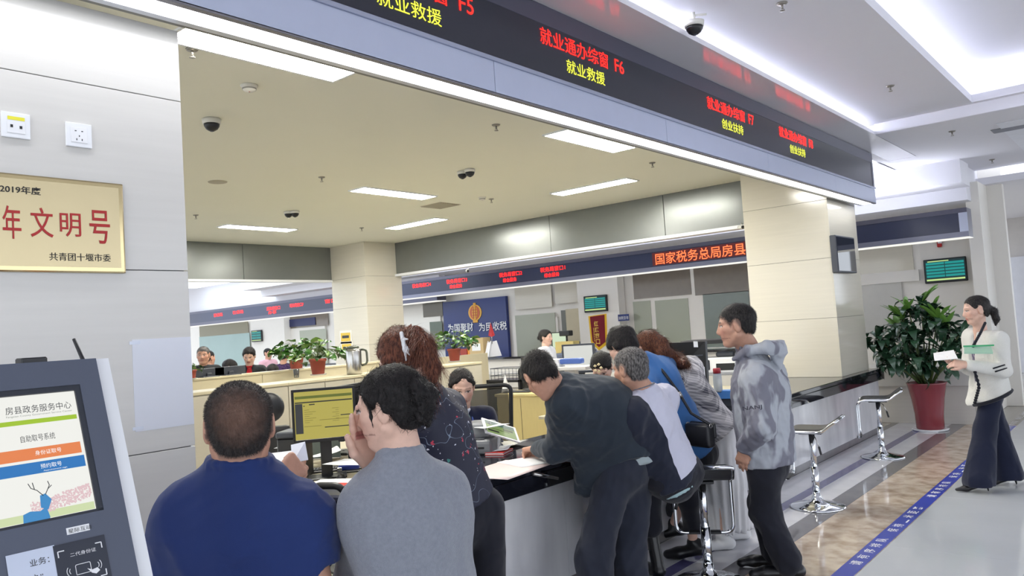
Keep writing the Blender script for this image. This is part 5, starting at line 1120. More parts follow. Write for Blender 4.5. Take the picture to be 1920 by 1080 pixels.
def trousers(j, waist=.14, hip=.15, th=.09, kn=.07, an=.06, top=.02, sq=1.25, k=.04, foot=0., anoff=0.):
    u, r, f = axes(j); S = Solid(); p = j['pelvis']; f2 = nrm(np.cross(V(0, 0, 1), r))
    S.rc(p+u*(top+.03), lerp(j['hipL'], j['hipR'], .5), waist, hip, k, f2, sq); S.cut(p+u*top, u)
    for s in ('L', 'R'):
        a = j['an'+s]+V(0, 0, anoff); S.chain([j['hip'+s], j['kn'+s], a], [th, kn, an], k)
    return S
def shoes(j, m, heel=0., ln=.26, r=.043, res=.008, nm='shoe'):
    out = []
    for s in ('L', 'R'):
        S = Solid(); shoe(S, j['an'+s], j.get('toe'+s, j['toe']), ln, r, heel); v, f = S.mesh(res); out.append((nm, v, f, m))
    return out
def shorthair(H, m, grow=1.045, front=.26, side=.02, nape=-.22, n=5000, ln=.016, lift=.7, res=.006, seed=1, w=.0016, extra=None, wv=.0, flow=None, k=.05):
    S = capsolid(H, grow, k)
    if extra: extra(S)
    S.fn(hairline(H, front, side, nape)); v, f = S.mesh(res, folds(wv, 60, seed) if wv else None)
    fl = flow or (lambda P, N: np.tile(H.B @ V(.1, .5, -.2), (len(P), 1))+(P-H.p(0, -.25, .3))*4)
    if n: sv, sf = strands(v, f, n, ln, w, H, fl, seed, lift); v, f = join([(v, f), (sv, sf)])
    return v, f
def stdlegs(j, foot, d, gap=.1, knee=.5, f=(0, 0)):
    pass
PEOPLE = {}
NAVY = cloth('navy_knit', (32, 52, 108), (26, 43, 92), 5, .8, 700, .2); GREYKNIT = cloth('grey_wool', (148, 152, 163), (122, 126, 137), 90, .95, 350, .5, sheen=.3)
DKJACKET = cloth('slate_black_cotton', (46, 55, 66), (36, 44, 54), 4, .85, 500, .25); DKTROUSER = cloth('charcoal_trouser', (46, 50, 64), (36, 40, 52), 5, .9, 600, .25); BLKTROUSER = cloth('black_trouser', (35, 36, 46), (27, 28, 36), 5, .9, 600, .2)
WHITEJ = cloth('pale_jacket_cloth', (206, 206, 222), (190, 190, 208), 5, .8, 500, .2); NAVYJ = cloth('midnight_jacket_cloth', (36, 41, 58), (28, 32, 47), 5, .8, 500, .2); BLUEK = cloth('sky_blue_knit', (70, 122, 184), (56, 104, 166), 6, .85, 500, .3)
WHITESK = cloth('white_pleated', (226, 226, 228), (212, 212, 216), 5, .8, 500, .15); BLKSHOE = mat('black_shoe', (20, 20, 24), .35, var=.1); WHITESHOE = mat('white_shoe', (222, 222, 224), .5)
IVORY = cloth('ivory_boucle', (244, 243, 238), (228, 226, 218), 160, .95, 260, .8); BLAZER = cloth('navy_blazer', (28, 34, 64), (22, 26, 50), 5, .8, 600, .2); WSHIRT = cloth('white_shirt', (226, 228, 234), (212, 215, 224), 5, .75, 500, .1)

# ---------------------------------------------------------------- 1: man in the navy shirt, seen from behind
def p_navy():
    d = 2.15; f = nrm(V(-.86, .51, 0)); u = V(0, 0, 1); r = np.cross(f, u)
    H = Head(J(449, 800, d), f, u, .243, 1.06)
    j = dict(neck=J(451, 878, d), chest=J(452, 1000, d)+f*.02, pelvis=J(452, 1330, d)-f*.0, shL=J(346, 984, d), shR=J(568, 976, d))
    j['elL'] = J(300, 1180, 2.2); j['wrL'] = j['elL']+f*.2+r*.1+u*.05; j['elR'] = J(612, 1165, 2.12); j['wrR'] = J(520, 905, 2.44)
    j['handR'] = (nrm(r*.55+u*.35+f*.45), nrm(-u*.3+f*.6-r*.5), -1, (.5, .55, .6, .65), .6, 1.08)
    j['hipL'] = j['pelvis']-r*.1; j['hipR'] = j['pelvis']+r*.1
    for s, q in (('L', -1), ('R', 1)): j['kn'+s] = j['pelvis']+f*.42+r*q*.18+u*.02; j['an'+s] = V(*(j['kn'+s]*V(1, 1, 0)))+V(0, 0, .24)-f*.08
    j['toe'] = f
    base = skin_parts(j, H, .008, .0045, neck_r=.061)
    T = torso(j, .205, .185, .18, .074, .06, 1.5, (.082, .074, .06), (2, .5), .055, .085, .074); 
    T.sub_rc(lerp(j['shR'], j['elR'], .5)+nrm(j['elR']-j['shR'])*.06, j['elR']+nrm(j['elR']-j['shR'])*.1, .09, .1, .004); T.sub_rc(lerp(j['elL'], j['wrL'], .1), j['wrL'], .07, .07, .004)
    collar(T, j, .08, .013, .036)
    tv, tf = T.mesh(.0065, folds2(.007, 6, .003, 13, 3, (.6, .4, .7), 1.3))
    # collar band and seams
    HGREY2 = hair_thin(H); hv, hf = shorthair(H, HGREY2, 1.03, .3, .0, -.33, 15000, .009, .85, .005, 2, .0011)
    B = trousers(j, .17, .17, .1, .08, .07, .0); bv, bf = B.mesh(.012)
    o = person('man in a navy short sleeved shirt seated with his back to us', None, base, [('shirt', tv, tf, NAVY), ('hair', hv, hf, HGREY2), ('trousers', bv, bf, DKTROUSER)]+shoes(j, BLKSHOE), lambda P: crop(H, P, H.tint(P, SKINC['m']), .3, .0, -.33))
    return o
def crop(H, P, c, front=.25, side=.02, nape=-.22, col=(58, 50, 48)):
    q = H.loc(P); ys = np.array([-.6, -.4, -.2, -.09, -.03, .03, .1, .16, .24, .34, .6]); zs = np.array([nape, nape, nape+.05, side, side+.1, side+.1, side-.02, side+.1, front-.05, front, front+.1])
    m = np.clip((q[:, 2]-np.interp(q[:, 1], ys, zs)+.07)/.1, 0, 1)[:, None]*(np.abs(q[:, 0]) < .36)[:, None]; return c*(1-m*.8)+np.array(lin(col))*m*.8
def scalp(H, P, c):
    q = H.loc(P); m = np.clip((q[:, 2]-.0)/.2, 0, 1)[:, None]*(q[:, 1] < .2)[:, None]; return c*(1-m*.35)
def hair_thin(H):
    """cropped hair that is thinner and browner over the crown"""
    m = hairmat('hair_cropped', (34, 32, 32), (66, 60, 58)); nt = m.node_tree; b = nt.nodes['Principled BSDF']; src = b.inputs['Base Color'].links[0].from_socket
    tc = nd(nt, 'ShaderNodeTexCoord'); vm = nd(nt, 'ShaderNodeVectorMath', _operation='DISTANCE'); vm.inputs[1].default_value = tuple(H.p(0, -.46, .16)); nt.links.new(tc.outputs['Object'], vm.inputs[0])
    nz = nd(nt, 'ShaderNodeTexNoise', Scale=70., Detail=4.); nt.links.new(tc.outputs['Object'], nz.inputs['Vector']); ml = nd(nt, 'ShaderNodeMath', _operation='MULTIPLY_ADD'); ml.inputs[1].default_value = .06; nt.links.new(nz.outputs[0], ml.inputs[0]); nt.links.new(vm.outputs['Value'], ml.inputs[2])
    rp = nd(nt, 'ShaderNodeMapRange'); rp.inputs['From Min'].default_value = .05; rp.inputs['From Max'].default_value = .125; rp.inputs['To Min'].default_value = .75; rp.inputs['To Max'].default_value = 0; nt.links.new(ml.outputs[0], rp.inputs['Value'])
    mx = nd(nt, 'ShaderNodeMix', _data_type='RGBA'); mx.inputs[7].default_value = (*lin((128, 98, 84)), 1); nt.links.new(rp.outputs[0], mx.inputs[0]); nt.links.new(src, mx.inputs[6]); nt.links.new(mx.outputs[2], b.inputs['Base Color']); return m


# ---------------------------------------------------------------- 2: woman in the grey cardigan
def p_cardigan():
    d = 2.2; f = nrm(V(-.86, -.42, 0)); u = V(0, 0, 1); r = np.cross(f, u); fb = nrm(V(-.8, .6, 0)); rb = np.cross(fb, u)
    H = Head(J(729, 766, d), nrm(f+V(0, 0, -.12)), u, .236, .98)
    j = dict(neck=J(752, 862, d), chest=J(765, 985, d), pelvis=J(790, 1290, d-.05), shL=J(692, 948, d-.02), shR=J(828, 924, d+.1))
    j['elL'] = J(664, 1090, d+.12); j['wrL'] = J(699, 872, d+.06); j['elR'] = J(862, 1130, d+.12); j['wrR'] = J(800, 1180, d+.3)
    wd = nrm(J(667, 775, d+.03)-j['wrL'])
    j['handL'] = (wd, nrm(H.p(0, .1, -.15)-J(690, 815, d+.05)), -1, (.14, .18, .22, .28), .25, 1.12)
    for s, q in (('L', -1), ('R', 1)): j['hip'+s] = j['pelvis']+rb*q*.1; j['kn'+s] = j['pelvis']+fb*.42+rb*q*.12; j['an'+s] = V(j['kn'+s][0], j['kn'+s][1], .24)-fb*.05
    j['toe'] = fb
    base = skin_parts(j, H, .008, .004, neck_r=.049)
    T = torso(j, .165, .15, .165, .066, .1, 1.4, (.068, .062, .05), (1.45, 2), .05, .074, .056, flare=.03)
    T.sub_rc(lerp(j['elL'], j['wrL'], .5), j['wrL']+nrm(j['wrL']-j['elL'])*.05, .055, .055, .004)
    collar(T, j, .058, .012, .045)
    tv, tf = T.mesh(.0065, folds2(.006, 7, .002, 14, 9, (0, 0, 1), 2.2))
    S = capsolid(H, 1.06, .05); h = H.h
    S.rc(H.p(.22, .12, .2), H.p(.3, -.1, .02), .1*h, .1*h, .05*h); S.rc(H.p(-.22, .12, .2), H.p(-.3, -.1, .02), .1*h, .1*h, .05*h)
    S.fn(hairline(H, .25, -.02, -.3, True)); hv, hf = S.mesh(.005, folds(.003, 55, 4))
    Bn = Solid(); ctr = V(0, -.40, .03); cp = []
    for k_ in range(34):
        a_ = k_*.44; rad_ = .20-.0045*k_; cp.append(H.p(ctr[0]+.05*math.sin(k_*.9)+rad_*math.cos(a_)*.85, ctr[1]-.004*k_-.02*math.sin(k_*1.3), ctr[2]+rad_*math.sin(a_)*1.25))
    Bn.chain(cp, [(.075+.02*math.sin(k_*1.7))*h for k_ in range(34)], .008*h); Bn.rc(H.p(0, -.3, .0), H.p(0, -.42, .03), .2*h, .16*h, .03*h)
    for k_ in range(6): a_ = k_*1.05+.4; Bn.chain([H.p(.15*math.cos(a_), -.38, .03+.22*math.sin(a_)), H.p(.24*math.cos(a_+.3), -.44, .03+.3*math.sin(a_+.3)), H.p(.2*math.cos(a_+.8), -.46, .03+.27*math.sin(a_+.8))], [.05*h, .04*h, .02*h], .01*h)
    bv_, bf_ = Bn.mesh(.0045, folds(.0018, 70, 8)); hv, hf = join([(hv, hf), (bv_, bf_)])
    bun = H.p(.02, -.42, .03)
    sv, sf = strands(hv, hf, 4200, .03, .0018, H, lambda P, N: bun-P, 5, .1, 3, .05); sv2, sf2 = strands(hv, hf, 140, .05, .0008, H, lambda P, N: (P-bun), 6, .35, 3, .5)
    hv, hf = join([(hv, hf), (sv, sf), (sv2, sf2)])
    # loose side lock before the ear
    L = Solid(); L.chain([H.p(-.26, .13, .12), H.p(-.285, .11, -.05), H.p(-.27, .12, -.22)], [.02*h, .017*h, .004*h], .01); lv, lf = L.mesh(.0035); hv, hf = join([(hv, hf), (lv, lf)])
    B = trousers(j, .15, .16, .1, .08, .07, .0); bv, bf = B.mesh(.012)
    person('woman in a grey cardigan with a dark messy bun, hand at her mouth', None, base, [('cardigan', tv, tf, GREYKNIT), ('hair', hv, hf, HBLACK), ('trousers', bv, bf, BLKTROUSER)]+shoes(j, BLKSHOE), lambda P: H.tint(P, SKINC['f'], fem=True))

# ---------------------------------------------------------------- 3: woman in the floral blouse
def floral():
    m = bpy.data.materials.new('navy_floral_silk'); m.use_nodes = True; nt = m.node_tree; L = nt.links.new; b = nt.nodes['Principled BSDF']; tc = nd(nt, 'ShaderNodeTexCoord')
    cur = None
    def layer(scale, thr, col, prev, rnd=1., dist='EUCLIDEAN'):
        v = nd(nt, 'ShaderNodeTexVoronoi', Scale=scale, Randomness=rnd); L(tc.outputs['Object'], v.inputs['Vector'])
        nz = nd(nt, 'ShaderNodeTexNoise', Scale=scale*5, Detail=2.); L(tc.outputs['Object'], nz.inputs['Vector'])
        ad = nd(nt, 'ShaderNodeMath', _operation='ADD'); L(v.outputs['Distance'], ad.inputs[0]); ml = nd(nt, 'ShaderNodeMath', _operation='MULTIPLY'); ml.inputs[1].default_value = .5; L(nz.outputs[0], ml.inputs[0]); L(ml.outputs[0], ad.inputs[1])
        lt = nd(nt, 'ShaderNodeMath', _operation='LESS_THAN'); lt.inputs[1].default_value = thr+.25; L(ad.outputs[0], lt.inputs[0])
        mx = nd(nt, 'ShaderNodeMix', _data_type='RGBA'); L(lt.outputs[0], mx.inputs[0]); mx.inputs[7].default_value = (*lin(col), 1)
        if prev is None: mx.inputs[6].default_value = (*lin((26, 28, 52)), 1)
        else: L(prev, mx.inputs[6])
        return mx.outputs[2]
    # thin branches
    nz = nd(nt, 'ShaderNodeTexNoise', Scale=9., Detail=1.); L(tc.outputs['Object'], nz.inputs['Vector']); sb = nd(nt, 'ShaderNodeMath', _operation='SUBTRACT'); sb.inputs[1].default_value = .5; L(nz.outputs[0], sb.inputs[0]); ab = nd(nt, 'ShaderNodeMath', _operation='ABSOLUTE'); L(sb.outputs[0], ab.inputs[0]); lt = nd(nt, 'ShaderNodeMath', _operation='LESS_THAN'); lt.inputs[1].default_value = .003; L(ab.outputs[0], lt.inputs[0])
    mx = nd(nt, 'ShaderNodeMix', _data_type='RGBA'); L(lt.outputs[0], mx.inputs[0]); mx.inputs[6].default_value = (*lin((26, 28, 50)), 1); mx.inputs[7].default_value = (*lin((120, 132, 150)), 1)
    c = layer(26, .1, (222, 222, 232), mx.outputs[2]); c = layer(15.7, .11, (190, 60, 82), c); c = layer(33, .07, (235, 235, 240), c); c = layer(13.3, .07, (60, 130, 122), c)
    L(c, b.inputs['Base Color']); b.inputs['Roughness'].default_value = .65; return m
def p_floral():
    d = 3.1; f = nrm(V(-.86, .5, 0)); u = V(0, 0, 1); r = np.cross(f, u); fh = nrm(V(-.97, .25, -.25))
    H = Head(J(748, 672, d), fh, u, .238, 1.0)
    j = dict(neck=J(796, 738, d+.02), chest=J(822, 810, d+.05), pelvis=J(868, 935, d+.06), shL=J(772, 785, d-.08), shR=J(838, 765, d+.2))
    j['elL'] = J(770, 860, d+.1); j['wrL'] = J(745, 880, d+.35); j['elR'] = J(862, 845, d+.42); j['wrR'] = J(850, 850, d+.62)
    for s, q in (('L', -1), ('R', 1)): j['hip'+s] = j['pelvis']+r*q*.09-u*.05; j['kn'+s] = V(j['hip'+s][0], j['hip'+s][1], .5)+f*.02; j['an'+s] = V(j['hip'+s][0], j['hip'+s][1], .08)-f*.03
    j['toe'] = f; j['handL'] = (f, -u, -1, (.3,)*4, .3); j['handR'] = (f, -u, 1, (.3,)*4, .3)
    base = skin_parts(j, H, .009, .0055, neck_r=.05, handres=.006)
    T = torso(j, .16, .145, .15, .062, .02, 1.35, (.066, .058, .046), (2, 2), .05, .07, .05); tv, tf = T.mesh(.008, folds(.004, 15, 12, (0, 0, 1), 2))
    S = capsolid(H, 1.07, .06); h = H.h
    S.rc(H.p(.25, .05, .1), H.p(.28, -.12, -.05), .12*h, .12*h, .05*h); S.rc(H.p(-.25, .05, .1), H.p(-.28, -.12, -.05), .12*h, .12*h, .05*h)
    S.fn(hairline(H, .26, -.06, -.3))
    k0 = H.p(0, -.42, .2)
    S.rc(H.p(0, -.36, .15), k0, .16*h, .11*h, .05*h)
    S.chain([k0, H.p(.06, -.6, .24), H.p(.12, -.74, .04), H.p(.16, -.76, -.35), H.p(.14, -.68, -.78)], [.1*h, .13*h, .16*h, .14*h, .03*h], .06*h); S.chain([k0, H.p(-.02, -.48, .36), H.p(.04, -.58, .44)], [.06*h, .045*h, .008*h], .04*h)
    hv, hf = S.mesh(.006, folds(.0035, 50, 7, (0, 0, 1), 3)); 
    def flow(P, N): q = H.loc(P); tail = (q[:, 1] < -.5)[:, None]; return np.where(tail, np.tile(-u, (len(P), 1)), k0-P)
    sv, sf = strands(hv, hf, 3400, .03, .0022, H, flow, 5, .05, 3, .06)
    tl = H.loc(hv[hf].mean(1))[:, 1] < -.5; sv3, sf3 = strands(hv, hf[tl], 900, .09, .0022, H, lambda P, N: np.tile(-u, (len(P), 1))+N*.3, 7, .16, 4, .22); hv, hf = join([(hv, hf), (sv, sf), (sv3, sf3)])
    K = Solid(); q = lambda x, y, z: H.p(x, y, z)
    for a, b, ra, rb in (((-.14, -.5, .3), (-.16, -.56, .02), .035, .03), ((-.16, -.56, .02), (-.14, -.5, -.16), .03, .012), ((-.155, -.54, .1), (-.12, -.62, .0), .025, .015), ((-.155, -.54, .2), (-.12, -.64, .16), .025, .015), ((-.16, -.56, .02), (-.14, -.64, -.1), .025, .012)): K.rc(q(*a), q(*b), ra*h, rb*h, .01)
    kv, kf = K.mesh(.004)
    B = trousers(j, .13, .145, .085, .07, .065, .03); bv, bf = B.mesh(.011, folds(.004, 12, 5, (0, 0, 1), 3))
    person('woman in a navy floral blouse with a brown ponytail and white claw clip', None, base, [('blouse', tv, tf, floral()), ('hair', hv, hf, HBROWN), ('claw_clip', kv, kf, WHITEP), ('trousers', bv, bf, BLKTROUSER)]+shoes(j, BLKSHOE), lambda P: H.tint(P, SKINC['f'], fem=True))

# ---------------------------------------------------------------- 4: man bending over the counter
def p_bending():
    d = 4.35; f = nrm(V(-.96, .28, 0)); u = V(0, 0, 1); r = np.cross(f, u)
    H = Head(J(1014, 706, d-.08), nrm(f*.62-u*.72+r*.22), nrm(u*.72+f*.68), .262, 1.02)
    j = dict(neck=J(1046, 726, d), chest=J(1088, 762, d+.02), pelvis=J(1176, 842, d+.12), shL=J(1062, 762, d-.12), shR=J(1100, 738, d+.2))
    j['mid'] = J(1142, 768, d+.06)
    hp = np.array(W(985, 850, Z=WT+.035)); j['wrL'] = hp+V(.09, .02, .03); j['elL'] = J(1040, 845, d+.02); hp2 = np.array(W(1034, 832, Z=WT+.04)); j['elR'] = J(1085, 830, d+.5); j['wrR'] = hp2+V(.1, .0, .02)
    j['handL'] = (nrm(f-u*.15-r*.1), nrm(-u-r*.2), -1, (.55, .6, .65, .7), .6, 1.1); j['handR'] = (nrm(f-u*.1), -u, 1, (.3, .35, .4, .45), .4, 1.05)
    for s, q, x, dd in (('L', -1, 1140, -.08), ('R', 1, 1188, .1)): j['hip'+s] = J(1174+q*18, 872, d+.1+q*.07); j['kn'+s] = J(1145+q*33, 1050, d+.02+q*.06); j['an'+s] = V(j['kn'+s][0], j['kn'+s][1], .09)-f*.05
    j['toe'] = f
    base = skin_parts(j, H, .009, .006, neck_r=.058, handres=.0055)
    hemn = nrm(j['pelvis']-j['chest']+V(0, 0, -.12))
    T = torso(j, .19, .195, .2, .08, .12, 1.25, (.078, .07, .058), (1.97, 1.95), .07, .08, .062, hemn=nrm(-u-f*.35))
    # the open front hangs down below him
    fr = nrm(j['pelvis']-j['chest']); low = J(1112, 905, d+.12); T.rc(lerp(j['chest'], j['pelvis'], .4)-u*.08, low, .16, .1, .08, r, .8); T.rc(j['pelvis'], J(1140, 868, d+.12), .15, .1, .08)
    T.cut(J(1098, 942, d), nrm(-u*1.+f*.25)); collar(T, j, .07, .016, .02)
    tv, tf = T.mesh(.0085, folds2(.010, 6, .006, 13, 21, (.5, .2, .8), 1.4))
    B = trousers(j, .17, .17, .112, .1, .1, .06, 1.2, .05); bv, bf = B.mesh(.01, folds2(.009, 6, .006, 12, 23, (0, 0, 1), 1.8))
    # grey shirt tail peeking below the jacket
    G = Solid(); uu_, rr_, ff_ = axes(j); G.rc(j['pelvis']-uu_*.1, j['pelvis']+uu_*.05, .19, .18, .04, ff_, 1.2); G.cut(j['pelvis']-uu_*.12-u*.035, nrm(-u-f*.35)); gv, gf = G.mesh(.012)
    hv, hf = shorthair(H, HBLACK, 1.09, .2, -.04, -.34, 5000, .022, .5, .006, 8, .002, wv=.003)
    person('man in a dark jacket bending over the counter to write', None, base, [('jacket', tv, tf, DKJACKET), ('shirt_tail', gv, gf, cloth('pale_grey_shirt', (170, 182, 186))), ('trousers', bv, bf, DKTROUSER), ('hair', hv, hf, HBLACK)]+shoes(j, BLKSHOE, ln=.28), lambda P: H.tint(P, SKINC['m']))

# ---------------------------------------------------------------- 5: older man on the stool
def p_stool():
    d = 4.42; f = nrm(V(-.93, .36, 0)); u = V(0, 0, 1); r = np.cross(f, u)
    H = Head(J(1181, 694, d), nrm(f*.9-r*.25-u*.12), u, .25, 1.02)
    j = dict(neck=J(1207, 735, d+.03), chest=J(1220, 790, d+.05), pelvis=J(1262, 882, d+.1), shL=J(1184, 780, d-.1), shR=J(1244, 748, d+.24))
    j['elL'] = J(1182, 880, d); j['wrL'] = J(1150, 870, d+.3); j['elR'] = J(1250, 830, d+.5); j['wrR'] = J(1190, 830, d+.6)
    for s, q in (('L', -1), ('R', 1)): j['hip'+s] = j['pelvis']+r*q*.1-u*.02; j['kn'+s] = j['pelvis']+f*.43+r*q*.14-u*.06; j['an'+s] = V(j['kn'+s][0], j['kn'+s][1], .3)+f*.0
    j['toe'] = f; j['handL'] = (f, -u, -1, (.4,)*4, .4); j['handR'] = (f, -u, 1, (.4,)*4, .4)
    base = skin_parts(j, H, .009, .0055, neck_r=.056, handres=.006)
    T = torso(j, .185, .175, .175, .08, .05, 1.35, (.074, .068, .055), (1.95, 1.95), .06, .08, .062); uu_, rr_, ff_ = axes(j)
    collar(T, j, .068, .014, .02); tv, tf = T.mesh(.008, folds2(.007, 7, .004, 14, 31, (0, 0, 1), 1.4))
    # panels: pale back, dark sleeves, flank and hem band
    pn_ = nrm(rr_+uu_*.22); w_, n_ = split_mesh(tv, tf, [(j['chest']-rr_*.115+uu_*.0, pn_), (j['pelvis']+uu_*.005, uu_)])
    ring = Solid()
    for k_, m_ in enumerate(((.082, .004), (.076, .004))):
        c = j['neck']+uu_*(.035-.014*k_)
        for i in range(16):
            a, b = i*math.pi/8, (i+1)*math.pi/8; ring.rc(c+rr_*math.cos(a)*m_[0]+ff_*math.sin(a)*m_[0]*.92, c+rr_*math.cos(b)*m_[0]+ff_*math.sin(b)*m_[0]*.92, m_[1], m_[1], .002)
    rv, rf = ring.mesh(.004)
    S2 = Solid(); S2.rc(j['pelvis']-uu_*.1, j['pelvis'], .168, .165, .03, ff_, 1.3); S2.cut(j['pelvis']-uu_*.085, -uu_); sv_, sf_ = S2.mesh(.012)
    B = trousers(j, .165, .17, .105, .085, .075, .0, 1.2, .05); bv, bf = B.mesh(.011, folds(.005, 12, 33, (1, 0, 0), 2))
    hv, hf = shorthair(H, HGREY, 1.035, .24, .02, -.26, 6000, .012, .6, .006, 9, .0014)
    person('older grey haired man in a white and navy jacket on a stool', None, base, [('jacket_back', *w_, WHITEJ), ('jacket_side', *n_, NAVYJ), ('collar_stripe', rv, rf, cloth('stripe_grey', (120, 124, 136))), ('shirt_tail', sv_, sf_, cloth('mint_shirt', (170, 198, 202))), ('trousers', bv, bf, BLKTROUSER), ('hair', hv, hf, HGREY)]+shoes(j, BLKSHOE), lambda P: crop(H, P, H.tint(P, SKINC['o']), .24, .02, -.26, (96, 90, 86)))

# ---------------------------------------------------------------- 6: woman in the blue jumper
def p_blue():
    d = 5.05; f = nrm(V(-.95, .3, 0)); u = V(0, 0, 1); r = np.cross(f, u)
    H = Head(J(1166, 650, d), nrm(f*.8-u*.5-r*.1), nrm(u*.85+f*.4), .25, 1.0)
    j = dict(neck=J(1204, 676, d+.03), chest=J(1238, 715, d+.05), pelvis=J(1305, 838, d+.1), shL=J(1205, 722, d-.12), shR=J(1245, 690, d+.22))
    j['elL'] = J(1215, 800, d+.05); j['wrL'] = J(1170, 800, d+.35); j['elR'] = J(1235, 770, d+.5); j['wrR'] = J(1180, 790, d+.6)
    for s, q, fx_, fy_ in (('L', -1, 1300, 1050), ('R', 1, 1262, 1015)): j['hip'+s] = j['pelvis']-r*q*.0+r*q*.08-u*.05; an = np.array(W(fx_, fy_-30, Z=.1)); j['an'+s] = an; j['kn'+s] = lerp(j['hip'+s], an, .5)+f*.02
    j['toe'] = nrm(V(-.8, -.35, 0)); j['handL'] = (f, -u, -1, (.4,)*4, .4); j['handR'] = (f, -u, 1, (.4,)*4, .4)
    base = skin_parts(j, H, .01, .0065, neck_r=.048, handres=.0065)
    T = torso(j, .16, .15, .15, .066, .03, 1.35, (.068, .058, .046), (1.9, 1.9), .055, .07, .052); tv, tf = T.mesh(.0085, folds(.005, 13, 41, (0, 0, 1), 1.8))
    h = H.h; S = capsolid(H, 1.13, .06); S.rc(H.p(.24, .12, .12), H.p(.3, -.15, -.08), .13*h, .13*h, .05*h); S.rc(H.p(-.24, .12, .12), H.p(-.3, -.15, -.08), .13*h, .13*h, .05*h); S.fn(hairline(H, .22, -.12, -.32)); hv, hf = S.mesh(.007, folds(.005, 40, 42)); sv, sf = strands(hv, hf, 2500, .02, .002, H, lambda P, N: np.tile(-u, (len(P), 1))+(P-H.c)*2, 6, .25, 2, .5); hv, hf = join([(hv, hf), (sv, sf)])
    B = trousers(j, .13, .145, .09, .065, .055, .0, 1.2, .045, anoff=.11); bv, bf = B.mesh(.01, folds(.004, 12, 43, (0, 0, 1), 3))
    o = person('black haired woman in a sky blue jumper leaning on the counter', None, base, [('jumper', tv, tf, BLUEK), ('hair', hv, hf, HBLACK), ('trousers', bv, bf, BLKTROUSER)]+shoes(j, BLKSHOE, .03, .25, .05, nm='ankle_boot'), lambda P: H.tint(P, SKINC['f'], fem=True))
    uu_, rr_, ff_ = axes(j)
    # shoulder bag on a long strap
    bag = J(1312, 812, d-.16); t = root('shoulder_bag', 'black leather shoulder bag hanging at the blue jumper woman\'s hip', 'bag', tuple(bag-V(0, 0, .12)))
    def bagbox(nm, lo, hi, m, bev): o2 = link(nm, boxmesh(nm, lo, hi, bev, 3), m, None, True); frame(o2, bag, f, u); adopt(t, o2)
    bagbox('bag_body', (-.1, -.085, -.035), (.1, .06, .035), BLKLEATHER, .022); bagbox('bag_flap', (-.105, -.03, .02), (.105, .066, .043), BLKLEATHER, .012); bagbox('clasp', (-.015, -.035, .04), (.015, -.012, .048), STEEL, .003)
    for q_ in (-1, 1): adopt(t, tube('side_ring', [Vector(bag+f*q_*.098+u*(.05+.012*math.cos(w_))+r*.012*math.sin(w_)) for w_ in np.linspace(0, 6.28, 10)], .003, STEEL, None, 5))
    st = [J(1222, 676, d+.05)+u*.02, J(1246, 700, d-.09), J(1272, 735, d-.12), J(1296, 775, d-.14), bag+u*.06-f*.09]; adopt(t, tube('strap', [Vector(p) for p in st], .009, BLKLEATHER)); adopt(t, tube('buckle', [Vector(st[2]), Vector(lerp(st[2], st[3], .25))], .013, STEEL))
# ---------------------------------------------------------------- 7: woman in plaid and white skirt
def plaid():
    m = bpy.data.materials.new('grey_plaid'); m.use_nodes = True; nt = m.node_tree; L = nt.links.new; b = nt.nodes['Principled BSDF']; tc = nd(nt, 'ShaderNodeTexCoord'); mp = nd(nt, 'ShaderNodeMapping'); mp.inputs['Rotation'].default_value = (.5, .35, .6); L(tc.outputs['Object'], mp.inputs[0]); cur = None
    for ax, dr in (('X', 'X'), ('Y', 'Z')):
        for sc, th, ww in ((9., .62, .6), (55., .5, .45)):
            w = nd(nt, 'ShaderNodeTexWave', Scale=sc*.33, _bands_direction=dr); L(mp.outputs[0], w.inputs['Vector']); g = nd(nt, 'ShaderNodeMath', _operation='GREATER_THAN'); g.inputs[1].default_value = th; L(w.outputs[1], g.inputs[0]); ml = nd(nt, 'ShaderNodeMath', _operation='MULTIPLY'); ml.inputs[1].default_value = ww*.5; L(g.outputs[0], ml.inputs[0])
            if cur is None: cur = ml.outputs[0]
            else: ad = nd(nt, 'ShaderNodeMath', _operation='ADD'); L(cur, ad.inputs[0]); L(ml.outputs[0], ad.inputs[1]); cur = ad.outputs[0]
    mx = nd(nt, 'ShaderNodeMix', _data_type='RGBA'); L(cur, mx.inputs[0]); mx.inputs[6].default_value = (*lin((222, 218, 218)), 1); mx.inputs[7].default_value = (*lin((62, 62, 74)), 1); L(mx.outputs[2], b.inputs['Base Color']); b.inputs['Roughness'].default_value = .85; return m
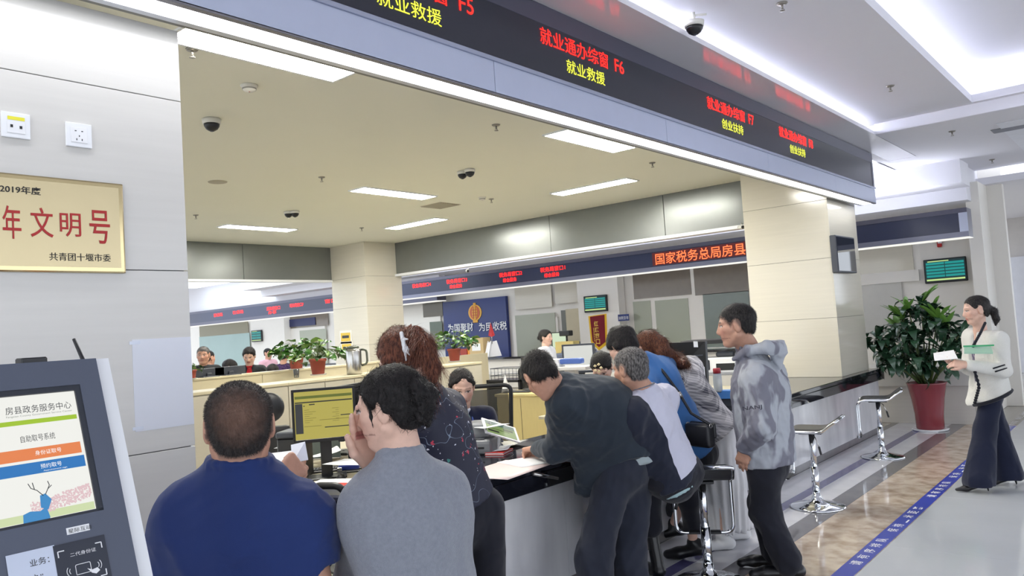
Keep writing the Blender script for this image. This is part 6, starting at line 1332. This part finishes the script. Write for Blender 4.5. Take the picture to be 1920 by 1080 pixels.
def p_plaid():
    d = 5.4; f = nrm(V(-.95, .3, 0)); u = V(0, 0, 1); r = np.cross(f, u)
    H = Head(J(1214, 655, d), nrm(f*.85-u*.4), nrm(u*.9+f*.3), .245)
    j = dict(neck=J(1252, 678, d+.02), chest=J(1282, 712, d+.03), pelvis=J(1348, 802, d+.02), shL=J(1258, 712, d-.14), shR=J(1295, 690, d+.2))
    j['elL'] = J(1270, 780, d-.0); j['wrL'] = J(1230, 790, d+.25); j['elR'] = J(1290, 770, d+.4); j['wrR'] = J(1240, 780, d+.5)
    for s, q, fx_, fy_ in (('L', -1, 1352, 1028), ('R', 1, 1382, 1010)): j['hip'+s] = j['pelvis']+r*q*.05; j['an'+s] = np.array(W(fx_, fy_-22, Z=.09)); j['kn'+s] = lerp(j['hip'+s], j['an'+s], .5)
    j['toe'] = nrm(V(-.6, -.6, 0)); j['handL'] = (f, -u, -1, (.4,)*4, .4); j['handR'] = (f, -u, 1, (.4,)*4, .4)
    base = skin_parts(j, H, .01, .007, neck_r=.048, handres=.007)
    T = torso(j, .165, .155, .16, .07, .03, 1.35, (.072, .066, .055), (1.9, 1.9), .055, .07, .052); tv, tf = T.mesh(.009, folds(.005, 13, 51, (0, 0, 1), 1.8))
    h = H.h; S = capsolid(H, 1.08, .06); S.fn(hairline(H, .24, -.1, -.3)); S.chain([H.p(0, -.3, .1), H.p(.05, -.46, -.1), H.p(0, -.55, -.35), j['neck']-f*.1+u*.0, j['neck']-f*.2-u*.02-r*.02], [.3*h, .24*h, .2*h, .055, .03], .06*h); S.chain([j['neck']-f*.1, j['neck']-f*.26-u*.0-r*.1], [.05, .02], .03)
    hv, hf = S.mesh(.007, folds(.005, 40, 52, (.5, 0, 1), 3)); sv, sf = strands(hv, hf, 2200, .05, .003, H, lambda P, N: np.tile(-f*.8-u*.6, (len(P), 1)), 6, .2, 3, .3); hv, hf = join([(hv, hf), (sv, sf)])
    K = Solid(); top_, bot = j['pelvis'], lerp(j['anL'], j['anR'], .5); K.rc(top_+u*.06, lerp(top_, bot, .5), .13, .155, .03, f, 1.25); K.rc(lerp(top_, bot, .5), V(bot[0], bot[1], .09), .155, .175, .03, f, 1.2); K.cut(V(0, 0, .115), -u); K.cut(top_+u*.05, u)
    c0 = lerp(top_, bot, .5)
    def pleat(P): a = np.arctan2((P-c0) @ r, (P-c0) @ f); return .010*np.clip((top_[2]-P[:, 2])/.5, 0, 1)*np.sin(a*15)+.006*np.sin(a*6+P[:, 2]*3)
    kv, kf = K.mesh(.009, pleat)
    person('woman in a grey plaid blouse and long white skirt at the counter', None, base, [('blouse', tv, tf, plaid()), ('skirt', kv, kf, WHITESK), ('hair', hv, hf, hairmat('hair_auburn', (64, 36, 30), (120, 74, 52)))]+shoes(j, WHITESHOE, 0, .25, .045), lambda P: H.tint(P, SKINC['f'], fem=True))
# ---------------------------------------------------------------- 8: man standing in the grey jacket
def camo():
    m = mat('grey_camouflage', (168, 172, 180), .7, col2=(118, 118, 130), scale=6.5, sharp=(.47, .53), detail=2.5, bump=.2, bscale=30, stretch=(1.2, 1.2, .6)); return soft_folds(m, 6., .8)
def p_grey():
    d = 4.82; f = nrm(V(-.96, -.12, 0)); u = V(0, 0, 1); r = np.cross(f, u); fh = nrm(V(-.93, -.36, -.06))
    H = Head(J(1379, 611, d), fh, u, .27, .98)
    j = dict(neck=J(1405, 658, d+.02), chest=J(1425, 732, d+.02), pelvis=J(1437, 845, d+.03), shL=J(1420, 712, d-.15), shR=J(1444, 706, d+.18))
    j['elL'] = J(1428, 800, d-.24); j['wrL'] = J(1398, 838, d-.1); j['elR'] = J(1450, 790, d+.3); j['wrR'] = J(1410, 830, d+.3)
    j['handL'] = (nrm(-u*.9+f*.3), nrm(r), 1, (.3,)*4, .3); j['handR'] = (nrm(-u), nrm(-r), 1, (.3,)*4, .3)
    for s, q, ax_ in (('L', -1, 1458), ('R', 1, 1440)): j['hip'+s] = j['pelvis']+r*q*.09-u*.06; j['an'+s] = np.array(W(ax_+15-q*4, 1046-q*10, Z=.09)); j['kn'+s] = lerp(j['hip'+s], j['an'+s], .5)+f*.06
    j['toe'] = nrm(V(-.85, -.5, 0))
    base = skin_parts(j, H, .009, .005, neck_r=.058, handres=.0055)
    T = torso(j, .2, .2, .2, .085, .07, 1.2, (.084, .08, .062), (1.93, 1.9), .06, .085, .066); collar(T, j, .07, .018, .03)
    # hood lying on the back
    hb = j['neck']-f*.05+u*.02; T.chain([hb-r*.1-u*.06+f*.12, hb-r*.12-u*.01+f*.02, hb-r*.09-f*.08, hb-f*.12-u*.01, hb+r*.09-f*.08, hb+r*.12-u*.01+f*.02, hb+r*.1-u*.06+f*.12], [.02, .035, .045, .05, .045, .035, .02], .02)
    T.chain([hb-f*.12-u*.04, hb-f*.12-u*.12], [.055, .025], .03)
    tv, tf = T.mesh(.0075, folds2(.010, 7, .006, 14, 61, (.2, .1, 1), 1.1))
    B = trousers(j, .155, .165, .105, .09, .085, -.02, 1.2, .05); bv, bf = B.mesh(.009, folds2(.009, 6, .006, 12, 63, (0, 0, 1), 1.8))
    hv, hf = shorthair(H, HDARK, 1.04, .25, .02, -.2, 7000, .014, .6, .0055, 10, .0015)
    o = person('man standing in a grey camouflage hooded jacket, hand in pocket', None, base, [('jacket', tv, tf, camo()), ('trousers', bv, bf, BLKTROUSER), ('hair', hv, hf, HDARK)]+shoes(j, BLKSHOE, 0, .28, .048), lambda P: crop(H, P, H.tint(P, SKINC['o']), .25, .02, -.2))
    e, w = j['elL'], j['wrL']; c_ = lerp(e, w, .25); q = W(1393, 772, d=d-.36); q2 = W(1427, 766, d=d-.36)
    tx = text('sleeve_lettering', 'NANJ', q, Vector(q2)-Vector(q), Vector((0, 0, 1)), .028, cloth('lettering_dark', (70, 70, 80)), None, w=.11, depth=.001, bold=.02); adopt(o, tx)
    for s in ('L', 'R'):   # pale soles
        a = j['an'+s]; dd = j['toe']; S = Solid(); S.rc(V(a[0], a[1], .012)-dd*.05, V(a[0], a[1], .012)+dd*.17, .043, .038, .01, u, 2.5); v, f_ = S.mesh(.008); link('sole', npmesh('sole', v, f_), WHITESHOE, o)
# ---------------------------------------------------------------- 9: woman walking with papers
def p_walk():
    d = 6.65; u = V(0, 0, 1); f = nrm(V(-.9, -.42, 0)); r = np.cross(f, u); fh = nrm(V(-.88, -.5, -.1))
    H = Head(J(1829, 582, d), fh, u, .245, .96)
    j = dict(neck=J(1838, 625, d), chest=J(1850, 662, d), pelvis=J(1855, 725, d), shL=J(1872, 637, d-.15), shR=J(1822, 632, d+.17))
    j['elL'] = J(1884, 695, d-.22); j['wrL'] = J(1812, 684, d-.2); j['elR'] = J(1815, 690, d+.22); j['wrR'] = J(1795, 682, d-.03)
    hdir = nrm(J(1780, 680, d-.15)-j['wrL']); j['handL'] = (hdir, nrm(-u*.4+r*.5), 1, (.4, .45, .5, .55), .4, .95); j['handR'] = (nrm(J(1776, 682, d-.08)-j['wrR']), nrm(u*.6-r*.3), 1, (.4, .45, .5, .55), .4, .95)
    j['hipL'] = j['pelvis']-r*.06-u*.03; j['hipR'] = j['pelvis']+r*.06-u*.03
    j['anL'] = np.array(W(1835, 897, Z=.11)); j['anR'] = np.array(W(1888, 885, Z=.11)); j['knL'] = J(1848, 805, d-.02); j['knR'] = J(1868, 805, d+.1); j['toe'] = nrm(V(-.9, -.42, 0))
    base = skin_parts(j, H, .009, .0055, neck_r=.045, handres=.006)
    T = torso(j, .15, .145, .165, .06, .085, 1.25, (.064, .056, .048), (1.9, 1.9), .05, .06, .052, flare=.05, hemn=nrm(-u-f*.4)); T.sub_rc(j['pelvis']+f*.145+u*.02, j['neck']+f*.075+u*.02, .05, .05, .02); tv, tf = T.mesh(.008, folds(.004, 12, 71, (0, 0, 1), 2))
    uu_, rr_, ff_ = axes(j)
    if ff_ @ f < 0: ff_ = -ff_
    I = Solid(); I.rc(j['pelvis'], j['chest'], .12, .125, .04, ff_, 1.25); I.rc(j['chest'], j['neck']+u*.01, .11, .056, .04, ff_, 1.2); iv, if_ = I.mesh(.009)
    trims = []
    def scallop(pts, n, rad=.011):
        E_ = Solid()
        P_ = [np.array(p) for p in pts]; L_ = [np.linalg.norm(b-a) for a, b in zip(P_, P_[1:])]; tot = sum(L_)
        for k in range(n+1):
            s = tot*k/n
            for a, b, l in zip(P_, P_[1:], L_):
                if s <= l+1e-9: c = lerp(a, b, s/l); break
                s -= l
            E_.rc(c, c+u*.001, rad, rad, .006)
            if k: E_.rc(pc, c, rad*.6, rad*.6, .004)
            pc = c
        trims.append(('scalloped_trim', *E_.mesh(.005), BLKTROUSER))
    uu2 = axes(j)[0]; hem_c = j['pelvis']-uu2*.085
    lap = [J(1847, 606, d-.1), J(1838, 625, d-.16), J(1824, 650, d-.2)]; scallop(lap, 14, .012)
    low_ = [hem_c+f*.155*math.cos(a)-r*.2*math.sin(a)-u*.4*.155*math.cos(a) for a in np.linspace(.35, 2.7, 12)]; scallop([J(1826, 690, d-.22), J(1836, 725, d-.22)]+[low_[0]], 12, .014); scallop(low_, 26, .015)
    B = trousers(j, .11, .12, .088, .088, .125, .03, 1.3, .045, anoff=-.02); B.cut(V(0, 0, .05), -u); bv, bf = B.mesh(.008, folds(.006, 9, 73, (0, 0, 1), 4))
    h = H.h; S = capsolid(H, 1.05, .06); S.rc(H.p(-.22, .05, .12), H.p(-.27, -.12, .0), .1*h, .1*h, .05*h); S.fn(hairline(H, .25, .0, -.28)); k0 = H.p(0, -.42, .02); S.chain([H.p(0, -.36, .02), k0, H.p(0, -.56, -.12), H.p(.02, -.6, -.4), H.p(.05, -.55, -.62)], [.14*h, .1*h, .13*h, .12*h, .04*h], .05*h)
    hv, hf = S.mesh(.006, folds(.003, 45, 74)); sv, sf = strands(hv, hf, 1500, .025, .002, H, lambda P, N: k0-P, 6, .1, 3, .1); hv, hf = join([(hv, hf), (sv, sf)])
    sh = []
    for s in ('L', 'R'):
        S = Solid(); a = j['an'+s]; dd = j['toe']; S.rc(V(a[0], a[1], .075)-dd*.04, V(a[0], a[1], .03)+dd*.1, .033, .03, .02, u, 1.2); S.rc(V(a[0], a[1], .03)+dd*.1, V(a[0], a[1], .02)+dd*.17, .032, .016, .02, u, 1.3); S.rc(V(a[0], a[1], .07)-dd*.055, V(a[0], a[1], .006)-dd*.065, .014, .006, .01); S.cut((0, 0, .002), (0, 0, -1)); S.sub_el(V(a[0], a[1], .1)+dd*.02, np.eye(3), (.035, .035, .04), .01); v, f_ = S.mesh(.006); sh.append(('heeled_shoe', v, f_, BLKSHOE))
    o = person('woman in an ivory jacket with black scalloped trim walking with papers', None, base, [('jacket', tv, tf, IVORY), ('blouse', iv, if_, cloth('patterned_blouse', (70, 66, 92), (150, 140, 160), 60, .7, 300, .1, sharp=(.45, .6))), ('trousers', bv, bf, cloth('midnight_trouser', (28, 34, 58), (22, 27, 46)))]+trims+sh+[('hair', hv, hf, HDARK)], lambda P: H.tint(P, SKINC['f'], fem=True))
    for a_, b_ in (((1862, 691), (1884, 684)), ((1866, 697), (1888, 690))): adopt(o, tube('pocket_trim', [W(*a_, d=d-.27), W(*b_, d=d-.27)], .006, BLKTROUSER))
    t = root('green_folder', 'pale green folder held under the walking woman\'s arm', 'folder', J(1840, 655, d-.22)); adopt(t, slab('cover', [W(1808, 661, d=d-.28), W(1862, 661, d=d-.3), W(1858, 648, d=d-.18), W(1808, 648, d=d-.18)], .012, mat('folder_mint', (176, 216, 190), .5))); adopt(t, slab('spine', [W(1807, 651, d=d-.285), W(1864, 649, d=d-.305), W(1864, 646, d=d-.305), W(1807, 648, d=d-.285)], .01, mat('folder_green', (60, 170, 110), .45)))
    t = root('paper_sheet', 'white papers held out in the walking woman\'s hands', 'paper', J(1770, 668, d-.1)); adopt(t, slab('sheet', [W(1752, 676, d=d-.05), W(1796, 672, d=d-.2), W(1788, 656, d=d-.0), W(1750, 662, d=d+.08)], .004, PAPER))
# ---------------------------------------------------------------- clerks and people further back
def seated(label, hx, hy, d, f, tone, topm, hair, hairm, h=.24, look=None, fem=False, group=None, hres=.007, lean=0., shirt=None, extra=None, arms=None, standing=False, lap=True):
    """a figure seen to the waist or to the floor: head centre in direction (hx, hy) at distance d, facing f"""
    f = nrm(V(f[0], f[1], 0)); u = V(0, 0, 1); r = np.cross(f, u); c = J(hx, hy, d); H = Head(c, look if look is not None else f, u, h)
    nb = c-u*.165-f*(.02+lean*.12); ch_ = nb-u*.16-f*lean*.12; pv = ch_-u*.36-f*lean*.2
    j = dict(neck=nb, chest=ch_, pelvis=pv, shL=nb-u*.06-r*.165, shR=nb-u*.06+r*.165)
    for s, q in (('L', -1), ('R', 1)):
        j['el'+s] = j['sh'+s]-u*.27+r*q*.05+f*.06; j['wr'+s] = j['el'+s]+f*.22+u*.02-r*q*.06 if not standing else j['el'+s]-u*.2+f*.1
        j['hand'+s] = (f if not standing else -u, -u if not standing else -r*q, q, (.4,)*4, .4)
        j['hip'+s] = pv+r*q*.09
        if standing: j['kn'+s] = V(pv[0], pv[1], pv[2]*.52)+r*q*.09; j['an'+s] = V(pv[0], pv[1], .09)+r*q*.09
        else: j['kn'+s] = pv+f*.42+r*q*.1; j['an'+s] = V(j['kn'+s][0], j['kn'+s][1], .1)
    j['toe'] = f
    if arms: arms(j, f, r, u)
    base = skin_parts(j, H, .012, hres, neck_r=.05 if fem else .056, handres=.007)
    T = torso(j, .165 if fem else .18, .15, .155, .066, .04, 1.4, (.07, .06, .048), (1.93, 1.93), .05, .066, .054)
    if shirt is not None: T.sub_rc(nb+f*.13-u*.28, nb+f*.075+u*.03, .03, .05, .02)
    tv, tf = T.mesh(.01, folds(.004, 13, int(hx), (0, 0, 1), 2)); parts = [('top', tv, tf, topm)]
    if shirt is not None:
        I = Solid(); I.rc(pv, ch_, .12, .13, .04, f, 1.35); I.rc(ch_, nb+u*.0, .12, .06, .04, f, 1.25); collar(I, j, .055, .012, .01); iv, if_ = I.mesh(.01); parts.append(('shirt', iv, if_, shirt))
    B = trousers(j, .14, .15, .09, .07, .06, .0); bv, bf = B.mesh(.016); parts.append(('trousers', bv, bf, BLKTROUSER))
    hv, hf = hair(H); parts.append(('hair', hv, hf, hairm))
    if standing or lap: parts += shoes(j, BLKSHOE, res=.014)
    if extra: extra(parts, j, H, f, r, u)
    return person(label, group, base, parts, lambda P: H.tint(P, SKINC[tone], fem=fem)), j, H
def h_tied(H, side=.0, bun=True, grow=1.05, front=.26, res=.007):
    S = capsolid(H, grow, .06); h = H.h; S.fn(hairline(H, front, side, -.28))
    for q in (-1, 1): S.rc(H.p(q*.16, .2, .3), H.p(q*.29, .02, .12), .07*h, .09*h, .05*h)
    if bun: S.rc(H.p(0, -.4, .05), H.p(0, -.5, .0), .14*h, .12*h, .05*h)
    v, f = S.mesh(res, folds(.003, 45, 3)); sv, sf = strands(v, f, 900, .03, .003, H, lambda P, N: H.p(0, -.45, .0)-P, 6, .15, 2, .1); return join([(v, f), (sv, sf)])
def h_bob(H, res=.008, ln=-.35):
    S = capsolid(H, 1.1, .06); h = H.h
    for q in (-1, 1): S.rc(H.p(q*.27, .02, .1), H.p(q*.27, -.05, ln), .12*h, .1*h, .06*h)
    S.rc(H.p(0, -.3, .0), H.p(0, -.3, ln), .28*h, .2*h, .08*h); S.fn(hairline(H, .22, -.5, -.6)); return S.mesh(res, folds(.003, 45, 3))
def h_short(H, res=.008): return shorthair(H, None, 1.05, .25, .02, -.2, 1200, .014, .5, res, 3, .003)
def clerk():
    fx_ = V(.86, -.5, 0)
    def arms(j, f, r, u):
        for s, q in (('L', -1), ('R', 1)): j['el'+s] = j['sh'+s]-u*.25+r*q*.06+f*.08; j['wr'+s] = j['el'+s]+f*.2+u*.07-r*q*.08; j['hand'+s] = (nrm(f-r*q*.3), nrm(-u*.3-r*q*.6), -q, (.35,)*4, .4)
    o, j, H = seated('woman clerk in a navy blazer reading a paper behind the counter', 866, 727, 5.45, fx_, 'f', BLAZER, lambda H: h_tied(H, .0, True, 1.045, .33, .006), HBLACK, .258, nrm(fx_-V(.1, .12, .38)), True, None, .0055, .1, WSHIRT, None, arms)
    t = root('paper_sheet', 'white sheet held by the clerk in the navy blazer', 'paper', tuple(J(915, 797, 4.8))); adopt(t, slab('sheet', [W(876, 800, d=5.2), W(908, 803, d=4.98), W(956, 794, d=5.1), W(920, 795, d=5.35)], .003, PAPER)); 
    q = nrm(H.B[:, 1])
    S = Solid(); nb, ch_ = j['neck'], j['chest']; f = nrm(fx_); r = np.cross(f, V(0, 0, 1)); 
    for s in (-1, 1): S.chain([nb+r*s*.055+f*.03, nb+r*s*.05+f*.1-V(0, 0, .08), nb+r*s*.02+f*.14-V(0, 0, .24)], [.006, .006, .006], .005)
    v, f_ = S.mesh(.004); link('lanyard', npmesh('lanyard', v, f_), mat('lanyard_blue', (50, 80, 160), .5), o)
def background():
    seated('clerk in a white shirt at the far monitor, seen from the side', 1024, 633, 12.3, (.9, .2), 'f', WSHIRT, lambda H: h_tied(H, -.05, True, 1.1), HDARK, .25, None, True, None, .009)
    seated('clerk with black hair and a pearl clip behind the counter', 1128, 690, 6.5, (.6, -.8), 'f', BLAZER, lambda H: h_tied(H, -.1, True, 1.1), HBLACK, .25, nrm(V(.3, -.8, -.7)), True, None, .007)
    c = J(1121, 690, 6.3); t = root('hair_clip', 'cream flower hair clip on the black haired clerk', 'hair clip', tuple(c))
    for i in range(5): a = i*1.2566; q = c+V(.03*math.cos(a)*.6, .02*math.cos(a), .03*math.sin(a)); adopt(t, lathe('petal', [(0, -.012), (.016, 0), (0, .012)], mat('clip_cream', (226, 206, 160), .4), None, 10, tuple(q)))
    q = W(486, 766, d=5.9); t = root('headrest_chair', 'black chair headrest showing just beside the navy shirt man\'s head', 'chair', (q.x, q.y, 0)); face(t, (q.x, q.y, 0), (-.8, .6)); S = Solid(); S.rc((-.07, 0, q.z), (.07, 0, q.z), .115, .115, .03, (0, 1, 0), 2.4); v, f = S.mesh(.012); link('headrest', npmesh('headrest', v, f), BLKLEATHER, t); tube('headrest_post', [(0, 0, .5), (0, 0, q.z)], .02, BLACK, t); box('seat', (-.24, -.24, .42), (.24, .24, .5), BLACK, t, .03, 2); box('back_cushion', (-.22, -.04, .55), (.22, .03, q.z-.14), BLKLEATHER, t, .03, 2); tube('gas_post', [(0, 0, .08), (0, 0, .42)], .028, BLACK, t); lathe('foot', [(0, .08), (.05, .07), (.28, .03), (.28, 0), (0, 0)], BLACK, t, 20)
    seated('grey haired man in a black top standing at the far left', 381, 667, 11.2, (.75, -.66), 'o', cloth('black_top', (34, 38, 42)), h_short, HGREY, .26, None, False, None, .009, standing=True)
    seated('dark haired person half behind the grey haired man', 392, 672, 12.3, (-.2, .97), 'm', cloth('black_top', (34, 38, 42)), h_short, HBLACK, .25, None, False, None, .012, standing=True)
    seated('woman in a red top and black cardigan at the far left', 467, 668, 11.8, (.75, -.66), 'f', cloth('black_top', (34, 38, 42)), lambda H: h_tied(H, -.02, True, 1.12), HBLACK, .26, nrm(V(.75, -.66, -.35)), True, None, .009, shirt=cloth('red_top', (196, 42, 52)), standing=True)
    seated('woman with dark hair bowed behind the far left monitors', 429, 689, 12.6, (-.5, -.8), 'f', WSHIRT, h_bob, HBLACK, .25, nrm(V(-.6, -.7, -.4)), True, None, .012, standing=True)
    seated('person in a pink shirt standing at the far white pier', 503, 663, 18.5, (.9, .1), 'm', cloth('pink_shirt', (226, 176, 186)), h_short, HBLACK, .25, None, False, None, .014, standing=True)
    seated('person in a purple checked shirt behind the far plants', 531, 668, 14.5, (-.7, .7), 'm', cloth('purple_check', (74, 50, 92), (44, 30, 60), 40, .85, 300, .1, sharp=(.45, .55)), h_short, HBLACK, .25, None, False, None, .012, standing=True)
    seated('woman whose bowed dark head shows above the ledge right of the red top', 511, 699, 12.4, (.5, -.8), 'f', WSHIRT, lambda H: h_bob(H, .01, -.2), HBLACK, .26, nrm(V(.4, -.8, -.8)), True, None, .01, standing=True)
for fn in (p_navy, p_cardigan, p_floral, p_bending, p_stool, p_blue, p_plaid, p_grey, p_walk, clerk, background): fn()
# papers in the seated man's hand
t = root('paper_sheet', 'white papers held out by the man in the navy shirt', 'paper', tuple(J(530, 862, 2.5)))
adopt(t, slab('sheet', [W(500, 880, d=2.46), W(562, 872, d=2.52), W(572, 842, d=2.62), W(505, 850, d=2.66)], .002, PAPER)); adopt(t, slab('sheet', [W(548, 868, d=2.5), W(578, 862, d=2.55), W(572, 828, d=2.6), W(546, 834, d=2.6)], .002, BLUEPAPER))
